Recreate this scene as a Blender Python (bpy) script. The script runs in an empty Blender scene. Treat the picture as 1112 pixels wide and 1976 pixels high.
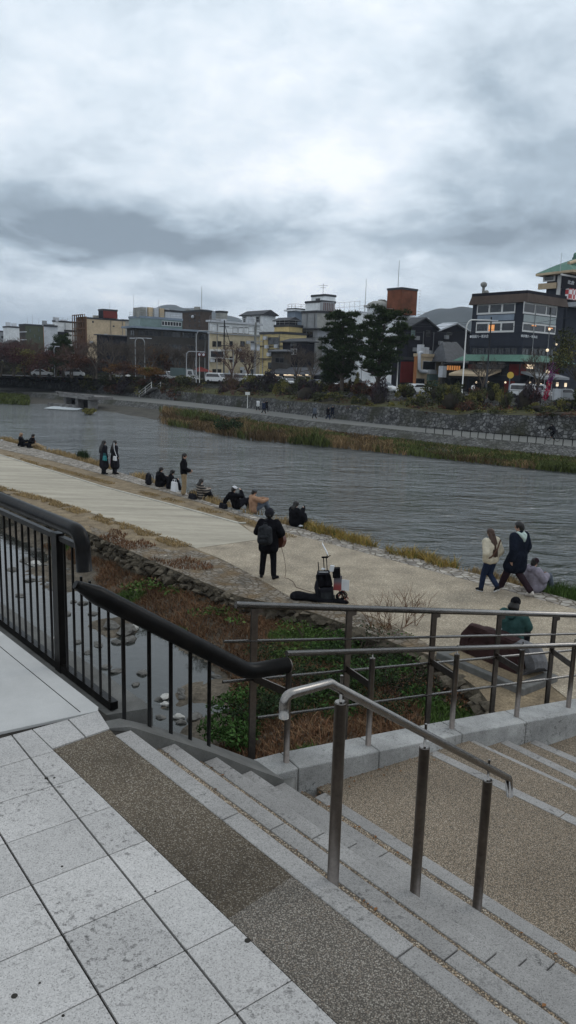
import bpy, bmesh, math, random
from mathutils import Vector, Matrix, noise as mnoise
S = bpy.context.scene
COL = S.collection
PI = math.pi
# ---------------------------------------------------------------- camera
CAM_H = 5.3
PITCH = math.radians(10.8)
ROLL = math.radians(1.6)
FPX = 1450.0          # focal length in pixels of the 1112 x 1976 photograph
cd = bpy.data.cameras.new('camera')
cam = bpy.data.objects.new('camera', cd)
COL.objects.link(cam)
S.camera = cam
cd.sensor_fit = 'VERTICAL'; cd.sensor_height = 36.0
cd.lens = 36.0 * FPX / 1976.0
cd.clip_start = 0.05; cd.clip_end = 9000
cam.matrix_world = Matrix.Translation((0, 0, CAM_H)) @ Matrix.Rotation(PI/2 - PITCH, 4, 'X') @ Matrix.Rotation(ROLL, 4, 'Z')
S.view_settings.view_transform = 'Standard'
S.view_settings.look = 'None'
S.view_settings.gamma = 1.0
S.view_settings.exposure = 0.10
S.view_settings.use_curve_mapping = False
S.cycles.max_bounces = 6
S.cycles.transparent_max_bounces = 6

# ---------------------------------------------------------------- world: overcast sky, clouds by direction
w = bpy.data.worlds.new('World'); S.world = w; w.use_nodes = True
nt = w.node_tree; N = nt.nodes; L = nt.links
for n in list(N): N.remove(n)
def _n(tree, kind, **kw):
    n = tree.nodes.new(kind)
    for k, v in kw.items(): setattr(n, k, v)
    return n
def _math(tree, op, a, b=None, c=None, clamp=False):
    n = tree.nodes.new('ShaderNodeMath'); n.operation = op; n.use_clamp = clamp
    for i, v in enumerate((a, b, c)):
        if v is None: continue
        if isinstance(v, (int, float)): n.inputs[i].default_value = v
        else: tree.links.new(v, n.inputs[i])
    return n.outputs[0]
SUN_EL, SUN_AZ = math.radians(38), math.radians(60)
tc = _n(nt, 'ShaderNodeTexCoord')
sep = _n(nt, 'ShaderNodeSeparateXYZ'); L.new(tc.outputs['Generated'], sep.inputs[0])
X, Y, Z = sep.outputs
az = _math(nt, 'ARCTAN2', X, Y)
el = _math(nt, 'ARCSINE', Z)
den = _math(nt, 'ADD', _math(nt, 'MAXIMUM', Z, 0.0), 0.30)
cmb = _n(nt, 'ShaderNodeCombineXYZ')
L.new(_math(nt, 'DIVIDE', X, den), cmb.inputs[0]); L.new(_math(nt, 'DIVIDE', Y, den), cmb.inputs[1])
def wnoise(scale, detail, rough, dist, off=(0, 0, 0)):
    mp = _n(nt, 'ShaderNodeMapping'); mp.inputs['Location'].default_value = off
    L.new(cmb.outputs[0], mp.inputs[0])
    n = _n(nt, 'ShaderNodeTexNoise'); n.inputs['Scale'].default_value = scale; n.inputs['Detail'].default_value = detail
    n.inputs['Roughness'].default_value = rough; n.inputs['Distortion'].default_value = dist
    L.new(mp.outputs[0], n.inputs['Vector']); return n.outputs['Fac']
n1 = wnoise(1.15, 9, 0.52, 0.3, (3.1, 0.4, 0))
n2 = wnoise(3.2, 8, 0.58, 0.5, (7.7, 2.1, 0))
n3 = wnoise(8.0, 7, 0.6, 0.2, (1.7, 9.1, 0))
# clouds of this sky: (azimuth, elevation, half width, half height, weight); the edges are torn by the noise
azw = _math(nt, 'ADD', az, _math(nt, 'MULTIPLY', _math(nt, 'SUBTRACT', n2, 0.5), 0.22))
elw = _math(nt, 'ADD', el, _math(nt, 'MULTIPLY', _math(nt, 'SUBTRACT', n2, 0.5), 0.10))
def blob(a0, e0, sa, se, wt):
    da = _math(nt, 'POWER', _math(nt, 'DIVIDE', _math(nt, 'ABSOLUTE', _math(nt, 'SUBTRACT', azw, math.radians(a0))), math.radians(sa)), 2.0)
    de = _math(nt, 'POWER', _math(nt, 'DIVIDE', _math(nt, 'ABSOLUTE', _math(nt, 'SUBTRACT', elw, math.radians(e0))), math.radians(se)), 2.0)
    return _math(nt, 'MULTIPLY', _math(nt, 'EXPONENT', _math(nt, 'MULTIPLY', _math(nt, 'ADD', da, de), -1.0)), wt)
v = _math(nt, 'MULTIPLY', _math(nt, 'SUBTRACT', n1, 0.5), 1.9)
v = _math(nt, 'ADD', v, _math(nt, 'MULTIPLY', _math(nt, 'SUBTRACT', n3, 0.5), 0.55))
v = _math(nt, 'ADD', v, 0.70)
for b in [(-16, 9.6, 11, 2.1, -0.62), (-9, 8.4, 9, 1.5, -0.40), (-22, 12.5, 9, 2.6, -0.20), (14, 9.3, 9, 1.7, -0.42), (24, 8.6, 9, 2.5, -0.32), (-4, 5.2, 8, 1.1, -0.10), (20, 14.5, 8, 3, -0.14), (-4, 22, 9, 5, -0.22), (-14, 17, 8, 3, -0.12), (12, 22, 6, 3, -0.10),
          (4, 13.2, 5, 1.8, 0.48), (9, 16.0, 5.5, 2.0, 0.36), (-18, 4.5, 10, 1.4, 0.22), (-8, 20, 8, 3, 0.06)]:
    v = _math(nt, 'ADD', v, blob(*b))
ramp = _n(nt, 'ShaderNodeValToRGB'); L.new(v, ramp.inputs[0])
cr = ramp.color_ramp
cr.elements[0].position = 0.05; cr.elements[0].color = (0.185, 0.235, 0.285, 1)
cr.elements[1].position = 1.0; cr.elements[1].color = (0.82, 0.85, 0.89, 1)
e = cr.elements.new(0.38); e.color = (0.34, 0.415, 0.485, 1)
e = cr.elements.new(0.68); e.color = (0.60, 0.675, 0.745, 1)
bg = _n(nt, 'ShaderNodeBackground'); L.new(ramp.outputs[0], bg.inputs[0]); bg.inputs[1].default_value = 1.32
sky = _n(nt, 'ShaderNodeTexSky'); sky.sky_type = 'NISHITA'; sky.sun_disc = False
sky.sun_elevation = SUN_EL; sky.sun_rotation = SUN_AZ
bg2 = _n(nt, 'ShaderNodeBackground'); L.new(sky.outputs[0], bg2.inputs[0]); bg2.inputs[1].default_value = 0.06
mx = _n(nt, 'ShaderNodeMixShader'); mx.inputs[0].default_value = 0.06
L.new(bg.outputs[0], mx.inputs[1]); L.new(bg2.outputs[0], mx.inputs[2])
wo = _n(nt, 'ShaderNodeOutputWorld'); L.new(mx.outputs[0], wo.inputs[0])
# weak diffuse sun behind the clouds
sd = bpy.data.lights.new('sun', 'SUN'); sd.energy = 0.5; sd.angle = math.radians(25); sd.color = (1.0, 0.96, 0.9)
so = bpy.data.objects.new('sun', sd); COL.objects.link(so)
sdir = Vector((math.sin(SUN_AZ)*math.cos(SUN_EL), math.cos(SUN_AZ)*math.cos(SUN_EL), math.sin(SUN_EL)))
so.rotation_euler = sdir.to_track_quat('Z', 'Y').to_euler(); so.location = (0, 0, 60)

# ---------------------------------------------------------------- surveying: a pixel of the photograph -> a point on a level plane or at a depth
def ray(px, py):
    u, v = px - 556.0, py - 988.0
    c, s = math.cos(ROLL), math.sin(ROLL)
    a, b = u*c + v*s, -u*s + v*c
    cp, sp = math.cos(PITCH), math.sin(PITCH)
    return Vector((a, FPX*cp - b*sp, -FPX*sp - b*cp))
def atz(px, py, z):
    r = ray(px, py); t = (z - CAM_H)/r.z
    return Vector((r.x*t, r.y*t, z))
def aty(px, py, y):
    r = ray(px, py); t = y/r.y
    return Vector((r.x*t, y, CAM_H + r.z*t))
def atpl(px, py, P, d):
    """intersection with the vertical plane through P with horizontal direction d -> (s along d, z)"""
    r = ray(px, py); n = (-d[1], d[0])
    t = (P[0]*n[0] + P[1]*n[1])/(r.x*n[0] + r.y*n[1])
    return ((r.x*t - P[0])*d[0] + (r.y*t - P[1])*d[1], CAM_H + r.z*t)
def zat(py, P):
    """height of the ray through row py (at P's own column) when it reaches P's depth"""
    lo = 0.0
    px = 556 + P[0]/P[1]*FPX*0.98
    for _ in range(8):
        q = aty(px, py, P[1]); px += (P[0]-q.x)/P[1]*FPX
    return aty(px, py, P[1]).z
def hdir(deg): a = math.radians(deg); return Vector((math.cos(a), math.sin(a), 0))

# ---------------------------------------------------------------- tags
def tag(o, label=None, cat=None, group=None, kind=None):
    if label: o['label'] = label
    if cat: o['category'] = cat
    if group: o['group'] = group
    if kind: o['kind'] = kind
    return o
def empty(name, loc=(0, 0, 0), rz=0.0):
    o = bpy.data.objects.new(name, None); COL.objects.link(o)
    o.location = loc; o.rotation_euler = (0, 0, rz); o.empty_display_size = 0.2
    return o
def thing(name, label, cat, loc=(0, 0, 0), rz=0.0, group=None):
    return tag(empty(name, loc, rz), label, cat, group)
def children(o, _all=None): return [c for c in COL.objects if c.parent == o]
def copy_thing(o, loc=None, rz=None, label=None, scale=None, group=None):
    kids = KIDS.get(o.name) if o.name in KIDS else None
    def rec(a, par):
        c = a.copy(); COL.objects.link(c); c.parent = par
        for ch in TREE.get(a, []): TREE.setdefault(c, []).append(rec(ch, c))
        return c
    r = rec(o, None)
    if loc is not None: r.location = loc
    if rz is not None: r.rotation_euler = (0, 0, rz)
    if scale is not None: r.scale = scale if hasattr(scale, '__len__') else (scale,)*3
    if label: r['label'] = label
    if group: r['group'] = group
    return r
KIDS = {}; TREE = {}
def ordinal(i): return ['first','second','third','fourth','fifth','sixth','seventh','eighth','ninth','tenth','eleventh','twelfth','thirteenth','fourteenth','fifteenth','sixteenth','seventeenth','eighteenth','nineteenth','twentieth','twenty-first','twenty-second','twenty-third','twenty-fourth','twenty-fifth','twenty-sixth','twenty-seventh'][i]

# ---------------------------------------------------------------- mesh builder
class MB:
    def __init__(s): s.v = []; s.f = []; s.m = []; s.sm = []
    def add(s, vs, fs, mi=0, smooth=False):
        b = len(s.v); s.v += [tuple(p) for p in vs]
        for f in fs: s.f.append(tuple(b+i for i in f)); s.m.append(mi); s.sm.append(smooth)
    def box(s, c, d, rz=0.0, mi=0, rx=0.0, ry=0.0):
        M = Matrix.Translation(c) @ Matrix.Rotation(rz, 4, 'Z') @ Matrix.Rotation(ry, 4, 'Y') @ Matrix.Rotation(rx, 4, 'X')
        h = [Vector((x*d[0]/2, y*d[1]/2, z*d[2]/2)) for z in (-1, 1) for y in (-1, 1) for x in (-1, 1)]
        s.add([M @ p for p in h], [(0,2,3,1),(4,5,7,6),(0,1,5,4),(2,6,7,3),(0,4,6,2),(1,3,7,5)], mi)
    def bbox(s, lo, hi, mi=0):
        s.box([(a+b)/2 for a, b in zip(lo, hi)], [b-a for a, b in zip(lo, hi)], 0, mi)
    def prism(s, poly, z0, z1, mi=0, mtop=None):
        """poly: list of (x,y) ccw; z0/z1 numbers or functions of (x,y)"""
        f0 = z0 if callable(z0) else (lambda x, y: z0); f1 = z1 if callable(z1) else (lambda x, y: z1)
        ar = sum(poly[i-1][0]*poly[i][1]-poly[i][0]*poly[i-1][1] for i in range(len(poly)))
        if ar < 0: poly = poly[::-1]
        n = len(poly)
        vs = [(p[0], p[1], f0(p[0], p[1])) for p in poly] + [(p[0], p[1], f1(p[0], p[1])) for p in poly]
        s.add(vs, [tuple(range(n))[::-1]] + [(i, (i+1) % n, n+(i+1) % n, n+i) for i in range(n)], mi)
        s.add(vs[n:], [tuple(range(n))], mi if mtop is None else mtop)
    def tube(s, pts, r, seg=10, mi=0, caps=True, smooth=True):
        pts = [Vector(p) for p in pts]; n = len(pts)
        rs = r if hasattr(r, '__len__') else [r]*n
        b = len(s.v); prev = None
        for i, p in enumerate(pts):
            t = (pts[min(i+1, n-1)] - pts[max(i-1, 0)])
            if t.length < 1e-9: t = Vector((0, 0, 1))
            t.normalize()
            if prev is None:
                a = Vector((0, 0, 1)) if abs(t.z) < 0.9 else Vector((1, 0, 0))
                u = t.cross(a).normalized()
            else:
                u = prev - t*prev.dot(t)
                u = u.normalized() if u.length > 1e-6 else t.orthogonal().normalized()
            prev = u; wv = t.cross(u)
            for k in range(seg):
                a = 2*PI*k/seg
                s.v.append(tuple(p + (u*math.cos(a) + wv*math.sin(a))*rs[i]))
        for i in range(n-1):
            for k in range(seg):
                s.f.append((b+i*seg+k, b+(i+1)*seg+k, b+(i+1)*seg+(k+1) % seg, b+i*seg+(k+1) % seg)[::-1]); s.m.append(mi); s.sm.append(smooth)
        if caps:
            s.f.append(tuple(b+k for k in range(seg))); s.m.append(mi); s.sm.append(False)
            s.f.append(tuple(b+(n-1)*seg+k for k in range(seg))[::-1]); s.m.append(mi); s.sm.append(False)
    def cyl(s, c, r, h, seg=16, mi=0, r2=None):
        c = Vector(c); s.tube([c, c+Vector((0, 0, h))], [r, r if r2 is None else r2], seg, mi)
    def sphere(s, c, r, seg=10, rings=6, mi=0, M=None):
        r = r if hasattr(r, '__len__') else (r, r, r); b = len(s.v); c = Vector(c)
        for i in range(rings+1):
            th = PI*i/rings
            for k in range(seg):
                a = 2*PI*k/seg
                p = Vector((math.sin(th)*math.cos(a)*r[0], math.sin(th)*math.sin(a)*r[1], math.cos(th)*r[2]))
                if M is not None: p = M @ p
                s.v.append(tuple(c+p))
        for i in range(rings):
            for k in range(seg):
                s.f.append((b+i*seg+k, b+(i+1)*seg+k, b+(i+1)*seg+(k+1) % seg, b+i*seg+(k+1) % seg)); s.m.append(mi); s.sm.append(True)
    def rock(s, c, r, seed, mi=0, rough=0.35, sub=2, smooth=False):
        bm = bmesh.new(); bmesh.ops.create_icosphere(bm, subdivisions=sub, radius=1.0)
        rr = r if hasattr(r, '__len__') else (r, r, r); off = Vector((seed*3.17, seed*1.31, seed*7.7)); rot = Matrix.Rotation(seed*1.7, 3, 'Z')
        vs = []
        for v in bm.verts:
            k = 1 + rough*mnoise.noise(v.co*1.3+off) + rough*0.4*mnoise.noise(v.co*3.1+off)
            p = Vector((v.co.x*rr[0]*k, v.co.y*rr[1]*k, v.co.z*rr[2]*k)); vs.append(Vector(c) + rot @ p)
        fs = [tuple(v.index for v in f.verts) for f in bm.faces]; bm.free()
        s.add(vs, fs, mi, smooth)
    def quadpatch(s, rows, mi=0, smooth=True):
        n = len(rows[0]); b = len(s.v)
        for r in rows: s.v += [tuple(p) for p in r]
        for i in range(len(rows)-1):
            for k in range(n-1):
                s.f.append((b+i*n+k, b+i*n+k+1, b+(i+1)*n+k+1, b+(i+1)*n+k)); s.m.append(mi); s.sm.append(smooth)
    def build(s, name, mats, parent=None, bevel=None, fixn=False, keep=False):
        me = bpy.data.meshes.new(name); me.from_pydata(s.v, [], s.f); me.update()
        mats = mats if isinstance(mats, (list, tuple)) else [mats]
        for m in mats: me.materials.append(m)
        me.polygons.foreach_set('material_index', s.m); me.polygons.foreach_set('use_smooth', s.sm); me.update()
        if fixn or bevel:
            bm = bmesh.new(); bm.from_mesh(me)
            if bevel: bmesh.ops.remove_doubles(bm, verts=bm.verts, dist=1e-5)
            bmesh.ops.recalc_face_normals(bm, faces=bm.faces); bm.to_mesh(me); bm.free()
        o = bpy.data.objects.new(name, me); COL.objects.link(o)
        if parent is not None: o.parent = parent; TREE.setdefault(parent, []).append(o)
        if bevel:
            b = o.modifiers.new('bevel', 'BEVEL'); b.width = bevel; b.segments = 2; b.limit_method = 'ANGLE'
        return o
def arc(pts, r, n=5):
    """polyline with corners rounded by radius r"""
    pts = [Vector(p) for p in pts]; out = [pts[0]]
    for i in range(1, len(pts)-1):
        a, b, c = pts[i-1], pts[i], pts[i+1]
        u = (a-b); v = (c-b); rr = min(r, u.length*0.45, v.length*0.45)
        p0 = b + u.normalized()*rr; p1 = b + v.normalized()*rr
        for k in range(n+1):
            t = k/n; out.append(p0*(1-t)**2 + b*2*t*(1-t) + p1*t*t)
    out.append(pts[-1]); return out
def clip(poly, P, d):
    """keep the part of poly on the left of the line P + t d"""
    out = []
    f = lambda q: d[0]*(q[1]-P[1]) - d[1]*(q[0]-P[0])
    for i in range(len(poly)):
        a, b = poly[i-1], poly[i]; fa, fb = f(a), f(b)
        if (fa >= 0) != (fb >= 0):
            t = fa/(fa-fb); out.append((a[0]+(b[0]-a[0])*t, a[1]+(b[1]-a[1])*t))
        if fb >= 0: out.append((b[0], b[1]))
    return out

# ---------------------------------------------------------------- materials (all procedural, in object space)
def mat(name, col, rough=0.8, var=0.15, vscale=3.0, bump=0.0, bscale=20.0, metal=0.0, spec=0.10, col2=None, fine=0.0, fscale=150.0, island=0.0, coord='Object', detail=5, stretch=None):
    m = bpy.data.materials.new(name); m.use_nodes = True; t = m.node_tree; b = t.nodes['Principled BSDF']
    b.inputs['Roughness'].default_value = rough; b.inputs['Metallic'].default_value = metal; b.inputs['Specular IOR Level'].default_value = spec
    tcn = _n(t, 'ShaderNodeTexCoord'); src = tcn.outputs[coord]
    if coord == 'Object' : 
        g = _n(t, 'ShaderNodeNewGeometry'); src = g.outputs['Position']
    if stretch:
        mp = _n(t, 'ShaderNodeMapping'); mp.inputs['Rotation'].default_value = (0, 0, stretch[0]); mp.inputs['Scale'].default_value = stretch[1]
        t.links.new(src, mp.inputs[0]); src = mp.outputs[0]
    nz = _n(t, 'ShaderNodeTexNoise'); nz.inputs['Scale'].default_value = vscale; nz.inputs['Detail'].default_value = detail; nz.inputs['Roughness'].default_value = 0.6
    t.links.new(src, nz.inputs['Vector'])
    mr = _n(t, 'ShaderNodeMapRange'); mr.inputs[1].default_value = 0.3; mr.inputs[2].default_value = 0.7
    t.links.new(nz.outputs['Fac'], mr.inputs[0])
    c1 = tuple(max(0, c*(1-var)) for c in col); c2 = col2 if col2 else tuple(min(1, c*(1+var)) for c in col)
    mix = _n(t, 'ShaderNodeMix', data_type='RGBA'); mix.inputs[6].default_value = (*c1, 1); mix.inputs[7].default_value = (*c2, 1)
    t.links.new(mr.outputs[0], mix.inputs[0]); out = mix.outputs[2]
    def mul(o, fac):
        h = _n(t, 'ShaderNodeHueSaturation'); t.links.new(fac, h.inputs['Value']); t.links.new(o, h.inputs['Color']); return h.outputs[0]
    if fine:
        n2_ = _n(t, 'ShaderNodeTexNoise'); n2_.inputs['Scale'].default_value = fscale; n2_.inputs['Detail'].default_value = 3; n2_.inputs['Roughness'].default_value = 0.7
        t.links.new(src, n2_.inputs['Vector'])
        m2 = _n(t, 'ShaderNodeMapRange'); m2.inputs[1].default_value = 0.33; m2.inputs[2].default_value = 0.67; m2.inputs[3].default_value = 1-fine; m2.inputs[4].default_value = 1+fine
        t.links.new(n2_.outputs['Fac'], m2.inputs[0]); out = mul(out, m2.outputs[0])
    if island:
        g2 = _n(t, 'ShaderNodeNewGeometry')
        m3 = _n(t, 'ShaderNodeMapRange'); m3.inputs[3].default_value = 1-island; m3.inputs[4].default_value = 1+island
        t.links.new(g2.outputs['Random Per Island'], m3.inputs[0]); out = mul(out, m3.outputs[0])
    t.links.new(out, b.inputs['Base Color'])
    if bump:
        n3_ = _n(t, 'ShaderNodeTexNoise'); n3_.inputs['Scale'].default_value = bscale; n3_.inputs['Detail'].default_value = 4
        t.links.new(src, n3_.inputs['Vector'])
        bp = _n(t, 'ShaderNodeBump'); bp.inputs['Strength'].default_value = 1.0; bp.inputs['Distance'].default_value = bump
        t.links.new(n3_.outputs['Fac'], bp.inputs['Height']); t.links.new(bp.outputs[0], b.inputs['Normal'])
    return m
def emit(name, col, strength):
    m = bpy.data.materials.new(name); m.use_nodes = True; b = m.node_tree.nodes['Principled BSDF']
    b.inputs['Base Color'].default_value = (*col, 1); b.inputs['Emission Color'].default_value = (*col, 1); b.inputs['Emission Strength'].default_value = strength
    return m
def pebble(name, cols, scale=110.0, bump=0.004, dark=(0.02, 0.018, 0.015), gap=0.10, stain=0.25):
    """exposed aggregate: every voronoi cell a small stone of its own colour"""
    m = bpy.data.materials.new(name); m.use_nodes = True; t = m.node_tree; b = t.nodes['Principled BSDF']
    b.inputs['Roughness'].default_value = 0.75; b.inputs['Specular IOR Level'].default_value = 0.12
    g = _n(t, 'ShaderNodeNewGeometry')
    vo = _n(t, 'ShaderNodeTexVoronoi'); vo.inputs['Scale'].default_value = scale; t.links.new(g.outputs['Position'], vo.inputs['Vector'])
    sp = _n(t, 'ShaderNodeSeparateColor'); t.links.new(vo.outputs['Color'], sp.inputs[0])
    rp = _n(t, 'ShaderNodeValToRGB'); t.links.new(sp.outputs[0], rp.inputs[0]); c = rp.color_ramp; c.interpolation = 'CONSTANT'
    for i, col in enumerate(cols):
        e = c.elements[i] if i < 2 else c.elements.new(i/len(cols))
        e.position = i/len(cols); e.color = (*col, 1)
    mr = _n(t, 'ShaderNodeMapRange'); mr.inputs[1].default_value = 0.42; mr.inputs[2].default_value = 0.42+gap*2; t.links.new(vo.outputs['Distance'], mr.inputs[0])
    mix = _n(t, 'ShaderNodeMix', data_type='RGBA'); t.links.new(mr.outputs[0], mix.inputs[0]); t.links.new(rp.outputs[0], mix.inputs[6]); mix.inputs[7].default_value = (*dark, 1)
    nz = _n(t, 'ShaderNodeTexNoise'); nz.inputs['Scale'].default_value = 1.3; nz.inputs['Detail'].default_value = 6; t.links.new(g.outputs['Position'], nz.inputs['Vector'])
    m2 = _n(t, 'ShaderNodeMapRange'); m2.inputs[1].default_value = 0.3; m2.inputs[2].default_value = 0.7; m2.inputs[3].default_value = 1-stain; m2.inputs[4].default_value = 1+stain
    t.links.new(nz.outputs['Fac'], m2.inputs[0])
    h = _n(t, 'ShaderNodeHueSaturation'); t.links.new(m2.outputs[0], h.inputs['Value']); t.links.new(mix.outputs[2], h.inputs['Color'])
    t.links.new(h.outputs[0], b.inputs['Base Color'])
    bp = _n(t, 'ShaderNodeBump'); bp.inputs['Distance'].default_value = bump; bp.invert = True
    t.links.new(vo.outputs['Distance'], bp.inputs['Height']); t.links.new(bp.outputs[0], b.inputs['Normal'])
    return m
def granite(name, base, tint=(1, 1, 1), stainy=0.2, spots=0.0):
    """pale granite: fine grain, larger clouding, dark stains"""
    m = bpy.data.materials.new(name); m.use_nodes = True; t = m.node_tree; b = t.nodes['Principled BSDF']
    b.inputs['Roughness'].default_value = 0.8; b.inputs['Specular IOR Level'].default_value = 0.15
    g = _n(t, 'ShaderNodeNewGeometry'); P = g.outputs['Position']
    vo = _n(t, 'ShaderNodeTexVoronoi'); vo.inputs['Scale'].default_value = 260; t.links.new(P, vo.inputs['Vector'])
    sp = _n(t, 'ShaderNodeSeparateColor'); t.links.new(vo.outputs['Color'], sp.inputs[0])
    rp = _n(t, 'ShaderNodeValToRGB'); t.links.new(sp.outputs[0], rp.inputs[0]); c = rp.color_ramp
    c.elements[0].position = 0.0; c.elements[0].color = (*[base*0.58*k for k in tint], 1)
    c.elements[1].position = 0.22; c.elements[1].color = (*[base*0.90*k for k in tint], 1)
    e = c.elements.new(1.0); e.color = (*[min(1, base*1.14*k) for k in tint], 1)
    def fac(scale, lo, hi, a, b_, det=6):
        nz = _n(t, 'ShaderNodeTexNoise'); nz.inputs['Scale'].default_value = scale; nz.inputs['Detail'].default_value = det; nz.inputs['Roughness'].default_value = 0.65
        t.links.new(P, nz.inputs['Vector'])
        m2 = _n(t, 'ShaderNodeMapRange'); m2.inputs[1].default_value = lo; m2.inputs[2].default_value = hi; m2.inputs[3].default_value = a; m2.inputs[4].default_value = b_
        t.links.new(nz.outputs['Fac'], m2.inputs[0]); return m2.outputs[0]
    out = rp.outputs[0]
    gi = _n(t, 'ShaderNodeMapRange'); gi.inputs[3].default_value = 0.90; gi.inputs[4].default_value = 1.08; oi = _n(t, 'ShaderNodeObjectInfo'); t.links.new(_math(t, 'FRACT', _math(t, 'ADD', g.outputs['Random Per Island'], oi.outputs['Random'])), gi.inputs[0])
    facs = [fac(2.2, 0.3, 0.7, 1-stainy, 1+stainy), fac(14, 0.25, 0.45, 0.82, 1.0), gi.outputs[0]]
    if spots: facs.append(_math(t, 'MAXIMUM', fac(36, 0.37, 0.45, 0.40, 1.0, 6), fac(3.0, 0.52, 0.62, 1.0, 1.0-spots)))
    for f in facs:
        h = _n(t, 'ShaderNodeHueSaturation'); t.links.new(f, h.inputs['Value']); t.links.new(out, h.inputs['Color']); out = h.outputs[0]
    t.links.new(out, b.inputs['Base Color'])
    bp = _n(t, 'ShaderNodeBump'); bp.inputs['Distance'].default_value = 0.0012
    t.links.new(sp.outputs[1], bp.inputs['Height']); t.links.new(bp.outputs[0], b.inputs['Normal'])
    return m
def stones(name, cols, scale, mortar=(0.03, 0.03, 0.03), bump=0.05, zs=1.0, width=0.06, rot=0.0, stretch=1.0, moss=None):
    """fitted stone masonry or cobbles by voronoi cells"""
    m = bpy.data.materials.new(name); m.use_nodes = True; t = m.node_tree; b = t.nodes['Principled BSDF']
    b.inputs['Roughness'].default_value = 0.85; b.inputs['Specular IOR Level'].default_value = 0.2
    g = _n(t, 'ShaderNodeNewGeometry'); mp = _n(t, 'ShaderNodeMapping'); mp.inputs['Rotation'].default_value = (0, 0, rot); mp.inputs['Scale'].default_value = (stretch, 1, zs)
    t.links.new(g.outputs['Position'], mp.inputs[0])
    v1 = _n(t, 'ShaderNodeTexVoronoi'); v1.inputs['Scale'].default_value = scale; v1.feature = 'DISTANCE_TO_EDGE'; t.links.new(mp.outputs[0], v1.inputs['Vector'])
    v2 = _n(t, 'ShaderNodeTexVoronoi'); v2.inputs['Scale'].default_value = scale; t.links.new(mp.outputs[0], v2.inputs['Vector'])
    sp = _n(t, 'ShaderNodeSeparateColor'); t.links.new(v2.outputs['Color'], sp.inputs[0])
    rp = _n(t, 'ShaderNodeValToRGB'); t.links.new(sp.outputs[0], rp.inputs[0]); c = rp.color_ramp
    for i, col in enumerate(cols):
        e = c.elements[i] if i < 2 else c.elements.new(i/(len(cols)-1))
        e.position = i/(len(cols)-1); e.color = (*col, 1)
    mr = _n(t, 'ShaderNodeMapRange'); mr.inputs[1].default_value = 0.0; mr.inputs[2].default_value = width; t.links.new(v1.outputs['Distance'], mr.inputs[0])
    mix = _n(t, 'ShaderNodeMix', data_type='RGBA'); t.links.new(mr.outputs[0], mix.inputs[0]); mix.inputs[6].default_value = (*mortar, 1); t.links.new(rp.outputs[0], mix.inputs[7])
    out = mix.outputs[2]
    nz = _n(t, 'ShaderNodeTexNoise'); nz.inputs['Scale'].default_value = 0.5*scale; nz.inputs['Detail'].default_value = 8; t.links.new(g.outputs['Position'], nz.inputs['Vector'])
    m2 = _n(t, 'ShaderNodeMapRange'); m2.inputs[1].default_value = 0.3; m2.inputs[2].default_value = 0.7; m2.inputs[3].default_value = 0.6; m2.inputs[4].default_value = 1.35; t.links.new(nz.outputs['Fac'], m2.inputs[0])
    h = _n(t, 'ShaderNodeHueSaturation'); t.links.new(m2.outputs[0], h.inputs['Value']); t.links.new(out, h.inputs['Color']); out = h.outputs[0]
    if moss:
        nm = _n(t, 'ShaderNodeTexNoise'); nm.inputs['Scale'].default_value = moss[1]; nm.inputs['Detail'].default_value = 6; t.links.new(g.outputs['Position'], nm.inputs['Vector'])
        m3 = _n(t, 'ShaderNodeMapRange'); m3.inputs[1].default_value = moss[2]; m3.inputs[2].default_value = moss[2]+0.20; t.links.new(nm.outputs['Fac'], m3.inputs[0])
        mx2 = _n(t, 'ShaderNodeMix', data_type='RGBA'); t.links.new(m3.outputs[0], mx2.inputs[0]); t.links.new(out, mx2.inputs[6]); mx2.inputs[7].default_value = (*moss[0], 1); out = mx2.outputs[2]
    t.links.new(out, b.inputs['Base Color'])
    bp = _n(t, 'ShaderNodeBump'); bp.inputs['Distance'].default_value = bump; t.links.new(mr.outputs[0], bp.inputs['Height']); t.links.new(bp.outputs[0], b.inputs['Normal'])
    return m
def plain(name, col, rough=0.6, metal=0.0, spec=0.4): return mat(name, col, rough, 0.08, 6.0, metal=metal, spec=spec)

M = {}
M['tile'] = granite('granite_tile', 0.44, (1.04, 1.0, 0.955), 0.12, 0.65)
M['gran'] = granite('granite_step', 0.28, (1.04, 1.0, 0.95), 0.2, 0.5)
M['kerb'] = granite('granite_kerb', 0.33, (1.02, 1.01, 0.97), 0.4, 0.8)
M['joint'] = mat('dark_joint_dirt', (0.035, 0.032, 0.028), 0.95, 0.3, 30)
M['concrete'] = mat('smooth_concrete', (0.46, 0.455, 0.44), 0.85, 0.10, 3.0, 0.0008, 200, fine=0.05, fscale=260)
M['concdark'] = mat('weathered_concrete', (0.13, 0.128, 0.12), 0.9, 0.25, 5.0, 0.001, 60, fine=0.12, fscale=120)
M['peb1'] = pebble('pebble_strip', [(.085,.068,.048),(.15,.122,.088),(.11,.09,.062),(.22,.19,.15),(.10,.08,.056),(.17,.142,.108),(.12,.10,.072),(.25,.225,.185)], 185, 0.0015, dark=(.07,.056,.042), stain=0.35)
M['peb1b'] = pebble('pebble_strip_worn', [(.19,.168,.14),(.24,.21,.175),(.155,.137,.112),(.32,.29,.245),(.20,.165,.13),(.26,.23,.195),(.145,.13,.108)], 185, 0.0015, dark=(.08,.07,.06), stain=0.25)
M['peb2'] = pebble('pebble_tread', [(.26,.20,.14),(.34,.27,.19),(.20,.16,.12),(.42,.36,.28),(.30,.22,.14),(.16,.13,.10)], 140, 0.002, (.08,.065,.05))
M['peb3'] = pebble('pebble_landing', [(.26,.20,.14),(.34,.27,.195),(.20,.155,.11),(.38,.32,.25),(.28,.215,.155),(.18,.145,.11),(.34,.27,.20)], 175, 0.002, (.10,.085,.065), stain=0.18)
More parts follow.
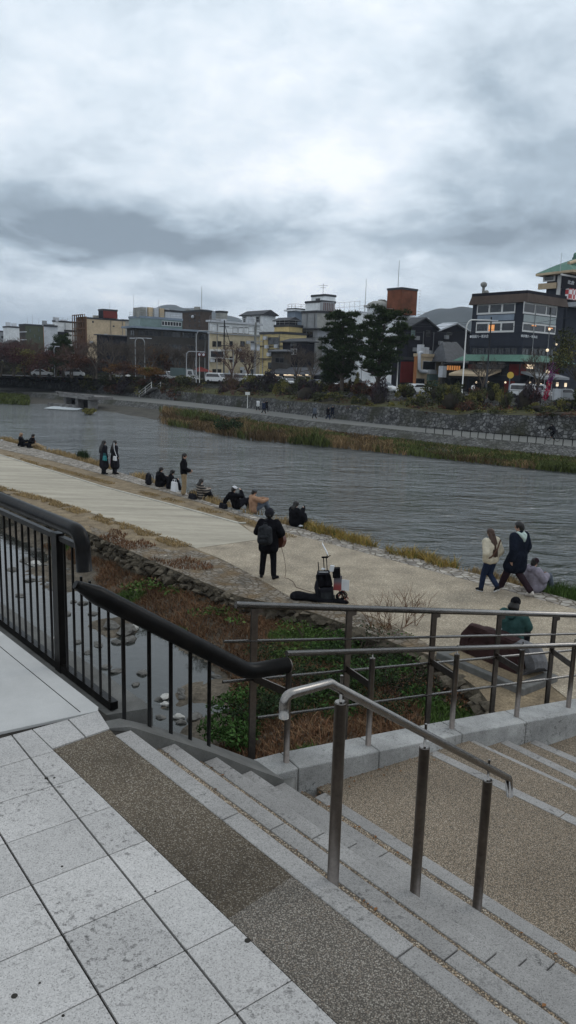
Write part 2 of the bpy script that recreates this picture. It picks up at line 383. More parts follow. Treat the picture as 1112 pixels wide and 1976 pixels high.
M['black'] = mat('black_paint', (0.004, 0.0042, 0.005), 0.30, 0.4, 8.0, 0.0008, 30, spec=0.09, col2=(0.011, 0.010, 0.009))
M['steel'] = mat('brushed_steel', (0.25, 0.235, 0.22), 0.26, 0.10, 8.0, metal=1.0, fine=0.12, fscale=40)
M['steeldk'] = mat('weathered_steel', (0.16, 0.14, 0.125), 0.36, 0.2, 6.0, metal=1.0, fine=0.15, fscale=40)
# ================================================================ FOREGROUND: sidewalk, stair, landing
ZS = 3.5           # sidewalk level above the river path
RISE = 0.15
def xy(p): return (p[0], p[1])
def ln(p, q): d = Vector((q[0]-p[0], q[1]-p[1], 0)); return d.normalized()
def struct(o): o['kind'] = 'structure'; return o
# --- tiles
T0 = atz(210, 1650, ZS); ta = hdir(-52.4); tb = hdir(37.6); TS = 0.287
# boundary of the pebble strip
B0, B1 = atz(103, 1445, ZS), atz(655, 1976, ZS); bd = ln(B1, B0)      # left side of B1->B0 is the tile side
C0, C1 = atz(0, 1425, ZS), atz(190, 1372, ZS); cdv = ln(C1, C0)       # tiles lie left of C1->C0 (towards the camera)
U0, U1 = atz(103, 1445, ZS), atz(211, 1407, ZS)
F0, F1 = atz(0, 1218, ZS), atz(190, 1365, ZS); fd = ln(F0, F1)        # outer edge of the concrete
W0 = atz(190, 1372, ZS); W1 = atz(212, 1406, ZS)
slabs = MB()
def slab(poly):
    if len(poly) < 3: return
    ar = abs(sum(poly[i-1][0]*poly[i][1]-poly[i][0]*poly[i-1][1] for i in range(len(poly))))/2
    if ar < 3e-4: return
    slabs.prism(poly, ZS-0.05, ZS)
for i in range(-22, 9):
    for j in range(-7, 24):
        ga, gb = 0.0042, 0.0022
        p = [T0 + ta*(i*TS+gb) + tb*(-j*TS+ga), T0 + ta*((i+1)*TS-gb) + tb*(-j*TS+ga), T0 + ta*((i+1)*TS-gb) + tb*((1-j)*TS-ga), T0 + ta*(i*TS+gb) + tb*((1-j)*TS-ga)]
        p = [xy(q) for q in p]
        q = clip(p, C1, cdv)
        qa = clip(q, B1 - tb*0.006, bd) if q else []
        slab(qa)
        if q:
            qb = clip(clip(q, B0, ln(B0, B1)), U0+Vector((-.004, .006, 0)), ln(U0, U1))
            if qb: qb = clip(qb, W1, ln(W1, W0))
            if qb: slab(qb)
sw = struct(slabs.build('pavement', [M['tile']]))
md = sw.modifiers.new('bevel', 'BEVEL'); md.width = 0.0025; md.segments = 1; md.limit_method = 'ANGLE'
# base under the tiles, and the whole upper level as a solid
far_l = F0 - fd*14; 
back = MB()
p_up = [xy(F1 + fd*0.16), xy(F0-fd*9), (-14, 9), (-14, -10), (6, -10), (2.6, 0.0), xy(atz(1001, 1976, ZS)), xy(atz(252, 1408, ZS))]
back.prism(p_up, -1.3, ZS-0.012)
struct(back.build('pavement_base', [M['joint']]))
conc = MB()
Ca = C0 - cdv*-3.5
conc.prism([xy(C1 + cdv*0.004 ), xy(F1), xy(F0 - fd*9), xy(Ca - fd*0.5)], ZS-0.05, ZS+0.002)
# narrow raised border along the fence
struct(conc.build('concrete_walkway', [M['concrete']]))
bord = MB()
nb = Vector((fd.y, -fd.x, 0))     # towards the camera side? flipped below if needed
if nb.dot(Vector((0, 0, 0)) - F0) < 0: nb = -nb
bord.prism([xy(F1 - nb*0.02 + fd*0.05), xy(F1 - nb*0.26 + fd*0.12), xy(F0 - nb*0.26 - fd*9), xy(F0 - nb*0.02 - fd*9)], ZS-0.6, ZS-0.03)
bord.prism([xy(F1 + nb*0.10), xy(F1 + nb*0.104), xy(F0 + nb*0.104-fd*9), xy(F0 + nb*0.10-fd*9)], ZS-0.01, ZS+0.0035, 1)
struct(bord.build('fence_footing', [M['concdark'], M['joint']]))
# --- stair: nosing lines. front edge of nosing k at z = ZS - RISE*k
e0a, e0b = atz(252, 1408, ZS), atz(800, 1823, ZS)
ed = ln(e0a, e0b); en = Vector((-ed.y, ed.x, 0))
if en.x < 0: en = -en
left = [atz(252, 1408, ZS), atz(337, 1434, ZS-RISE), atz(418, 1460, ZS-2*RISE), atz(484, 1486, ZS-3*RISE), atz(548, 1509, ZS-4*RISE), atz(617, 1533, ZS-5*RISE)]
offs = [(p-e0a).dot(en) for p in left]; offs[5] = (atz(829, 1657, ZS-5*RISE)-e0a).dot(en)
stair = thing('staircase', 'granite edged stone staircase going down from the pavement to the pebbled landing', 'stairs', (0, 0, 0))
LEN = 4.2; BL = (atz(800, 1823, ZS)-atz(462, 1567, ZS)).length
NW = (atz(252, 1408, ZS)-atz(228, 1413, ZS)).dot(en)
NW = max(0.085, (atz(462, 1567, ZS)-atz(440, 1581, ZS)).dot(en))
j0 = (atz(462, 1567, ZS)-e0a).dot(ed)
body = MB()
for k in range(6):
    z = ZS - RISE*k
    if k: 
        a0 = offs[k-1]-0.0; a1 = offs[k]-NW
        s0 = (left[k-1]-e0a).dot(ed)-0.05
        P = lambda s, o: xy(e0a + ed*s + en*o)
        body.prism([P(s0, a0), P(LEN, a0), P(LEN, a1), P(s0, a1)], z-0.3, z-0.004, 0)
body.build('tread', [M['peb2']], stair)
top = MB()
P = lambda s, o: xy(e0a + ed*s + en*o)
jog = atz(438, 1770, ZS)
full = [xy(U0), xy(U1), xy(W1), P(0.0, -NW), P(LEN, -NW), xy(B1 + (B1-B0)*1.2), xy(B1)]
g1, g2 = atz(438, 1772, ZS), atz(575, 1682, ZS); gd = ln(g1, g2)
h1, h2 = clip(full, g1, gd), clip(full, g1, -gd)
if min(p[1] for p in h1) < min(p[1] for p in h2): h1, h2 = h2, h1
top.prism(h1, ZS-0.05, ZS-0.004, 0); top.prism(h2, ZS-0.05, ZS-0.005, 1)
struct(top.build('pebble_strip', [M['peb1'], M['peb1b']]))
gum = MB()
for px, py, r_ in ((90, 1502, .009), (105, 1501, .006), (28, 1922, .010), (478, 1815, .011), (77, 1897, .004), (122, 1960, .005), (510, 1836, .004), (300, 1720, .004), (120, 1672, .005)):
    c_ = atz(px, py, ZS); gum.tube([(c_.x, c_.y, ZS-.001), (c_.x, c_.y, ZS+.0012)], [r_, r_*.9], 12)
struct(gum.build('gum_spots', [M['joint']]))
for k in range(6):
    z = ZS - RISE*k
    s_left = (left[k]-e0a).dot(ed)
    js = j0 if k < 5 else j0
    cuts = [s_left] + [js + BL*i for i in range(-1, 6) if js + BL*i > s_left+0.12 and js+BL*i < LEN] + [LEN]
    for a, b in zip(cuts, cuts[1:]):
        m = MB(); m.prism([P(a+0.003, offs[k]-NW), P(b-0.003, offs[k]-NW), P(b-0.003, offs[k]), P(a+0.003, offs[k])], z-RISE-0.02, z)
        m.build('nosing', [M['gran']], stair, bevel=0.004)
# --- landing
KD = hdir(31); KN = Vector((-KD.y, KD.x, 0)); K0 = Vector((0.16, 4.23, 0))
ZL = ZS-5*RISE
def KP(s, o=0.0): return K0 + KD*s + KN*o
sA = atpl(914, 1427, K0, KD)[0]; sB = atpl(979, 1421, K0, KD)[0]; sC = atpl(1034, 1417, K0, KD)[0]; sZ = atpl(842, 1440, K0, KD)[0]
zA, zB, zC, zD = ZL-0.012, ZL-0.09, ZL-0.165, ZL-0.245
dA = ln(atz(914, 1427, zA), atz(1112, 1518, zA)); dB = ln(atz(979, 1421, zB), atz(1112, 1484, zB)); dC = ln(atz(1034, 1417, zC), atz(1112, 1450, zC)); dZ = ln(atz(880, 1453, ZL), atz(1112, 1562, ZL))
LG = 5.0
land = MB()
land.prism([P(-0.10, offs[5]), P(LEN, offs[5]), xy(KP(sA-0.06)+dA*LG), xy(KP(sA-0.06, 0.1)), xy(KP(0.14, 0.12))], ZL-0.5, ZL-0.003)
lo = struct(land.build('landing', [M['peb3']]))
st2 = thing('lower_stairs', 'lower flight of wide pebbled steps with pale granite edge strips beside the kerb wall', 'stairs')
for (s0, d0, z0, s1, d1) in ((sA, dA, zB, sB, dB), (sB, dB, zC, sC, dC), (sC, dC, zD, sC+0.9, dC)):
    t = MB(); t.prism([xy(KP(s0)), xy(KP(s0)+d0*LG), xy(KP(s1-0.05)+d1*LG), xy(KP(s1-0.05))], z0-0.4, z0-0.003); t.build('tread', [M['peb3']], st2)
for (s0, d0, z0, wdt) in ((sZ, dZ, ZL+0.001, .075), (sA, dA, zA+0.004, .075), (sB, dB, zB, .075), (sC, dC, zC, .075)):
    a = KP(s0); nn = Vector((-d0.y, d0.x, 0)); nn = nn if nn.dot(KD) > 0 else -nn
    q = 0.03
    while q < LG-0.1:
        t = MB(); t.prism([xy(a+d0*(q-(0.03 if q < .04 else 0))-nn*wdt), xy(a+d0*(q+0.92)-nn*wdt), xy(a+d0*(q+0.92)), xy(a+d0*(q-(0.03 if q < .04 else 0)))], z0-0.10, z0)
        t.build('edge_strip', [M['gran']], st2, bevel=0.003); q += 0.926
# --- granite kerb wall beside the landing
kw = thing('kerb_wall', 'long pale granite kerb wall of mossy blocks carrying the steel fence', 'kerb wall')
def ktop(s): return 2.918 - 0.072*max(0, s+0.1) - 0.02*max(0, s-1.2)
ks = [-0.36, -0.06, atpl(733, 1450, K0, KD)[0], atpl(893, 1413, K0, KD)[0], atpl(1017, 1390, K0, KD)[0], 3.3, 4.3, 5.4]
for a, b in zip(ks, ks[1:]):
    m = MB(); a1, b1 = a+0.003, b-0.003
    q = [KP(a1), KP(b1), KP(b1, 0.22), KP(a1, 0.22)]
    zt = [ktop(a1), ktop(b1), ktop(b1), ktop(a1)]
    vs = [(p.x, p.y, -1.2) for p in q] + [(p.x, p.y, z) for p, z in zip(q, zt)]
    m.add(vs, [(3,2,1,0),(0,1,5,4),(1,2,6,5),(2,3,7,6),(3,0,4,7),(4,5,6,7)])
    m.build('kerb_block', [M['kerb']], kw, bevel=0.008)
# --- sloped side kerb left of the stair
sk = thing('side_kerb', 'dark weathered sloping side kerb left of the stairs under the black handrail', 'kerb')
m = MB(); n = len(left)
inn = [atz(211, 1405, ZS)] + [p.copy() for p in left[:5]] + [Vector((KP(-0.36).x, KP(-0.36).y, ZL+.12))]
zz = [ZS+0.0] + [ZS+0.015-RISE*k for k in range(5)] + [ZL+0.14]
outn = Vector((-KD.y, KD.x, 0)); so_ = Vector((ln(left[4], left[0]).y*-1, ln(left[4], left[0]).x, 0)); so_ = so_ if so_.x < 0 else -so_
wd = [0.10, 0.13, 0.2, 0.24, 0.26, 0.26, 0.22]
ins = [(p.x, p.y, z) for p, z in zip(inn, zz)]; outs = [(p.x+so_.x*w_, p.y+so_.y*w_, z-0.008) for p, z, w_ in zip(inn, zz, wd)]
outl = [(p.x+so_.x*(w_+.12), p.y+so_.y*(w_+.12), z-0.10) for p, z, w_ in zip(inn, zz, wd)]
down = [(p[0], p[1], -1.2) for p in outl]; inl = [(p[0], p[1], p[2]-1.2) for p in ins]
m.quadpatch([inl, ins, outs, outl, down], smooth=False)
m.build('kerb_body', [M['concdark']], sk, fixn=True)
m = MB(); bl = [KP(-0.30, 0.02), KP(-0.20, -0.16), KP(-0.07, 0.0), KP(-0.07, 0.2), KP(-0.4, 0.2)]
m.prism([xy(q) for q in bl], 2.0, 2.87); m.build('corner_stone', [M['concdark']], sk, bevel=0.02)

# --- black fence with baluster bars
FP = atz(0, 1195, ZS); FQ = atz(185, 1335, ZS); fdr = ln(FP, FQ)
def FX(s, z, o=0.0): p = FP + fdr*s; return Vector((p.x - fdr.y*o, p.y + fdr.x*o, z))
bf = thing('black_fence', 'black metal fence with close upright bars and fat round top rail at the pavement edge', 'fence')
m = MB(); zr = 4.385
m.tube(arc([FX(-7, zr), FX(1.38, zr), FX(1.40, 4.17)], 0.15, 8), 0.043, 20); m.build('top_rail', [M['black']], bf)
m = MB(); c0 = FX(-2.9, 3.50); c1 = FX(1.72, 3.50); mid = (FX(-7, 3.5)+FX(1.73, 3.5))/2
m.box(mid, ((FX(1.73, 0)-FX(-7, 0)).length, 0.045, 0.045), math.atan2(fdr.y, fdr.x)); m.build('bottom_rail', [M['black']], bf)
m = MB(); m.box((FX(-7, 4.30)+FX(1.32, 4.30))/2, (8.32, 0.03, 0.03), math.atan2(fdr.y, fdr.x)); m.build('under_rail', [M['black']], bf)
for s in (1.05, -0.95, -2.95, -4.95):
    m = MB(); m.box(FX(s, 3.86), (0.075, 0.05, 0.93), math.atan2(fdr.y, fdr.x)); m.box(FX(s, 3.42), (0.075, 0.05, 0.08), math.atan2(fdr.y, fdr.x)); m.build('post', [M['black']], bf)
s = 1.68
while s > -5.5:
    if min(abs(s-q) for q in (1.05, -0.95, -2.95, -4.95)) > 0.06:
        m = MB(); m.cyl(FX(s, 3.51), 0.008, (0.79 if s < 1.3 else 0.62), 6); m.build('bar', [M['black']], bf)
    s -= 0.108
# --- black sloped handrail
HD = hdir(36.2); HP = Vector((-0.848, 3.615, 0))
def HX(s, z): p = HP + HD*s; return Vector((p.x, p.y, z))
hr = thing('black_handrail', 'fat black sloping handrail on five thin posts left of the stairs', 'handrail')
m = MB(); hp_ = arc([HX(-0.21, 4.25), HX(-0.17, 4.225), HX(-0.10, 4.178), HX(0.80, 3.575), HX(1.08, 3.555)], 0.06, 5); m.tube(hp_, [0.020 + 0.028*min(1, (p-hp_[0]).length/0.13) for p in hp_], 20); m.build('rail', [M['black']], hr)
m = MB(); m.tube([HX(1.075, 3.5553), HX(1.083, 3.5547)], 0.0485, 20); m.build('end_cap', [M['steeldk']], hr)
for i, (px, py) in enumerate([(240, 1382), (289, 1405), (330, 1420), (367, 1435), (403, 1444)]):
    s_, z_ = atpl(px, py, HP, HD)
    zt = 4.235 - (s_+0.19)*(0.66/0.99) - 0.03
    m = MB(); m.cyl(HX(s_, z_-0.08), 0.011, zt-z_+0.08, 8); m.build('post', [M['black']], hr)

# --- steel fence on the kerb
sf = thing('steel_fence', 'brushed steel double fence with round rails standing on and behind the granite kerb', 'fence')
fpx = [(553, 1455, 559, 1295), (711, 1428, 718, 1270), (872, 1402, 882, 1262), (997, 1380, 1007, 1254), (1097, 1362, 1108, 1248)]
S_f = [atpl(a, b, KP(0, 0.1), KD)[0] for a, b, c, d in fpx]; S_f += [S_f[-1]+0.62, S_f[-1]+1.24]
def KX(s, o, z): p = KP(s, o); return Vector((p.x, p.y, z))
OF, OB = 0.10, 0.40
zf = [zat(d, KP(s, OF)) for s, (a, b, c, d) in zip(S_f, fpx)]; zf += [zf[-1]-0.05, zf[-1]-0.1]
for s, z in zip(S_f, zf):
    b0 = ktop(s)-0.02
    m = MB(); m.cyl(KX(s, OF, b0), 0.019, z-b0, 14); m.build('front_post', [M['steeldk']], sf)
    m = MB(); m.cyl(KX(s, OF, z), 0.005, 0.065, 6); m.build('stem', [M['steel']], sf)
def railpts(pix, o):
    out = []
    for px, py in pix:
        s_, z_ = atpl(px, py, KP(0, o), KD); out.append((s_, z_))
    return out
def straight(pix, o, ext, r, name, mt):
    q = railpts(pix, o); (s0, z0), (s1, z1) = q[0], q[-1]
    k = (z1-z0)/(s1-s0); m = MB()
    m.tube([KX(s0, o, z0), KX(s1+ext, o, z1+k*ext)], r, 16); m.build(name, [mt], sf)
    return lambda s: z0 + k*(s-s0)
hrz = straight([(553, 1261), (1112, 1244)], OF, 2.0, 0.018, 'front_handrail', M['steel'])
trz = straight([(455, 1167), (1112, 1187)], OB, 2.2, 0.022, 'top_rail', M['steel'])
r1 = straight([(432, 1238), (1112, 1223)], OB, 2.2, 0.010, 'rod', M['steel'])
r2 = straight([(430, 1316), (1112, 1254)], OB, 2.2, 0.010, 'rod', M['steel'])
r3 = straight([(497, 1385), (1112, 1303)], OB, 2.2, 0.010, 'rod', M['steel'])
bpx = [(491, 1190), (674, 1190), (838, 1190), (964, 1195), (1071, 1195)]
S_b = [atpl(a, b, KP(0, OB), KD)[0] for a, b in bpx]; S_b += [S_b[-1]+0.62, S_b[-1]+1.24]
ka = math.atan2(KD.y, KD.x)
for i, s in enumerate(S_b):
    zt = trz(s)-0.02; zb = 1.9
    m = MB(); m.box(KX(s, OB, (zt+zb)/2), (0.045, 0.016, zt-zb), ka); m.box(KX(s+0.03, OB, zt-0.02), (0.05, 0.016, 0.03), ka); m.build('back_post', [M['steeldk']], sf)
    sfr = S_f[i]; zb2 = r2(s)+0.02
    a, b = KX(s, OB, zb2), KX(sfr, OF, zb2-0.02); d = b-a
    m = MB(); m.box((a+b)/2, (d.length, 0.008, 0.05), math.atan2(d.y, d.x)); m.build('bracket', [M['steeldk']], sf)
# --- steel stair handrail in front
b1 = atz(635, 1700, ZS); b2 = atz(795, 1722, ZS-2*RISE); b3 = atz(916, 1750, ZS-4*RISE)
b1 = b1 + en*0.02; b2 = b2 + en*0.02; b3 = b3 + en*0.02
fl = [offs[0], offs[2], offs[4]]
rh = thing('steel_handrail', 'brushed steel stair handrail with hooked ends on three stout round posts in front', 'handrail')
tops = []
for b_, zb, pt in ((b1, ZS-RISE, (650, 1356)), (b2, ZS-3*RISE, (813, 1442)), (b3, ZS-5*RISE, (934, 1506))):
    zt = zat(pt[1], b_); tops.append(Vector((b_.x, b_.y, zt)))
    m = MB(); m.cyl((b_.x, b_.y, zb-0.02), 0.0212, zt-zb+0.02, 20); m.build('post', [M['steeldk']], rh)
    m = MB(); m.cyl((b_.x, b_.y, zt), 0.0195, 0.004, 20); m.cyl((b_.x, b_.y, zt), 0.0055, 0.10, 8); m.build('stem', [M['steel']], rh)
rd = ln(b1, b3)
def RX(px, py): s_, z_ = atpl(px, py, b1, rd); return Vector((b1.x+rd.x*s_, b1.y+rd.y*s_, z_))
pk = RX(636, 1318); e1 = RX(982, 1502); lo1 = RX(555, 1350)
pe = RX(548, 1385)
m = MB(); rp_ = arc([pe, RX(549, 1342), pk], 0.05, 6)[:-1] + arc([pk, e1, RX(984, 1535)], 0.004, 2)
m.tube(rp_, 0.0165, 20); m.build('rail', [M['steel']], rh)
lit = MB(); RL = random.Random(9)
for _ in range(170):
    k_ = RL.choice([1, 1, 1, 2, 2, 5, 5, 5]); o_ = offs[k_]-NW-RL.random()**2*.14; s_l = RL.random()**1.6*2.6; q = e0a+ed*s_l+en*o_
    if RL.random() < .25: q = KP(RL.uniform(0, 1.2), -RL.random()**2*.12); k_ = 5
    r_ = RL.uniform(.004, .012); a_ = RL.uniform(0, 6.3); z_ = ZS-RISE*k_+.001
    lit.add([(q.x+math.cos(a_)*r_, q.y+math.sin(a_)*r_, z_), (q.x-math.sin(a_)*r_*.6, q.y+math.cos(a_)*r_*.6, z_+.004), (q.x-math.cos(a_)*r_, q.y-math.sin(a_)*r_, z_+.001), (q.x+math.sin(a_)*r_*.6, q.y-math.cos(a_)*r_*.6, z_+.003)], [(0, 1, 2, 3)])
o = lit.build('leaf_litter', [mat('dead_leaf', (.20, .10, .045), .9, .4, 5, island=.5)]); o['kind'] = 'stuff'
# ================================================================ NEAR RIVER BANK, STREAM
R = random.Random(11)
rv = Vector((0.61, -0.79, 0)).normalized(); rn = Vector((0.79, 0.61, 0)).normalized()   # downstream, across the river
def PZ(pts, z=0.0): return [atz(a, b, z) for a, b in pts]
E_ = PZ([(0, 848), (150, 888), (260, 920), (430, 978), (560, 1015), (700, 1050), (830, 1085), (930, 1110), (1112, 1160)])
E_ = [E_[0]-rv*90] + E_ + [E_[-1]+rv*14]
WL = PZ([(180, 1030), (300, 1085), (380, 1118), (460, 1150), (600, 1180), (690, 1212), (760, 1240), (840, 1268)])
WL = [WL[0]-rv*80] + WL + [atz(925, 1330, 0), atz(965, 1385, 0), atz(1010, 1420, 0), Vector((6.5, 7.0, 0))]
def poly_between(a, b): return [xy(p) for p in a] + [xy(p) for p in b[::-1]]
def sheet(name, poly, z, m, parent=None, kind=True):
    b = MB(); ar = sum(poly[i-1][0]*poly[i][1]-poly[i][0]*poly[i-1][1] for i in range(len(poly)))
    if ar < 0: poly = poly[::-1]
    b.add([(x, y, z) for x, y in poly], [tuple(range(len(poly)))])
    o = b.build(name, [m], parent)
    return struct(o) if kind else o
M['dirt'] = mat('bank_dirt', (0.20, 0.155, 0.105), 0.95, 0.35, 2.5, 0.01, 30, col2=(0.27, 0.21, 0.135), fine=0.35, fscale=25)
M['pathconc'] = mat('river_path_concrete', (0.36, 0.325, 0.26), 0.9, 0.24, 0.45, 0.006, 12, fine=0.14, fscale=6, stretch=(math.radians(52), (0.5, 4, 1)))
M['pathpeb'] = pebble('river_path_aggregate', [(.36,.30,.22),(.41,.35,.26),(.31,.26,.19),(.47,.41,.32),(.34,.28,.205),(.26,.215,.16)], 34, 0.0015, (.25,.21,.155), 0.06, 0.24)
M['cobble'] = stones('edge_cobbles', [(.24,.21,.18),(.34,.31,.27),(.20,.18,.16),(.40,.37,.32)], 5.0, (.13,.105,.07), 0.03, width=0.10)
M['cobble2'] = stones('wall_top_stones', [(.17,.145,.115),(.25,.22,.18),(.15,.13,.105),(.22,.185,.145)], 6.5, (.13,.10,.065), 0.03, width=0.14, moss=((.16,.11,.06), 1.6, 0.47))
M['wallstone'] = mat('dark_wall_stone', (0.07, 0.058, 0.045), 0.95, 0.5, 3.0, 0.03, 12, island=0.6, col2=(0.13, 0.11, 0.08), fine=0.2, fscale=20)
M['slopestone'] = stones('river_slope_stone', [(.16,.15,.14),(.24,.23,.21),(.12,.115,.11)], 3.0, (.05,.05,.045), 0.05)
M['grassdry'] = mat('dry_grass', (0.29, 0.21, 0.105), 0.9, 0.3, 1.0, island=0.4)
M['grassyel'] = mat('yellow_reed', (0.30, 0.21, 0.06), 0.9, 0.3, 1.0, island=0.5)
M['grassred'] = mat('russet_dead_grass', (0.155, 0.082, 0.046), 0.95, 0.3, 0.7, island=0.5)
M['grassgrn'] = mat('green_weed', (0.07, 0.115, 0.03), 0.8, 0.35, 1.0, island=0.5)
M['leafgrn'] = mat('bright_green_leaf', (0.042, 0.085, 0.022), 0.85, 0.3, 1.5, island=0.55)
M['leafdk'] = mat('dark_green_leaf', (0.026, 0.042, 0.018), 0.85, 0.3, 1.5, island=0.55)
M['twig'] = mat('dark_twig', (0.06, 0.045, 0.035), 0.9, 0.3, 3, island=0.3)
# banks as a solid; the top is the path side
b = MB(); b.prism(poly_between(E_, WL), -3.0, -0.006); struct(b.build('river_bank', [M['dirt']]))
def shift(pts, d): return [p + Vector((rn.x*d, rn.y*d, 0)) for p in pts]
b = MB(); b.quadpatch([[Vector((p.x, p.y, -0.004)) for p in shift(E_, -0.02)], [Vector((p.x, p.y, -0.05)) for p in shift(E_, 0.12)], [Vector((p.x, p.y, -2.6)) for p in shift(E_, 2.6)]], smooth=False)
struct(b.build('river_slope', [M['slopestone']], fixn=True))
pe_far = PZ([(0, 878), (200, 940), (330, 974), (460, 1010), (540, 1034)]); pe_far = [pe_far[0]-rv*70] + pe_far
pe_near = PZ([(0, 940), (90, 962), (200, 998), (375, 1057)]); pe_near = [pe_near[0]-rv*70] + pe_near
joint = PZ([(375, 1057), (500, 1040), (542, 1032)])
sheet('concrete_path', [xy(p) for p in pe_far[:-1]] + [xy(PZ([(500, 1038)])[0])] + [xy(p) for p in pe_near[::-1]], 0.010, M['pathconc'])
cob_in = PZ([(0, 866), (100, 889), (200, 916), (300, 944), (400, 974), (480, 1000), (540, 1024), (600, 1040), (700, 1066), (830, 1101), (930, 1127), (1112, 1176)])
cob_in = [cob_in[0]-rv*70] + cob_in + [cob_in[-1]+rv*12]
sheet('edge_paving', poly_between(E_, cob_in), 0.006, M['cobble'])
peb_near = PZ([(375, 1058), (430, 1080), (505, 1119), (560, 1152), (640, 1168), (720, 1190), (800, 1228), (850, 1258)])
peb_poly = [xy(p) for p in PZ([(375, 1058), (500, 1041), (470, 1013), (540, 1032)])] + [xy(p) for p in cob_in[7:]] + [(7.2, 6.5), xy(atz(1100, 1352, 0)), xy(atz(1060, 1320, 0)), xy(atz(960, 1290, 0))] + [xy(p) for p in peb_near[::-1][:-1]]
sheet('pebble_path', peb_poly, 0.003, M['pathpeb'])
sheet('wall_top_paving', [xy(p) for p in PZ([(170, 1012), (240, 1040), (330, 1062), (375, 1062)])] + [xy(p) for p in peb_near[1:]] + [xy(p) for p in WL[1:9][::-1]], 0.0005, M['cobble2'])
# thin joint kerb across the path and edging stones
b = MB()
def ribbon(b, pts, wdt, z0, z1, mi=0):
    for a, c in zip(pts, pts[1:]):
        d = (c-a); d.z = 0; d.normalize(); n_ = Vector((-d.y, d.x, 0))*wdt/2
        b.prism([xy(a-n_), xy(c-n_), xy(c+n_), xy(a+n_)], z0, z1, mi)
ribbon(b, PZ([(375, 1057), (500, 1040)]), 0.22, -0.05, 0.015)
struct(b.build('path_joint', [M['pathconc']]))
b = MB(); ribbon(b, pe_far[:-1]+[PZ([(475, 1010)])[0]], 0.12, -0.05, 0.035); struct(b.build('path_edging', [mat('edging_stone', (.38, .36, .31), .9, .2, 2)]))
# --- grass helpers
def blades(b, pts, hmin, hmax, wid, lean=0.4, rng=R, mi=0):
    for p in pts:
        h = rng.uniform(hmin, hmax); a = rng.uniform(0, 2*PI); l = h*rng.uniform(0, lean); w_ = wid*rng.uniform(.6, 1.3); a2 = rng.uniform(0, 2*PI)
        dx, dy = math.cos(a2)*w_, math.sin(a2)*w_
        mx_, my_ = p[0]+math.cos(a)*l*.35, p[1]+math.sin(a)*l*.35
        b.add([(p[0]-dx, p[1]-dy, p[2]), (p[0]+dx, p[1]+dy, p[2]), (mx_+dx*.7, my_+dy*.7, p[2]+h*.6), (mx_-dx*.7, my_-dy*.7, p[2]+h*.6), (p[0]+math.cos(a)*l, p[1]+math.sin(a)*l, p[2]+h)], [(0, 1, 2, 3), (3, 2, 4)], mi)
def leaves(b, n, c, r, size, rng=R, mi=0, shell=0.0, flat=1.0):
    """leaf faces filling an ellipsoid"""
    for _ in range(n):
        while True:
            p = Vector((rng.uniform(-1, 1), rng.uniform(-1, 1), rng.uniform(-1, 1)))
            if shell < p.length <= 1: break
        p = Vector((c[0]+p.x*r[0], c[1]+p.y*r[1], c[2]+p.z*r[2]))
        s_ = size*rng.uniform(.6, 1.4); u = Vector((rng.gauss(0, 1), rng.gauss(0, 1), rng.gauss(0, 1)*flat)).normalized(); v_ = u.orthogonal().normalized()
        v_ = Matrix.Rotation(rng.uniform(0, 2*PI), 3, u) @ v_
        b.add([p-u*s_, p+v_*s_*.45, p+u*s_, p-v_*s_*.45], [(0, 1, 2, 3)], mi)
def along(pts, n, spread, rng=R, t0=0.0, t1=1.0, side=0.0):
    seg = [(a, c, (c-a).length) for a, c in zip(pts, pts[1:])]; T = sum(s[2] for s in seg); out = []
    for _ in range(n):
        q = rng.uniform(t0, t1)*T
        for a, c, l in seg:
            if q <= l: break
            q -= l
        d = (c-a).normalized(); n_ = Vector((-d.y, d.x, 0))
        out.append(a + d*q + n_*(rng.uniform(-spread, spread)+side))
    return out
def stuff(o): o['kind'] = 'stuff'; return o
# water edge grass
edge_vis = PZ([(560, 1012), (640, 1036), (760, 1068), (860, 1096)])
b = MB()
def clumpy(pts, thr=0.0, sc=0.8):
    return [p for p in pts if mnoise.noise(Vector((p.x*sc, p.y*sc, 3.3))) > thr]
ev = clumpy(along(edge_vis, 8000, 0.34), -0.12, 1.3); blades(b, [p+rn*0.25-Vector((0, 0, .2)) for p in ev if R.random() < .62], 0.18, 0.50, 0.012, 0.9); blades(b, [p+rn*0.25-Vector((0, 0, .2)) for p in ev if R.random() < .22], 0.12, 0.42, 0.014, 1.0, mi=2); blades(b, [p+rn*0.2-Vector((0, 0, .2)) for p in ev if R.random() < .4], 0.1, 0.36, 0.012, 1.0, mi=1)
blades(b, [p+rn*0.2-Vector((0, 0, .12)) for p in clumpy(along(PZ([(0, 846), (150, 886), (260, 918), (430, 976), (560, 1012)]), 9000, 0.35), -0.12, 0.6)], 0.10, 0.35, 0.016, 0.6, mi=1)
blades(b, [p+rn*0.3-Vector((0, 0, .2)) for p in along(PZ([(1040, 1138), (1112, 1158), (1200, 1182)]), 2500, 0.4)], 0.15, 0.45, 0.014, 0.5, mi=2)
blades(b, [p+rn*0.2-Vector((0, 0, .15)) for p in clumpy(along(PZ([(840, 1088), (960, 1117), (1040, 1138)]), 1500, 0.25), -0.1)], 0.1, 0.3, 0.012, 0.5, mi=1)
blades(b, [p+rn*0.2 for p in along(PZ([(148, 884), (160, 888)]), 300, 0.2)], 0.3, 0.6, 0.014, 0.6, mi=3)
stuff(b.build('bank_grass', [M['grassyel'], M['grassdry'], M['grassgrn'], M['leafdk']]))
b = MB()
blades(b, [p for p in clumpy(along(PZ([(-60, 925), (0, 943), (90, 966), (200, 1003), (370, 1060)]), 7000, 0.30), -0.12, 1.6)], 0.03, 0.09, 0.012, 1.2, mi=1)
blades(b, [p for p in clumpy(along(PZ([(0, 880), (200, 934), (460, 1008), (550, 1042)]), 7000, 0.22, side=0.35), -0.1, .7)], 0.02, 0.07, 0.012, 0.8, mi=1)
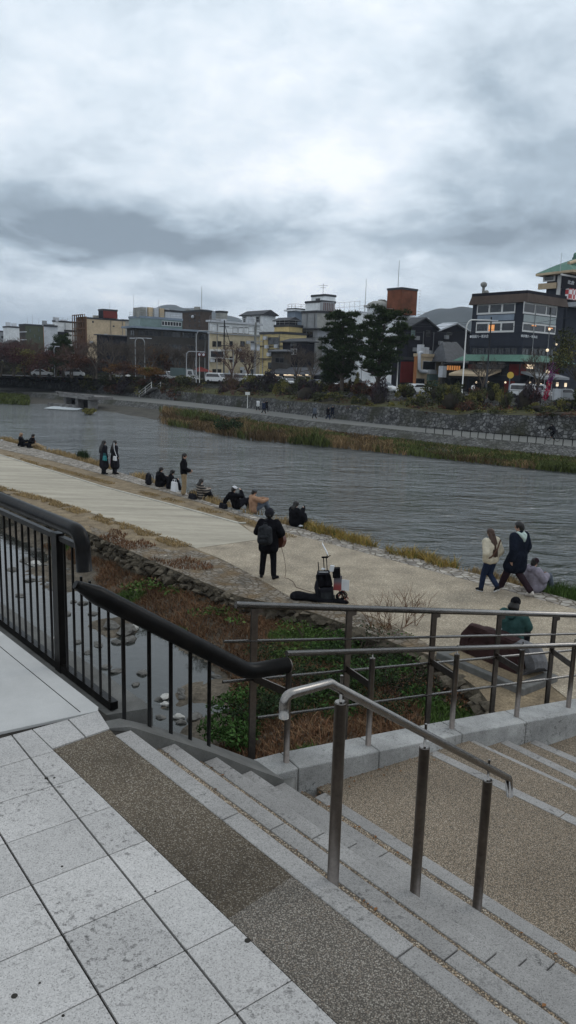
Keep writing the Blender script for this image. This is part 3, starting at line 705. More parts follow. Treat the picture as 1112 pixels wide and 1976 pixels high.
blades(b, [p for p in clumpy(along(PZ([(60, 985), (180, 1018), (300, 1068), (420, 1110)]), 5000, 0.5), 0.0, .9)], 0.03, 0.10, 0.012, 0.8, mi=2)
stuff(b.build('path_side_grass', [M['grassyel'], M['grassdry'], M['grassred']]))

# --- stream bed
ZW = -1.0
SH = [Vector(p+(0,)) for p in [(-40, 62), (-9.75, 26.5), (-7.2, 23.6), (-5.63, 21.12), (-4.3, 18.9), (-3.13, 17.34), (-1.91, 15.6), (-1.14, 14.53), (-1.0, 12.8), (-1.15, 11.4), (-0.75, 9.5), (-0.8, 5.0), (-0.6, -6)]]
def seg_d(p, pts):
    best = 1e9; sg = 1
    for a, c in zip(pts, pts[1:]):
        d = c-a; t = max(0, min(1, ((p.x-a.x)*d.x+(p.y-a.y)*d.y)/(d.x*d.x+d.y*d.y)))
        q = Vector((a.x+d.x*t, a.y+d.y*t, 0)); l = (Vector((p.x, p.y, 0))-q).length
        if l < best: best = l; sg = 1 if (d.x*(p.y-a.y)-d.y*(p.x-a.x)) > 0 else -1
    return best*sg
shoals = [(-7.4, 22.0, 1.3, .14), (-6.4, 20.6, .8, .10), (-4.5, 17.6, .55, .15), (-4.0, 17.0, .4, .13), (-5.4, 16.0, .35, .10), (-2.2, 13.2, .4, .09), (-1.7, 13.9, .5, .12), (-1.4, 12.2, .5, .10), (-3.0, 12.0, .4, .09), (-2.3, 10.6, .7, .11), (-3.6, 10.6, .5, .11)]
def gz(x, y, under=False):
    if under and seg_d(Vector((x, y, 0)), WL)*WSG < -0.5: return -3.2
    d = seg_d(Vector((x, y, 0)), SH); d += 0.35*mnoise.noise(Vector((x*.9, y*.9, 0)))+0.12*mnoise.noise(Vector((x*3, y*3, 1)))
    z = ZW + (min(0.60, 0.50*d) if d > 0 else max(-0.15, 0.09*d))
    if d > 0: z += 0.05*mnoise.noise(Vector((x*1.6, y*1.6, 5)))
    for sx, sy, sr, sh in shoals: z += sh*math.exp(-((x-sx)**2+(y-sy)**2)/sr**2)*(1+0.7*mnoise.noise(Vector((x*4, y*4, 9))))
    return z
# sign check: land lies towards the river
if gz(2.0, 12.0) < ZW: 
    _seg = seg_d
    def seg_d(p, pts): return -_seg(p, pts)
WSG = 1 if seg_d(Vector((-20, 5, 0)), WL) > 0 else -1
b = MB(); rows = []
for i in range(150):
    yy = 4.0 + i*0.16
    rows.append([Vector((xx*0.16, yy, gz(xx*0.16, yy, True))) for xx in range(-95, 48)])
b.quadpatch(rows, smooth=True)
M['bed'] = mat('stream_bed', (0.075, 0.065, 0.05), 0.9, 0.4, 1.6, 0.03, 9, col2=(0.15, 0.125, 0.095), fine=0.35, fscale=14)
struct(b.build('stream_bed', [M['bed']], fixn=True))
b = MB(); b.add([(-60, -10, -1.45), (6.0, -10, -1.45), (5, 12, -1.45), (-3, 22, -1.45), (-60, 92, -1.45)], [(0, 1, 2, 3, 4)]); struct(b.build('stream_floor', [M['bed']]))
def water(name, deep, bscale, bdist, stretch, rough=0.03, second=None, murk=0.6):
    m = bpy.data.materials.new(name); m.use_nodes = True; t = m.node_tree; bs = t.nodes['Principled BSDF']
    bs.inputs['Base Color'].default_value = (*deep, 1); bs.inputs['Roughness'].default_value = rough; bs.inputs['IOR'].default_value = 1.75 if second else 1.42; bs.inputs['Specular IOR Level'].default_value = 0.5
    g = _n(t, 'ShaderNodeNewGeometry'); mp = _n(t, 'ShaderNodeMapping'); mp.inputs['Rotation'].default_value = (0, 0, stretch[0]); mp.inputs['Scale'].default_value = (stretch[1], stretch[2], 1)
    t.links.new(g.outputs['Position'], mp.inputs[0])
    nz = _n(t, 'ShaderNodeTexNoise'); nz.inputs['Scale'].default_value = bscale; nz.inputs['Detail'].default_value = 5; nz.inputs['Roughness'].default_value = 0.6; nz.inputs['Distortion'].default_value = 0.4
    t.links.new(mp.outputs[0], nz.inputs['Vector'])
    h = nz.outputs['Fac']
    if second:
        nf = _n(t, 'ShaderNodeTexNoise'); nf.inputs['Scale'].default_value = bscale*3.4; nf.inputs['Detail'].default_value = 3; t.links.new(mp.outputs[0], nf.inputs['Vector'])
        h = _math(t, 'ADD', h, _math(t, 'MULTIPLY', nf.outputs['Fac'], 0.22))
    if second:
        # broad calmer and rougher patches of the current
        n2_ = _n(t, 'ShaderNodeTexNoise'); n2_.inputs['Scale'].default_value = second[0]; n2_.inputs['Detail'].default_value = 4; t.links.new(mp.outputs[0], n2_.inputs['Vector'])
        mr = _n(t, 'ShaderNodeMapRange'); mr.inputs[1].default_value = 0.35; mr.inputs[2].default_value = 0.62; mr.inputs[3].default_value = second[1]; mr.inputs[4].default_value = 1.0
        t.links.new(n2_.outputs['Fac'], mr.inputs[0]); h = _math(t, 'MULTIPLY', h, mr.outputs[0])
    bp = _n(t, 'ShaderNodeBump'); bp.inputs['Distance'].default_value = bdist; t.links.new(h, bp.inputs['Height']); t.links.new(bp.outputs[0], bs.inputs['Normal'])
    return m
M['river'] = water('river_water', (0.045, 0.052, 0.050), 0.80, 0.70, (math.radians(-8), 0.72, 1.35), 0.05, second=(0.10, 0.38))
M['stream'] = water('stream_water', (0.035, 0.037, 0.033), 3.0, 0.006, (0, 1, 1), 0.02)
sheet('stream_water', [(-60, -10), (6.2, -10), (6.2, 5), (5, 14), (-3, 23), (-60, 95)], ZW, M['stream'])
rp_ = [E_[0]-rn*1 - rv*60, E_[-1]-rn*1 + rv*60]; rq_ = [E_[-1]+rn*48+rv*60, E_[0]+rn*120-rv*60]
riv = sheet('river', [xy(p) for p in shift(E_, 0.3)] + [(120, -60), (160, 20), (70, 60), (-60, 190), (-120, 260)], -1.9, M['river'])
# --- rubble wall
rw = thing('rubble_wall', 'low dark rubble stone wall along the stream side of the river path', 'wall')
b = MB(); b.quadpatch([[Vector((p.x, p.y, -0.01)) for p in WL], [Vector((p.x-0.12, p.y-0.15, -1.1)) for p in WL]], smooth=False); b.build('wall_core', [M['wallstone']], rw, fixn=True)
b = MB(); n_ = 0
seg = [(a, c) for a, c in zip(WL[1:], WL[2:-1])]; seg = [(WL[1]-rv*16, WL[1])] + seg
for a, c in seg:
    L_ = (c-a).length; d = (c-a).normalized()
    for row in range(3):
        q = R.uniform(0, .2)
        while q < L_:
            s_ = R.uniform(.11, .19); p = a+d*q
            s_ *= R.choice([.6, .8, 1, 1.25]); b.rock((p.x-0.03*row-R.uniform(-.05, .05), p.y-0.04*row-R.uniform(-.04, .08), -0.08-0.14*row+R.uniform(-.05, .03)), (s_, s_*.8, s_*R.uniform(.35, .6)), R.random()*99, sub=1, rough=0.95)
            q += s_*1.35
b.build('stone', [M['wallstone']], rw)
# --- dead grass and weeds in the stream valley
WS = 1 if seg_d(Vector((0, 25, 0)), WL) > 0 else -1
b = MB(); pts = []; mi_pts = {0: [], 1: []}
while len(pts) < 52000:
    x_ = R.uniform(-9, 4.5); y_ = R.uniform(8.5, 25)
    p = Vector((x_, y_, 0)); d = seg_d(p, SH)
    if d < 0.05 or d > 7: continue
    if seg_d(p, WL)*WS > -0.1: continue
    if mnoise.noise(Vector((x_*.9, y_*.9, 2))) + min(.6, d*.6) < R.uniform(-.3, .2): continue
    pts.append(p); g_ = mnoise.noise(Vector((x_*.55, y_*.55, 7)))
    mi_pts[1 if g_ > 0.24 else 0].append(Vector((x_, y_, gz(x_, y_)-0.01)))
blades(b, mi_pts[0][::2], 0.06, 0.20, 0.009, 1.6, mi=0); blades(b, mi_pts[0][1::2], 0.05, 0.16, 0.009, 1.8, mi=2); blades(b, mi_pts[1], 0.05, 0.16, 0.012, 1.2, mi=1)
stuff(b.build('dead_grass', [M['grassred'], M['grassgrn'], mat('brown_dead_grass', (.20, .125, .07), .95, .3, .7, island=.5)]))
# --- stones in the stream
M['rockg'] = mat('river_rock', (0.12, 0.115, 0.105), 0.85, 0.4, 6, 0.01, 25, fine=0.2, fscale=30)
M['rockl'] = mat('pale_river_rock', (0.40, 0.39, 0.36), 0.85, 0.2, 8, 0.01, 25, fine=0.15, fscale=30)
protos = []
for k in range(4):
    b = MB(); b.rock((0, 0, 0), (1, 0.7, 0.35), 13.7*k+2, sub=2, rough=0.55); 
    me_o = b.build('stream_stone', [M['rockg']]); protos.append(me_o)
b = MB(); b.rock((0, 0, 0), (1, 0.75, 0.5), 5.1, sub=2, rough=0.5); pale = b.build('pale_stone', [M['rockl']])
big = [(70, 1062, .35), (55, 1083, .42), (100, 1075, .25), (215, 1215, .35), (245, 1222, .4), (225, 1240, .22), (250, 1236, .3), (205, 1288, .2), (225, 1296, .2), (212, 1330, .32), (275, 1300, .2), (308, 1350, .15), (350, 1337, .16), (352, 1348, .14), (262, 1322, .14), (310, 1385, .15), (375, 1385, .25), (275, 1385, .17), (350, 1395, .14), (180, 1185, .2), (60, 1120, .22), (95, 1130, .18), (150, 1240, .15), (130, 1185, .2), (40, 1150, .2), (25, 1100, .25), (160, 1165, .2), (170, 1260, .16), (190, 1245, .2), (200, 1310, .18)]
i = 0
for px, py, r_ in big:
    p = atz(px, py, ZW); o = protos[i % 4] if i < 4 else protos[i % 4].copy()
    if i >= 4: COL.objects.link(o)
    o.location = (p.x, p.y, max(ZW, gz(p.x, p.y))+0.01); o.rotation_euler = (0, 0, R.uniform(0, 6)); o.scale = (r_*.75,)*3
    tag(o, 'grey river stone lying in the shallow stream below the pavement', 'stone', 'grey stones in the stream'); i += 1
for j in range(46):
    x_ = R.uniform(-8, -1.2); y_ = R.uniform(10, 24)
    d = seg_d(Vector((x_, y_, 0)), SH)
    if d > 0.5 or d < -3.4: continue
    o = protos[j % 4].copy(); COL.objects.link(o); r_ = R.uniform(.06, .17); o.location = (x_, y_, max(ZW, gz(x_, y_))+0.005); o.rotation_euler = (0, 0, R.uniform(0, 6)); o.scale = (r_,)*3
    tag(o, 'grey river stone lying in the shallow stream below the pavement', 'stone', 'grey stones in the stream')
for k, (px, py, r_) in enumerate([(213, 1330, .19), (318, 1347, .12), (319, 1362, .09), (255, 1215, .20), (68, 1090, .24), (103, 1235, .11), (345, 1386, .11), (205, 1333, .09)]):
    o = pale if k == 0 else pale.copy()
    if k: COL.objects.link(o)
    p = atz(px, py, ZW); o.location = (p.x, p.y, max(ZW, gz(p.x, p.y))+0.03); o.rotation_euler = (0, 0, R.uniform(0, 6)); o.scale = (r_, r_, r_*.8)
    tag(o, 'pale whitish stone standing out of the dark shallow stream', 'stone', 'pale stones in the stream')
# --- weeds and bushes behind the kerb wall
def weed(name, label, px, py, z, rad, h, n, size, mt, m2=None, cat='bush', nb=14):
    c = atz(px, py, z); c.z = gz(c.x, c.y); t = thing(name, label, cat, c)
    b = MB()
    for k in range(nb):
        a = R.uniform(0, 2*PI); q = math.sqrt(R.random())*rad
        cc = (math.cos(a)*q, math.sin(a)*q, h*(0.25+0.5*R.random()*(1-q/rad*.5)))
        leaves(b, n//nb, cc, (rad*.36, rad*.36, h*.4), size, mi=0 if (m2 is None or R.random() < .6) else 1)
    b.build('foliage', [mt] + ([m2] if m2 else []), t)
    b = MB()
    for k in range(22):
        a = R.uniform(0, 2*PI); q = R.uniform(.2, .9)*rad
        b.tube([(0, 0, -0.1), (math.cos(a)*q*.5, math.sin(a)*q*.5, h*.5), (math.cos(a)*q, math.sin(a)*q, h*R.uniform(.6, 1.0))], [.012, .008, .003], 3)
    b.build('stems', [M['twig']], t); return t
weed('leafy_bush', 'bright green leafy bush behind the left end of the kerb wall', 490, 1425, -1.0, 0.95, 0.42, 4200, 0.036, M['leafgrn'], M['leafdk'])
weed('leafy_bush', 'green bush behind the kerb wall between the first two steel posts', 600, 1400, -0.9, 0.9, 0.42, 4200, 0.030, M['leafdk'], M['leafgrn'])
weed('leafy_bush', 'large dark green bush behind the steel fence in front of the rubble wall', 590, 1275, -0.7, 1.25, 0.32, 4600, 0.030, M['leafdk'], M['grassgrn'])
weed('leafy_bush', 'dark green bush in the stream bed below the bare twiggy shrub', 685, 1305, -0.7, 1.3, 0.5, 5400, 0.030, M['leafdk'], M['leafgrn'])
weed('leafy_bush', 'dark bush growing close to the stone plinth', 790, 1300, -0.5, 1.0, 0.4, 4200, 0.028, M['leafdk'], M['twig'])
weed('leafy_bush', 'dark green bush behind the third steel kerb post', 740, 1370, -0.7, 1.0, 0.45, 4600, 0.028, M['leafdk'], M['leafgrn'])
weed('leafy_bush', 'low reddish brown shrub at the foot of the kerb wall below the plinth', 850, 1365, -0.7, 1.0, 0.3, 3600, 0.028, M['grassred'], M['twig'])
weed('leafy_bush', 'small green weed clump in the middle of the russet grass', 445, 1205, -0.7, 0.8, 0.18, 700, 0.04, M['grassgrn'], M['grassred'])
weed('leafy_bush', 'green weed patch on the russet grass near the rubble wall', 330, 1145, -0.7, 1.1, 0.16, 900, 0.05, M['grassgrn'], M['grassred'])
c = atz(745, 1240, -0.3); t = thing('bare_shrub', 'bare twiggy reddish shrub rising above the bushes in front of the path', 'shrub', (c.x, c.y, gz(c.x, c.y)))
def grow(b, p, d, l, r, dep, rng, spread=.5, up=.1, kids=3, tips=None):
    q = p + d*l; b.tube([p, p+d*l*.5+Vector((rng.uniform(-1, 1), rng.uniform(-1, 1), 0))*l*.05, q], [r, r*.85, r*.65], 4 if dep > 2 else 3, caps=False)
    if dep == 0:
        if tips is not None: tips.append(q)
        return
    for k in range(kids):
        nd = (d + Vector((rng.gauss(0, spread), rng.gauss(0, spread), rng.gauss(0, spread*.6)+up))).normalized()
        grow(b, p + d*l*rng.uniform(.55, 1.0), nd, l*rng.uniform(.6, .85), r*.6, dep-1, rng, spread, up, kids, tips)
b = MB()
for k in range(9): grow(b, Vector((R.uniform(-.5, .5), R.uniform(-.3, .3), 0)), Vector((R.gauss(0, .45), R.gauss(0, .3), 1)).normalized(), 0.55, .012, 3, R, .45, .1)
b.build('branches', [M['grassred']], t)

# --- stone monument and plinth
pl = [atz(842, 1258, 0.12), atz(1010, 1330, 0.12), atz(1078, 1303, 0.12)]; pl.append(pl[0]+pl[2]-pl[1])
mo = thing('stone_plinth', 'flat grey stone plinth with squared corners set at the edge of the path', 'plinth', (0, 0, 0))
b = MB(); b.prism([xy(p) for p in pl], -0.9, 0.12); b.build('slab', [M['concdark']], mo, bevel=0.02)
cen = (pl[0]+pl[1]+pl[2]+pl[3])/4
b = MB(); b.prism([xy(p+(cen-p)*0.22) for p in pl], 0.1, 0.128); b.build('inner_bed', [M['dirt']], mo)
M['redrock'] = mat('reddish_boulder', (0.035, 0.018, 0.017), 0.75, 0.4, 2.5, 0.02, 9, fine=0.15, fscale=60)
M['greyrock'] = mat('split_grey_face', (0.12, 0.12, 0.125), 0.8, 0.25, 4, 0.012, 14, fine=0.2, fscale=60)
# boulder: near outline traced from the photograph on a plane through the plinth, given 0.75 m of thickness
A_, B_ = pl[0]+(pl[3]-pl[0])*0.42, pl[1]+(pl[2]-pl[1])*0.42; bd_ = (B_-A_); bd_.z = 0; bd_.normalize(); bn_ = Vector((-bd_.y, bd_.x, 0)); bn_ = bn_ if bn_.dot(rn) > 0 else -bn_
def onp(px, py): s_, z_ = atpl(px, py, A_, bd_); return Vector((A_.x+bd_.x*s_, A_.y+bd_.y*s_, z_))
prof = [(884, 1268), (884, 1248), (891, 1222), (905, 1206), (930, 1214), (965, 1224), (1000, 1238), (1022, 1252), (1034, 1280), (1036, 1296), (1005, 1310)]
pts = [onp(*p) for p in prof]; pts[0].z = 0.12; pts[-1].z = 0.10; pts[-2].z = max(pts[-2].z, .12)
N_ = len(pts); rows = []
cx_ = sum((p.x for p in pts))/N_; cy_ = sum((p.y for p in pts))/N_
for k, (off, ins, lift) in enumerate([(-0.02, .25, 0), (0.0, 0.03, 0.0), (0.10, 0.0, 0.01), (0.28, 0.03, -0.02), (0.46, 0.12, -0.10), (0.52, .3, -0.18)]):
    rows.append([Vector((p.x+(cx_-p.x)*ins, p.y+(cy_-p.y)*ins, max(0.09, 0.12+(p.z-0.12)*(1-ins*.5)+lift*(p.z > .2)))) + bn_*off + Vector((0, 0, 0.02*mnoise.noise(Vector((k*.9, p.x*3, p.z*3))) if p.z > .2 else 0)) for p in pts])
b = MB(); b.quadpatch(rows, 0, False); n0 = len(b.v)
b.add(rows[0], [tuple(range(N_))], 0); b.add(rows[-1], [tuple(range(N_))], 0)
bo = b.build('boulder', [M['redrock'], M['greyrock']], None, fixn=True)
for p in bo.data.polygons:
    if p.center.dot(bd_) > pts[6].dot(bd_)-0.03 : p.material_index = 1
tag(bo, 'dark reddish brown boulder with a split grey right end resting on the stone plinth', 'boulder')
bm = bmesh.new(); bm.from_mesh(bo.data); bmesh.ops.triangulate(bm, faces=bm.faces); bmesh.ops.subdivide_edges(bm, edges=bm.edges, cuts=2, use_grid_fill=True)
for v in bm.verts:
    if v.co.z > .14:
        q = v.co*2.1; v.co += v.normal*(.055*mnoise.noise(q) + .03*mnoise.noise(q*3.1))
bm.to_mesh(bo.data); bm.free(); bo.data.polygons.foreach_set('use_smooth', [False]*len(bo.data.polygons))
# ================================================================ FAR BANK
R = random.Random(5)
ZP, ZR, ZB = -0.9, 2.3, 2.2
cols = [-260, 0, 150, 300, 480, 600, 740, 900, 1112, 1420]
y_near = [738, 752, 765, 778, 797, 812, 826, 843, 862, 893]
y_far = [732, 743, 756, 769, 788, 803, 819, 833, 850, 877]
y_wt = [716, 727, 739, 751, 766, 777, 785, 799, 799, 808]
y_rd = [716, 722, 727, 735, 742, 749, 759, 767, 772, 782]
y_sh = [770, 780, 788, 818, 852, 862, 876, 894, 917, 955]
Pn = [atz(x, y, ZP) for x, y in zip(cols, y_near)]
Pf = [atz(x, y, ZP) for x, y in zip(cols, y_far)]
Sh = [atz(x, y, -1.95) for x, y in zip(cols, y_sh)]
Rd = [atz(x, y, ZR) for x, y in zip(cols, y_rd)]
WT = []
for x, y, p in zip(cols, y_wt, Pf):
    q = aty(x, y, p.y+1.2); WT.append(Vector((q.x, q.y, min(max(q.z, 0.0), 1.5))))
def lerp(a, b, t): return a*(1-t)+b*t
def refine(P, k=10, jit=0.0, seed=0):
    out = []
    for a, c in zip(P, P[1:]):
        for i in range(k):
            q = lerp(a, c, i/k)
            if jit: q = q + Vector((0, 0, jit*mnoise.noise(Vector((q.x*.25, q.y*.25, seed)))))
            out.append(q)
    out.append(P[-1]); return out
M['farwall'] = stones('far_stone_wall', [(.085,.085,.085),(.18,.18,.175),(.045,.045,.045),(.13,.13,.128)], 2.6, (.03,.03,.03), 0.10, width=0.12, moss=((.035, .035, .022), .30, 0.47))
M['farslope'] = stones('far_slope_stone', [(.085,.083,.08),(.15,.148,.14),(.055,.055,.05)], 3.2, (.045,.045,.04), 0.1, width=0.09, moss=((.045, .045, .03), .3, 0.5))
M['farprom'] = mat('far_promenade', (0.145, 0.145, 0.135), 0.9, 0.12, 0.4, fine=0.1, fscale=3)
M['fargrass'] = mat('far_bank_soil', (0.07, 0.05, 0.03), 0.95, 0.5, 0.35, col2=(0.07, 0.075, 0.03), fine=0.4, fscale=2.5)
M['gravel'] = mat('wet_gravel', (0.06, 0.055, 0.045), 0.8, 0.4, 0.5, fine=0.3, fscale=4)
# wall face between water and promenade, promenade, rear wall, slope, upper wall, road verge
foot = []
for i, (a, c) in enumerate(zip(Pn, Sh)):
    d = Vector((c.x-a.x, c.y-a.y, 0)); L_ = d.length; d.normalize()
    w_ = min(L_*0.5, 2.2); foot.append(Vector((a.x+d.x*w_, a.y+d.y*w_, -1.75)))
b = MB(); b.quadpatch([refine(foot), refine(Pn)], smooth=False); struct(b.build('lower_slope', [M['farslope']], fixn=True))
b = MB(); b.quadpatch([refine(Pn), refine(Pf)], smooth=False); struct(b.build('promenade', [M['farprom']], fixn=True))
b = MB(); b.quadpatch([refine([p+Vector((0,0,-.1)) for p in Sh]), refine([lerp(a, c, .5)+Vector((0, 0, .12)) for a, c in zip(foot, Sh)], 10, .15, 4), refine(foot)], smooth=True); struct(b.build('shore', [M['gravel']], fixn=True))
b = MB(); b.quadpatch([refine(Pf, 24, .0), refine(WT, 24, .35, 2)], smooth=False); w_o = b.build('retaining_wall', [M['farwall']], fixn=True)
tag(w_o, 'long grey rubble retaining wall behind the promenade across the river', 'wall')
UB = [lerp(a, c, .82) for a, c in zip(WT, Rd)]
for p, r_ in zip(UB, Rd): p.z = 1.45
b = MB(); b.quadpatch([refine(WT, 24, .35, 2), refine([lerp(a, c, .5)+Vector((0, 0, .1)) for a, c in zip(WT, UB)], 24, .4, 6), refine(UB, 24, .2, 8)], smooth=True); struct(b.build('bank_slope', [M['fargrass']], fixn=True))
b = MB(); b.quadpatch([refine(UB, 24, .2, 8), refine([p+Vector((0, 0, -.02)) for p in Rd], 24)], smooth=False); w_o = b.build('upper_wall', [M['farwall']], fixn=True)
tag(w_o, 'low grey stone wall at the top of the bank below the roadside fence', 'wall')
M['asph'] = mat('asphalt', (0.05, 0.05, 0.052), 0.9, 0.2, 0.6, fine=0.15, fscale=8)
M['land'] = mat('town_ground', (0.10, 0.10, 0.09), 0.95, 0.2, 0.1)
rd0 = [p + Vector((0, 0, -0.02)) for p in Rd]
b = MB(); poly = [xy(p) for p in rd0] + [(400, 0), (5200, 0), (5200, 5200), (-5200, 5200), (-5200, 800), xy(rd0[0]+Vector((-200, 260, 0)))]
ar = sum(poly[i-1][0]*poly[i][1]-poly[i][0]*poly[i-1][1] for i in range(len(poly)))
if ar < 0: poly = poly[::-1]
b.add([(x, y, ZR-0.03) for x, y in poly], [tuple(range(len(poly)))]); struct(b.build('ground', [M['land']]))
# base terrain everywhere below the water, to the horizon
b = MB(); b.add([(-5200, -1500, -3.4), (5200, -1500, -3.4), (5200, 5200, -3.4), (-5200, 5200, -3.4)], [(0, 1, 2, 3)]); struct(b.build('riverbed', [M['gravel']]))
# road
def off_line(P, d0): 
    out = []
    for i, p in enumerate(P):
        d = (P[min(i+1, len(P)-1)]-P[max(i-1, 0)]); d.z = 0; d.normalize(); n_ = Vector((-d.y, d.x, 0)); n_ = n_ if n_.y > 0 else -n_
        out.append(p+n_*d0)
    return out
RDS = [atz(x, y, ZR) for x, y in [(-260, 719), (150, 729), (480, 742.5), (740, 759), (1112, 774), (1420, 788)]]
a_, c_ = off_line(RDS, 3), off_line(RDS, 17)
b = MB(); b.quadpatch([[p+Vector((0, 0, .004)) for p in a_], [p+Vector((0, 0, .004)) for p in c_]], smooth=False); struct(b.build('road', [M['asph']], fixn=True))
M['line'] = plain('road_paint', (.75, .75, .72), .7)
b = MB(); m1, m2 = off_line(RDS, 9.9), off_line(RDS, 10.1); b.quadpatch([[p+Vector((0, 0, .010)) for p in m1], [p+Vector((0, 0, .010)) for p in m2]], smooth=False); struct(b.build('lane_line', [M['line']], fixn=True))

# --- roadside hedge and black railing at the right
def at_col(P, x): # interpolate a bank line at photo column x
    for i in range(len(cols)-1):
        if cols[i] <= x <= cols[i+1]: return lerp(P[i], P[i+1], (x-cols[i])/(cols[i+1]-cols[i]))
    return P[-1]
M['hedge'] = mat('clipped_hedge_leaf', (0.045, 0.05, 0.022), 0.8, 0.3, .8, island=.6)
M['red'] = mat('russet_leaf', (0.085, 0.040, 0.026), 0.8, 0.35, .6, island=.6)
M['olive'] = mat('olive_leaf', (0.13, 0.12, 0.035), 0.8, 0.35, .6, island=.6)
M['purple'] = mat('purple_black_leaf', (0.035, 0.028, 0.032), 0.85, 0.3, .8, island=.6)
M['orange'] = mat('orange_autumn_leaf', (0.15, 0.078, 0.028), 0.8, 0.35, .6, island=.6)
M['wine'] = mat('wine_red_leaf', (0.062, 0.026, 0.026), 0.8, 0.35, .6, island=.6)
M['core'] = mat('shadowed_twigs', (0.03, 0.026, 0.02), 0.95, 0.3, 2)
def shrub_mesh(key, mats, n, size, seed, shape=1.0, lumps=9, loose=0.0):
    rg = random.Random(seed); b = MB()
    for k in range(lumps):
        a = rg.uniform(0, 2*PI); q = rg.uniform(.1, .75+loose); c = (math.cos(a)*q, math.sin(a)*q, .30+rg.uniform(-.15, .45)*shape*(1-q*.4)); r = rg.uniform(.22, .46)
        leaves(b, n//lumps, c, (r, r, r*shape*.9), size, rg, mi=0 if rg.random() < .7 else 1, shell=.55)
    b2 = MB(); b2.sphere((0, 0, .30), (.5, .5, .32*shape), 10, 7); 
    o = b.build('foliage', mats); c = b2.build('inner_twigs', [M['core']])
    COL.objects.unlink(o); COL.objects.unlink(c); return (o.data, c.data)
SHK = {'hedge': [shrub_mesh('h', [M['hedge'], M['olive']], 1500, .07, s) for s in (1, 2)], 'red': [shrub_mesh('r', [M['red'], M['hedge']], 1500, .07, s, loose=.1) for s in (3, 4)],
       'olive': [shrub_mesh('o', [M['olive'], M['hedge']], 1500, .07, s, loose=.15) for s in (5, 6)], 'purple': [shrub_mesh('p', [M['purple'], M['wine']], 1700, .06, s) for s in (7, 8)],
       'orange': [shrub_mesh('g', [M['orange'], M['olive']], 900, .07, s, loose=.2) for s in (9,)], 'wine': [shrub_mesh('w', [M['wine'], M['red']], 1500, .07, s, loose=.1) for s in (10, 11)]}
words = {'hedge': 'dark green', 'red': 'rust brown', 'olive': 'olive yellow', 'purple': 'purplish black', 'orange': 'orange', 'wine': 'wine red'}
SHR = []
def shrub(kind, px, pyb, wpx, hpx, t, cat='shrub'):
    """px column, pyb row of its base, size in photo pixels, t: 0 at the wall top ... 1 at the road"""
    a, c = at_col(WT, px), at_col(Rd, px)
    base = lerp(a, c, t); z = base.z if t < .95 else ZR
    if t < .82: z = lerp(a, c, t).z*0.5+ lerp(a, Vector((c.x, c.y, 1.45)), t/.82).z*0.5
    q = aty(px, pyb, base.y); k = base.y/FPX*1.03
    SHR.append((kind, px, Vector((q.x, q.y, min(z, q.z+.3)-.15)), wpx*k/1.7, hpx*k/0.95, t))
for row in [('purple', 1011, 795, 38, 50, .45), ('hedge', 972, 790, 26, 34, .45), ('red', 920, 760, 34, 22, .9), ('hedge', 868, 795, 46, 42, .35), ('olive', 888, 776, 34, 32, .55), ('red', 902, 800, 34, 28, .3), ('olive', 800, 800, 42, 30, .3),
            ('olive', 760, 812, 36, 28, .12), ('hedge', 845, 768, 46, 28, .85), ('hedge', 786, 770, 34, 22, .85), ('purple', 729, 790, 34, 46, .4), ('red', 700, 752, 40, 22, .9), ('olive', 688, 752, 20, 34, .9), ('hedge', 690, 795, 30, 26, .2),
            ('hedge', 640, 790, 60, 26, .25), ('purple', 590, 785, 44, 44, .3), ('hedge', 552, 770, 36, 30, .5), ('olive', 540, 762, 30, 24, .7), ('purple', 520, 760, 40, 34, .75), ('red', 655, 758, 34, 20, .9), ('orange', 668, 756, 22, 18, .95),
            ('orange', 425, 778, 20, 26, .3), ('purple', 432, 785, 22, 34, .25), ('red', 388, 780, 44, 22, .25), ('red', 350, 770, 46, 22, .3), ('red', 335, 762, 30, 20, .5), ('hedge', 365, 748, 50, 18, .8), ('hedge', 450, 752, 40, 18, .8),
            ('red', 345, 745, 30, 16, .9), ('hedge', 290, 765, 40, 22, .3), ('purple', 260, 762, 50, 28, .3), ('red', 228, 758, 34, 20, .3), ('hedge', 190, 752, 50, 24, .3), ('purple', 105, 741, 44, 26, .45), ('hedge', 150, 748, 44, 26, .3), ('olive', 70, 738, 40, 20, .3),
            ('purple', 35, 737, 44, 22, .45), ('wine', 15, 735, 50, 30, .4), ('red', 300, 742, 40, 18, .8), ('hedge', 225, 744, 60, 18, .8), ('wine', 130, 732, 40, 26, .7), ('hedge', 60, 730, 50, 24, .7), ('hedge', 1090, 790, 40, 20, .4), ('olive', 1040, 792, 40, 14, .35), ('hedge', 1060, 800, 30, 14, .1),
            ('olive', 950, 806, 50, 12, .1), ('red', 1080, 806, 60, 10, .05), ('hedge', 925, 770, 30, 26, .8), ('hedge', 1140, 800, 60, 40, .3), ('hedge', 620, 758, 40, 20, .9), ('hedge', 585, 748, 40, 18, .95), ('hedge', 490, 752, 40, 22, .8), ('hedge', 950, 766, 24, 28, .9), ('orange', 655, 795, 24, 16, .2),
            ('olive', 720, 800, 34, 18, .2), ('purple', 470, 770, 40, 26, .5), ('olive', 575, 795, 26, 14, .1), ('hedge', 5, 722, 60, 30, .9), ('red', 75, 722, 50, 34, .9), ('hedge', 120, 722, 50, 30, .9), ('purple', 170, 724, 50, 30, .9)]: shrub(*row)
byk = {}
for s_ in sorted(SHR, key=lambda q: q[1]): byk.setdefault(s_[0], []).append(s_)
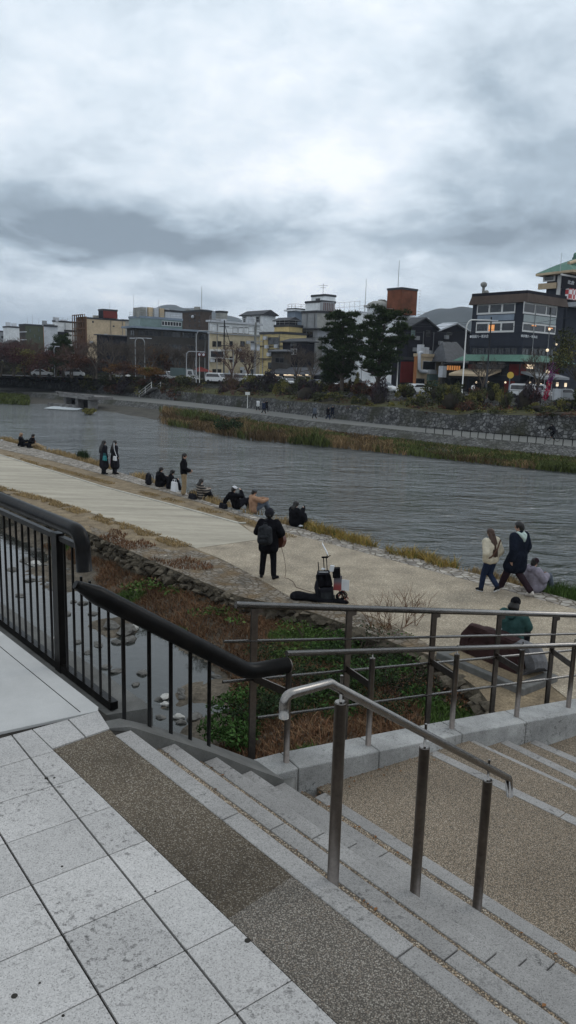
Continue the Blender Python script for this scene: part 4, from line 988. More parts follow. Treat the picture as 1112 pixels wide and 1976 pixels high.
for kind, lst in byk.items():
    for i, (kd, px, p, sx, sz, t) in enumerate(lst):
        r_ = empty('shrub', p, R.uniform(0, 6)); r_.scale = (sx*1.25, sx*1.25, sz*1.2)
        where = 'at the road edge' if t > .75 else ('on the slope' if t > .22 else 'on the wall top')
        tag(r_, f"{words[kind]} shrub {where}, in its colour {ordinal(i)} from left", 'shrub', f'{words[kind]} shrubs on the far bank')
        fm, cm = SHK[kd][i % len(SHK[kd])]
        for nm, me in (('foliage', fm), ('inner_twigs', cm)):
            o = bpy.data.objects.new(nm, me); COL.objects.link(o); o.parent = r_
b = MB()
for _ in range(2200):
    x = R.uniform(-250, 1300); t_ = R.random()**.9; a, c = at_col(WT, x), at_col(Rd, x); p = lerp(a, c, t_); n_ = mnoise.noise(Vector((p.x*.12, p.y*.12, 2)))
    if n_ < -.18 and t_ > .15: continue
    if x < 330 and t_ < .35 and R.random() < .8: continue
    if x > 480 and (t_ > .72 or R.random() < .45): continue
    zz_ = lerp(a.z, 1.45, min(1, t_/.82)) if t_ < .85 else ZR-.1
    sz_ = R.uniform(.35, .9)*(1.35 if x < 450 else 1.0)*(1+n_); mi_ = R.choice([0, 0, 1, 2, 3, 3]) if n_ > 0 else R.choice([1, 1, 2, 3])
    leaves(b, 26, (p.x, p.y, zz_+sz_*.25-(.45 if t_ < .1 else 0)), (sz_*1.2, sz_*1.2, sz_*.6), .13, R, mi=mi_)
stuff(b.build('bank_ground_cover', [M['hedge'], M['red'], M['olive'], M['purple']]))
# low hedge along the road edge, one clipped row
hd = thing('roadside_hedge', 'low dark clipped hedge running along the road edge across the river', 'hedge')
b = MB(); hp = [lerp(p, p, 0) for p in refine(Rd[1:7], 14)]
for p in hp:
    leaves(b, 70, (p.x, p.y, ZR+.35), (1.6, 1.2, .5), .12, R)
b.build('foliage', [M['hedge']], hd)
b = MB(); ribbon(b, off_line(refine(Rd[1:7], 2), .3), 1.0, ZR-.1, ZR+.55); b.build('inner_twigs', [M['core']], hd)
# black railing on the right
rl = thing('roadside_railing', 'thin black railing on top of the upper stone wall beside the road', 'railing')
b = MB(); rr_ = refine([at_col(Rd, 880), at_col(Rd, 1000), at_col(Rd, 1112), at_col(Rd, 1400)], 8)
b.tube([p+Vector((0, 0, 1.0)) for p in rr_], .03, 5); b.tube([p+Vector((0, 0, .5)) for p in rr_], .02, 5); b.build('rails', [M['black']], rl)
for p in rr_: 
    b = MB(); b.cyl((p.x, p.y, ZR-.1), .03, 1.1, 5); b.build('post', [M['black']], rl)
# promenade rail (post and rail) at right, photo 822..1112
fr = thing('promenade_railing', 'low dark post and rail fence along the river edge of the far promenade', 'railing')
q_ = [at_col(Pn, x)+Vector((0, 0, 0)) for x in (822, 900, 1000, 1112, 1300)]
b = MB(); b.tube([p+Vector((0, 0, .62)) for p in q_], .035, 6); b.build('rail', [M['black']], fr)
for i in range(30):
    x = 826+i*16.4
    if x > 1290: break
    p = at_col(Pn, x); b = MB(); b.cyl((p.x, p.y, ZP-.1), .04, .74, 6); b.build('post', [M['black']], fr)
# --- reed banks
M['reed1'] = mat('reed_green', (0.066, 0.080, 0.024), 0.9, 0.3, .4, island=.55)
M['reed2'] = mat('reed_straw', (0.17, 0.115, 0.058), 0.9, 0.3, .4, island=.5)
M['reed3'] = mat('reed_brown', (0.085, 0.058, 0.03), 0.9, 0.3, .4, island=.5)
b = MB(); cnt = 0
segs = refine(list(range(0)), 1) if False else None
while cnt < 30000:
    x = R.uniform(305, 1300); t = R.random()
    if x < 480 and t < .0: continue
    a, c = at_col(Sh, x), at_col(foot, x)
    p = lerp(a, c, t*.95); z = -1.85+.15*t
    edge = 1.0 if x > 330 else (x-305)/25
    if R.random() > edge: continue
    n_ = mnoise.noise(Vector((p.x*.16, p.y*.10, 3))); 
    h = (.95 if x < 620 else .6 if x < 760 else .42)*(1.0+1.1*n_)
    h *= (1.2 - .8*t) if x > 480 else 1.0
    mi = 0 if n_ > -.02 else 2
    if mnoise.noise(Vector((p.x*.3, p.y*.3, 11))) > .12: mi = 1
    if 650 < x < 770 and t < .6 and R.random() < .8: mi = 1
    if x > 760 and R.random() < (.75 if t > .3 else .3): mi = 0
    blades(b, [(p.x, p.y, z)], max(.15, h*.5), max(.3, h), .05, 1.0, R, mi); cnt += 1
stuff(b.build('reeds', [M['reed1'], M['reed2'], M['reed3']]))
for (x, y, w_, h_, mt_, lb) in [(442, 838, 2.2, 1.9, 'leafdk', 'dark bush in the middle of the reed bank across the river'), (405, 818, 2.0, 1.3, 'reed1', 'green tall weed clump near the left end of the reed bank'), (176, 800, 1.6, .8, 'olive', 'small yellow green weed clump standing in the river before the culvert')]:
    p = atz(x, y, -1.9); t = thing('river_bush', lb, 'bush', p); b = MB()
    for k in range(8): leaves(b, 160, (R.uniform(-.4, .4)*w_, R.uniform(-.4, .4)*w_, h_*R.uniform(.3, .75)), (w_*.4, w_*.4, h_*.35), .12, R)
    b.build('foliage', [M[mt_]], t); b = MB()
    for k in range(10): b.tube([(0, 0, -.2), (R.uniform(-.4, .4)*w_, R.uniform(-.4, .4)*w_, h_*.7)], .03, 3)
    b.build('stems', [M['twig']], t)
b = MB()
for x in range(-40, 60, 1):
    a, c = at_col(Sh, x if x >= -260 else 0), at_col(foot, x)
    blades(b, [lerp(a, c, R.uniform(.0, .8)) + Vector((0, 0, .1)) for _ in range(40)], .3, .9, .12, .8, R, 0)
stuff(b.build('shore_grass', [M['reed1']]))
# --- culvert with water fall on the left
cv = thing('culvert', 'stone culvert with two dark square openings and a beam deck letting water into the river', 'culvert')
ca, cb2 = atz(128, 783, -1.9), atz(170, 789, -1.9); cdir = ln(ca, cb2); cn = Vector((-cdir.y, cdir.x, 0)); cn = cn if cn.y > 0 else -cn
wc = (cb2-ca).length; cang = math.atan2(cdir.y, cdir.x)
mc = (ca+cb2)/2
M['cvst'] = mat('culvert_stone', (.16, .155, .15), .9, .3, .8, fine=.2, fscale=4)
M['cvshade'] = mat('painted_culvert_shade', (.008, .008, .008), 1.0, .2, 1)
zt = zat(763, mc)
b = MB(); 
for s_ in (-.56, 0.0, .56): b.box(mc+cdir*(s_*wc)+cn*.6+Vector((0, 0, (zt+1.9)/2)), (wc*.12, 1.2, zt+1.9), cang)
b.box(mc+cn*1.5+Vector((0, 0, zt+1.9-.2))-Vector((0, 0, 0)), (wc*1.35, 4.2, .45), cang); b.build('frame', [M['cvst']], cv)
b = MB(); b.box(mc+cn*1.1+Vector((0, 0, (zt+1.9)/2-.3)), (wc*1.1, .3, zt+1.4), cang); b.build('opening_shade', [M['cvshade']], cv)  # near-black slab behind the frame; shade inside the culvert put into its colour
b = MB(); b.box(mc+cn*-.4+Vector((0, 0, zt+1.9+.25)), (wc*1.7, .3, .25), cang)
for s_ in (-.8, -.4, 0, .4, .8): b.box(mc+cn*-.4+cdir*(s_*wc)+Vector((0, 0, zt+1.9+.08)), (.3, .3, .3), cang)
b.build('beam', [M['cvst']], cv)
M['foam'] = mat('white_water', (.42, .45, .46), .6, .25, .8, .05, 3)
b = MB(); pts0 = [atz(x, y, -1.86) for x, y in [(84, 788), (100, 784), (128, 782), (160, 788), (150, 791), (120, 790)]]
b.add([tuple(p) for p in pts0], [tuple(range(6))]); struct(b.build('white_water', [M['foam']], fixn=True))
b = MB()
for x in (98, 110, 122, 134, 146): 
    p = atz(x, 783+(x-98)*.09, -1.9); b.box(p+Vector((0, 0, .15)), (1.0, .8, .7), cang)
wr = b.build('weir_blocks', [M['cvst']]); tag(wr, 'row of dark blocks in the white water before the culvert', 'weir')
# stairs with white rails on the far bank (photo 290..330, 750..775)
M['white'] = plain('white_paint', (.62, .62, .60), .5)
fs = thing('far_steps', 'short concrete steps with pale handrails climbing the far bank behind the promenade', 'steps')
p0 = at_col(Pf, 290); d0 = ln(at_col(Pf, 290), at_col(Pf, 330)); n0_ = Vector((-d0.y, d0.x, 0)); n0_ = n0_ if n0_.y > 0 else -n0_
for k in range(9):
    b = MB(); b.box(p0 - d0*3 + d0*(k*.55) + n0_*.4 + Vector((0, 0, .13+k*.22)), (.6, 1.8, .3), math.atan2(d0.y, d0.x)); b.build('step', [M['cvst']], fs)
for o_ in (-.6, 1.3):
    b = MB(); A = p0-d0*3+n0_*o_; b.tube([A+Vector((0, 0, 1.0)), A+d0*5+Vector((0, 0, 3.0))], .06, 6); b.tube([A+Vector((0, 0, .5)), A+d0*5+Vector((0, 0, 2.5))], .05, 6); b.build('handrail', [M['white']], fs)
    for k in (0, 2.5, 5): b = MB(); b.box(A+d0*k+Vector((0, 0, .5+k*.4)), (.12, .12, 1.2)); b.build('post', [M['white']], fs)
# sign post on promenade photo 478,765-793
sp_ = thing('signpost', 'thin pale signpost standing by the promenade beside the bare bush', 'sign'); p = at_col(Pf, 478)
b = MB(); b.cyl((p.x, p.y, ZP), .06, 2.4, 6); b.build('pole', [M['white']], sp_); b = MB(); b.box((p.x, p.y-.1, ZP+2.25), (.7, .05, .45)); b.build('panel', [M['white']], sp_)
# ================================================================ TOWN ACROSS THE RIVER
R = random.Random(21)
DL = Vector((-.65, .76, 0)).normalized(); DR = Vector((.76, .65, 0)).normalized()
def cmat(name, col, rough=.85, var=.15, sc=.35): return mat(name, col, rough, var, sc, fine=.10, fscale=1.6)
M['glass'] = mat('dark_window_glass', (0.018, 0.02, 0.024), 0.12, 0.3, .8, spec=.6)
M['frame'] = plain('pale_window_frame', (.58, .58, .57), .6)
M['framedk'] = plain('dark_window_frame', (.05, .05, .05), .6)
M['warm'] = emit('lit_window', (1.0, .42, .14), 0.35)
M['lamp'] = emit('lit_lamp', (1.0, .80, .55), 0.7)
M['wht'] = cmat('white_render', (.68, .70, .71)); M['grey'] = cmat('grey_render', (.24, .25, .26)); M['lgrey'] = cmat('pale_grey_panel', (.48, .50, .53))
M['beige'] = cmat('beige_wall', (.47, .37, .25)); M['cream'] = cmat('cream_stone', (.50, .43, .30)); M['yell'] = cmat('ochre_yellow_wall', (.46, .37, .19))
M['dkbrown'] = cmat('dark_brown_cladding', (.055, .05, .045)); M['brick'] = cmat('brown_brick', (.075, .058, .05)); M['blk'] = cmat('black_board_wall', (.018, .018, .024))
M['grn'] = cmat('mossy_green_wall', (.085, .095, .065)); M['navy'] = cmat('blue_grey_wall', (.030, .034, .045)); M['rust'] = cmat('rusty_red_brown_steel', (.145, .052, .027), .8, .35)
M['orangew'] = cmat('orange_wall', (.33, .14, .06)); M['redw'] = cmat('dark_red_wall', (.13, .018, .016)); M['roofdk'] = cmat('dark_roof', (.045, .047, .052), .6); M['rooftile'] = mat('grey_roof_tile', (.075, .078, .085), .6, .3, 2.0, .05, 3)
M['copper'] = mat('green_copper_roof', (.10, .185, .145), .7, .2, .8, .03, 3, stretch=(0, (3, 3, 1))); M['bluegrey'] = cmat('blue_grey_panel', (.20, .24, .29)); M['conc2'] = cmat('stained_concrete', (.28, .28, .26), .9, .3); M['rail'] = plain('grey_rail', (.30, .31, .32), .6); M['brownroof'] = cmat('brown_shingle_band', (.085, .065, .055))
M['browns'] = cmat('brown_scaffold', (.16, .085, .045)); M['redbox'] = cmat('faded_red_panel', (.16, .035, .03)); M['greenglass'] = mat('greenish_glass', (.14, .20, .19), .2, .2, .5, spec=.6)
DRESS = []; BL_ = {}
class Bd:
    def __init__(s, label, pc, Y, pl, pr, ptop, wall, group=None, name='building', cat='building', dl=12, dr=12, roof='flat', rmat=None, wr=None, base=None, parent=None):
        c = aty(pc, 740, Y); s.C = Vector((c.x, c.y, 0)); s.Y = Y
        s.l = atpl(pl, 700, s.C, DL)[0] if pl is not None else dl
        s.r = atpl(pr, 700, s.C, DR)[0] if pr is not None else dr
        s.z = zat(ptop, s.C); s.z0 = ZR-.1 if base is None else zat(base, s.C)
        s.t = parent if parent is not None else thing(name, label, cat)
        BL_[label[:16]] = s
        f = s.foot(0)
        b = MB(); n0 = [(p.x, p.y, s.z0) for p in f]; n1 = [(p.x, p.y, s.z) for p in f]
        b.add(n0+n1, [(1, 0, 4, 5), (2, 1, 5, 6), (3, 2, 6, 7), (0, 3, 7, 4), (4, 7, 6, 5)], 0)
        if wr is not None: b.m[-5] = 1
        b.build('wall', [wall] + ([wr] if wr else []), s.t, fixn=True)
        rm = rmat or M['roofdk']
        if roof == 'flat':
            b = MB(); g = s.foot(.12); h = s.foot(-.25)
            for i in range(4):
                a, c2, d, e = g[i], g[(i+1) % 4], h[(i+1) % 4], h[i]
                b.prism([xy(a), xy(c2), xy(d), xy(e)], s.z-.15, s.z+.35)
            b.build('parapet', [rm], s.t)
        elif roof == 'hip' or roof == 'gable':
            g = s.foot(.6); cx = sum((p for p in g), Vector())/4; hh = min(s.l, s.r)*.28
            long_ = DL if s.l > s.r else DR; hl = (max(s.l, s.r)/2 - (min(s.l, s.r)*.5 if roof == 'hip' else -.6))
            a, c2 = cx-long_*hl, cx+long_*hl; a.z = c2.z = s.z+hh
            q = [Vector((p.x, p.y, s.z-.05)) for p in g]; u = [Vector((p.x, p.y, s.z-.25)) for p in g]
            # order: g0 corner, g1 = +R, g2 = +R+L, g3 = +L
            if long_ is DL: fs = [(0, 1, 4), (1, 2, 5, 4), (2, 3, 5), (3, 0, 4, 5)]
            else: fs = [(0, 1, 5, 4), (1, 2, 5), (2, 3, 4, 5), (3, 0, 4)]
            b = MB(); b.add(q+[a, c2]+u, fs+[(6, 7, 8, 9)]+[(i, (i+1) % 4, 6+(i+1) % 4, 6+i) for i in range(4)], 0); b.build('roof', [rm], s.t, fixn=True)
    def foot(s, e):
        C = s.C - DL*e - DR*e
        return [C, C+DR*(s.r+2*e), C+DR*(s.r+2*e)+DL*(s.l+2*e), C+DL*(s.l+2*e)]
    def pos(s, f, px, py):
        d = DL if f == 'L' else DR; return atpl(px, py, s.C, d)
    def pt(s, f, q, z, o=0.0):
        d, n_ = (DL, -DR) if f == 'L' else (DR, -DL)
        p = s.C + d*q + n_*o; return Vector((p.x, p.y, z))
    def panel(s, f, x0, y0, x1, y1, m, name='panel', o=.06, par=None, extra=None):
        """a slab on a facade between two photo corners"""
        q0, za = s.pos(f, x0, y0); q1 = s.pos(f, x1, y1)[0]; zb = s.pos(f, x0, y1)[1]; q0, q1 = sorted((q0, q1)); za, zb = sorted((za, zb))
        n_ = -DR if f == 'L' else -DL
        a, c = s.pt(f, q0, 0), s.pt(f, q1, 0)
        b = MB(); b.prism([xy(a), xy(c), xy(c+n_*o), xy(a+n_*o)], za, zb)
        return b.build(name, [m], par or s.t), (q0, q1, za, zb)
    def win(s, f, x0, y0, x1, y1, n=1, fr='frame', gl='glass', o=.05, w=.10, name='window'):
        q0, za = s.pos(f, x0, y0); q1 = s.pos(f, x1, y1)[0]; zb = s.pos(f, x0, y1)[1]; q0, q1 = sorted((q0, q1)); za, zb = sorted((za, zb)); n_ = -DR if f == 'L' else -DL
        def slab(a0, a1, z0, z1, oo, b, mi=0): a, c = s.pt(f, a0, 0), s.pt(f, a1, 0); b.prism([xy(a), xy(c), xy(c+n_*oo), xy(a+n_*oo)], z0, z1, mi)
        b = MB(); slab(q0, q1, zb-w, zb, o+.04, b); slab(q0, q1, za, za+w, o+.04, b)
        for k in range(n+1): qq = q0 + (q1-q0)*k/n; slab(max(q0, qq-w/2), min(q1, qq+w/2), za+w, zb-w, o+.035, b)
        wo_ = b.build(name, [M[fr]], s.t)
        b = MB(); slab(q0+w*.4, q1-w*.4, za+w*.5, zb-w*.5, o*.5, b); b.build('pane', [M[gl]], wo_)
        return (q0, q1, za, zb)
    def wins(s, f, x0, x1, rows, n, gap=.35, fr='framedk', slope=0.0, split=1, gl='glass'):
        st = (x1-x0)/n
        for (ya, yb) in rows:
            for k in range(n):
                a = x0+st*(k+gap/2); c = x0+st*(k+1-gap/2); dy = slope*(a-x0)
                s.win(f, a, ya+dy, c, yb+dy, split, fr, gl, w=.08)
def clutter(b, x0, x1, n, zmin=.6, zmax=2.2, m='lgrey'):
    for k in range(n):
        bb = MB(); q = R.uniform(.5, max(.6, b.r-1)); e = R.uniform(.5, max(.6, b.l-1)); h = R.uniform(zmin, zmax); p = b.C + DR*q + DL*e
        bb.box((p.x, p.y, b.z+h/2), (R.uniform(.8, 2), R.uniform(.8, 1.6), h), math.atan2(DR.y, DR.x)); bb.build('rooftop_unit', [M[m]], b.t)
def mast(b, px, pytop, r=.05, name='antenna'):
    q = b.pos('R', px, 650)[0]; p = b.pt('R', q, 0, -.8); z = zat(pytop, p); m = MB(); m.tube([(p.x, p.y, b.z-.2), (p.x, p.y, z)], [r, r*.4], 5); m.build(name, [M['rail']], b.t)
def roofrail(b, faces=('L', 'R'), h=1.0, m='rail'):
    f = b.foot(-.1); mb = MB()
    for fc in faces:
        a, c = (f[0], f[1]) if fc == 'R' else (f[3], f[0]); n = max(2, int((c-a).length/1.5))
        for hh in (h, h*.5): mb.tube([Vector((a.x, a.y, b.z+.3+hh)), Vector((c.x, c.y, b.z+.3+hh))], .03, 4)
        for k in range(n+1): p = lerp(a, c, k/n); mb.tube([Vector((p.x, p.y, b.z)), Vector((p.x, p.y, b.z+.3+h))], .03, 4)
    mb.build('roof_railing', [M[m]], b.t)
# ---- far left
B = Bd('low grey building at the far left edge behind the red trees', 4, 265, None, 12, 640, M['grey'], dl=14); B.wins('R', -20, 11, [(648, 653)], 3)
B = Bd('small white box building with plain walls rising at the far left', 20, 255, 9, 46, 631, M['wht']); clutter(B, 0, 0, 2)
B = Bd('dark low house with a pitched roof in front of the small white box', 22, 240, 8, 42, 662, M['roofdk'], roof='gable')
B = Bd('dark stair tower joined to a mossy green building with narrow mint windows', 53, 232, 40, 87, 627, M['dkbrown'], wr=M['grn'])
for y in (640, 655, 672): B.panel('L', 41, y, 52, y+1.6, M['lgrey'], 'balcony', .5)
for x, y in ((57, 637), (74, 636), (75, 652), (66, 648), (58, 655)): B.win('R', x, y-3, x+2.2, y+4, 1, 'framedk', 'greenglass')
B.panel('R', 83.5, 630, 87, 700, M['orangew'], 'orange_strip', .12); mast(B, 66, 605); mast(B, 56, 612); mast(B, 78, 614)
B = Bd('narrow pale blue grey building with blank walls right of the green one', 88, 226, 88, 112, 629, M['lgrey'], dl=10); clutter(B, 0, 0, 3, m='grey')
B = Bd('white office block with strip windows and a dark outside stair canopy', 106, 246, 104, 152, 620, M['wht']); 
B.win('R', 124, 636, 148, 640, 6, 'framedk'); B.panel('R', 110, 640, 130, 648, M['blk'], 'canopy', 1.2); B.panel('R', 111, 650, 119, 668, M['blk'], 'stair', 1.0); roofrail(B); clutter(B, 0, 0, 3)
B = Bd('tall beige building with brown scaffolding on its left side', 170, 240, 150, 243, 614, M['beige']); 
mb = MB()
for k in range(6):
    q0 = B.l*k/5
    mb.tube([B.pt('L', q0, ZR, .6), B.pt('L', q0, B.z+1.2, .6)], .12, 4); mb.tube([B.pt('L', q0, ZR, 1.4), B.pt('L', q0, B.z+1.2, 1.4)], .12, 4)
for k in range(9): z_ = ZR+1+(B.z-ZR)*k/8; mb.tube([B.pt('L', -.2, z_, 1.4), B.pt('L', B.l, z_, 1.4)], .12, 4); a = B.pt('L', B.l/2, z_, 1.0); mb.box(a, (B.l, .8, .10), math.atan2(DL.y, DL.x))
mb.build('scaffolding', [M['browns']], B.t); B.panel('L', 151, 612, 169.5, 700, M['browns'], 'scaffold_sheet', .3)
B.win('R', 178, 619, 181, 623, 1, 'framedk'); B.win('R', 218, 628, 221, 631, 1, 'framedk')
S_ = Bd('', 202, 243, 192, 228, 598, M['blk'], wr=M['redbox'], base=613, parent=B.t); clutter(B, 0, 0, 4, m='conc2'); mast(B, 215, 583)
B = Bd('black timber hut with a low dark hipped roof before the beige building', 190, 205, 188, 246, 645, M['blk'], roof='hip', dl=9); B.win('R', 200, 662, 215, 672, 2, 'framedk')
# ---- dark office
B = Bd('long dark office building with strip windows and a green glass top floor', 262, 182, 246, 405, 633, M['dkbrown'], roof=None)
b = MB(); g = B.foot(1.0); b.prism([xy(p) for p in g], B.z, B.z+.45); b.build('roof_slab', [M['bluegrey']], B.t)
for x0, x1 in ((267, 278), (279, 311), (315, 348), (352, 376)): 
    B.win('R', x0, 636+(x0-262)*.055, x1, 647+(x0-262)*.05, 4, 'framedk')
for x0, x1 in ((252, 256), (256.5, 260)): B.win('L', x0, 637, x1, 648, 1, 'framedk')
for x0, x1 in ((267, 276), (282, 313), (321, 350), (357, 378)): B.win('R', x0, 661+(x0-262)*.05, x1, 672+(x0-262)*.045, 4, 'framedk')
for x0, x1 in ((267, 278), (282, 313), (321, 350)): B.win('R', x0, 690, x1, 703, 4, 'framedk')
q0, z0_ = B.pos('R', 384, 655); q1, z1_ = B.pos('R', 402, 645); b = MB(); c_ = (q0+q1)/2; rr = abs(q1-q0)/2
ptsA = [B.pt('R', c_+rr*math.cos(a), z0_+rr*math.sin(a)*.9, .08) for a in [PI*k/10 for k in range(11)]]; b.add(ptsA, [tuple(range(11))]); b.build('arch_window', [M['glass']], B.t)
T_ = Bd('', 272, 186, 250, 352, 612, M['greenglass'], base=632, parent=B.t, rmat=M['bluegrey']); roofrail(T_, m='rail')
for x0, x1 in ((312, 350),): T_.win('R', x0, 619, x1, 628, 7, 'frame')
T2 = Bd('', 320, 192, 310, 352, 600, M['lgrey'], base=632, parent=B.t); clutter(T_, 0, 0, 6, 1.0, 2.8, 'conc2'); mast(T_, 262, 568); mast(T_, 310, 577)
for k in range(5):
    b = MB(); p = T_.C + DR*(2+k*1.6) + DL*2; b.box((p.x, p.y, T_.z+1.3), (1.3, 1.3, 2.6), .86); b.build('rooftop_unit', [M['beige' if k % 2 else 'lgrey']], B.t)
B = Bd('dark brown brick tower with small slit windows behind the dark office', 388, 215, 350, 408, 600, M['brick'])
for x in (366, 376, 384): 
    for y in (606, 616, 626): B.win('L', x, y, x+1.8, y+5, 1, 'framedk')
mast(B, 392, 552, .12); clutter(B, 0, 0, 3, .6, 1.6, 'conc2')
b = MB(); p = B.pt('L', B.l*.35, B.z-1.5, .5); b.sphere(p, .45, 8, 6); b.build('floodlight', [M['lgrey']], B.t)
B = Bd('small plain cream tower behind the white topped building', 424, 205, 416, 438, 602, M['conc2'])
# ---- cream stone building with white top floor
B = Bd('cream stone building with a white top floor and square windows by the road', 404, 172, 402.5, 500, 621, M['cream'], dl=14, roof=None)
b = MB(); b.prism([xy(p) for p in B.foot(.05)], zat(640, B.C), B.z); b.build('top_floor', [M['wht']], B.t)
b = MB(); b.prism([xy(p) for p in B.foot(.5)], B.z, B.z+.4); b.build('roof_slab', [M['lgrey']], B.t)
b = MB(); b.prism([xy(p) for p in B.foot(.25)], zat(643.5, B.C), zat(641, B.C)); b.build('cornice', [M['rail']], B.t)
for x0, x1 in ((409, 414), (421, 426)): B.win('R', x0, 629, x1, 641, 1, 'frame')
for x0, x1 in ((449, 458), (460, 469), (471, 480)): B.win('R', x0, 630.5+(x0-449)*.06, x1, 643+(x0-449)*.06, 1, 'framedk')
for x0, x1 in ((487, 491), (496, 500)): B.win('R', x0, 634, x1, 646, 1, 'frame')
for y in (658, 688, 712):
    for x0, x1 in ((410, 417), (420, 427), (443, 449), (464, 472), (484, 490)): B.win('R', x0, y, x1, y+11, 1, 'framedk', 'glass' )
clutter(B, 0, 0, 2); roofrail(B, ('R',))
B = Bd('white gabled house with a blank white side wall behind the cream building', 505, 190, 466, 530, 606, M['wht'], roof='gable', rmat=M['roofdk'])
for x in (482, 495): B.win('L', x, 611, x+5, 622, 1, 'framedk')
for x in (470,): B.win('L', x, 612, x+4, 622, 1, 'framedk')
B = Bd('ochre yellow three storey building with dark floor ledges', 543, 160, 501, 590, 643, M['yell'])
for y in (667, 692): 
    b = MB(); b.prism([xy(p) for p in B.foot(.35)], zat(y+1.5, B.C), zat(y, B.C)); b.build('ledge', [M['roofdk']], B.t)
for y0, y1 in ((651, 665), (674, 688), (699, 712)): B.win('L', 518, y0, 540, y1, 2, 'framedk')
T_ = Bd('', 555, 166, 528, 582, 629, M['yell'], base=643, parent=B.t); roofrail(T_)
B = Bd('blue grey flat building with a roof terrace behind the ochre one', 566, 186, 552, 600, 597, M['bluegrey']); roofrail(B, m='browns'); b = MB(); b.prism([xy(p) for p in B.foot(.6)], zat(600, B.C), zat(597, B.C)); b.build('white_band', [M['wht']], B.t)
T_ = Bd('black pitched shed roof on posts beside the blue grey building', 556, 178, 531, 572, 617, M['blk'], roof='gable', base=629, name='roof_shed', cat='shed')
B = Bd('stacked white apartment with red brown balcony screens on two levels', 617, 180, 586, 643, 582, M['wht']); T_ = Bd('', 622, 184, 597, 643, 570, M['wht'], base=583, parent=B.t)
T_.win('L', 610, 576, 618, 580, 1, 'framedk'); B.panel('R', 618, 584, 641, 599, M['redbox'], 'balcony_screen', .8)
for k in range(7): B.panel('R', 618+k*3.4, 583, 618.6+k*3.4, 600, M['rail'], 'balcony_bar', 1.0)
b = MB(); p = T_.C+DL*3+DR*2; b.tube([(p.x, p.y, T_.z), (p.x, p.y, T_.z+3)], .06, 4); b.box((p.x, p.y, T_.z+2.6), (2.2, .08, .08)); b.box((p.x, p.y, T_.z+2.1), (1.4, .08, .08)); b.build('antenna', [M['rail']], B.t)
B = Bd('tall grey concrete building with a rounded white column and tan side wall', 608, 166, 580, 646, 602, M['grey'], wr=M['conc2'])
b = MB(); p = B.pt('R', B.r*.45, 0, 1.3); z0 = zat(702, B.C); b.cyl((p.x, p.y, z0), 1.5, zat(654, B.C)-z0, 18); b.build('white_column', [M['lgrey']], B.t)
b = MB(); b.prism([xy(q) for q in B.foot(.7)], zat(636, B.C), zat(633, B.C)); b.build('ledge', [M['roofdk']], B.t); B.win('L', 584, 640, 604, 652, 3, 'framedk'); B.panel('R', 612, 638, 645, 652, M['grey'], 'grey_band', .2)
# ---- timber houses and lit shop
B = Bd('dark timber house with a hipped tile roof and white shutters', 590, 150, 545, 606, 658, M['blk'], roof='hip', rmat=M['roofdk']); B.win('L', 561, 673, 573, 684, 2, 'frame', 'glass'); B.win('L', 561, 662, 573, 668, 2, 'framedk')
B = Bd('lower dark house with a blue grey tiled hip roof next to the ochre building', 553, 148, 524, 562, 677, M['dkbrown'], roof='hip', rmat=M['rooftile']); B.win('L', 532, 690, 548, 700, 2, 'framedk')
B = Bd('single storey shop with a long dark eave and brightly lit open front', 606, 140, 520, 640, 722, M['blk'], roof='hip', rmat=M['rooftile'])
for x0, x1 in ((528, 545), (550, 570), (574, 588), (590, 600)): B.win('L', x0, 725, x1, 740, 1, 'frame', 'framedk'); 
for x in (534, 553, 562, 578, 595):
    _, qq = B.panel('L', x, 722.5, x+5, 724.5, M['lamp'], 'eave_lamp', .7)
# ---- big white building with rust tower
B = Bd('wide white building with railings and a rusty red brown box on its roof', 688, 178, 640, 822, 603, M['wht'], roof=None)
b = MB(); b.prism([xy(p) for p in B.foot(.15)], B.z, B.z+.3); b.build('roof_edge', [M['lgrey']], B.t); roofrail(B, ('L',), 2.2)
S_ = Bd('', 767, 184, 741, 798, 557, M['rust'], base=606, parent=B.t); mast(B, 768, 502, .12); mast(B, 707, 538, .10); roofrail(B, ('R',), 1.3)
S3 = Bd('', 722, 186, 704, 752, 592, M['wht'], base=606, parent=B.t); 
b = MB(); p = S3.C+DR*2.5+DL*2; b.sphere((p.x, p.y, S3.z+.4), (3, 2, 1.3), 12, 6); b.box((p.x, p.y, S3.z+.2), (7, 4, .5), .86); b.build('covered_machinery', [M['conc2']], B.t); clutter(S3, 0, 0, 3, m='conc2')
b = MB(); p = S_.C+DR*.6-DL*.3
for k in range(9): b.box((p.x+3.2*DR.x*0+S_.r*DR.x, p.y+S_.r*DR.y, S_.z-.7*k), (.6, .05, .06), .86)
b.build('ladder', [M['rust']], B.t)
for y in (640, 668, 700): B.win('L', 648, y, 664, y+8, 4, 'framedk'); B.win('L', 668, y, 684, y+8, 4, 'framedk')
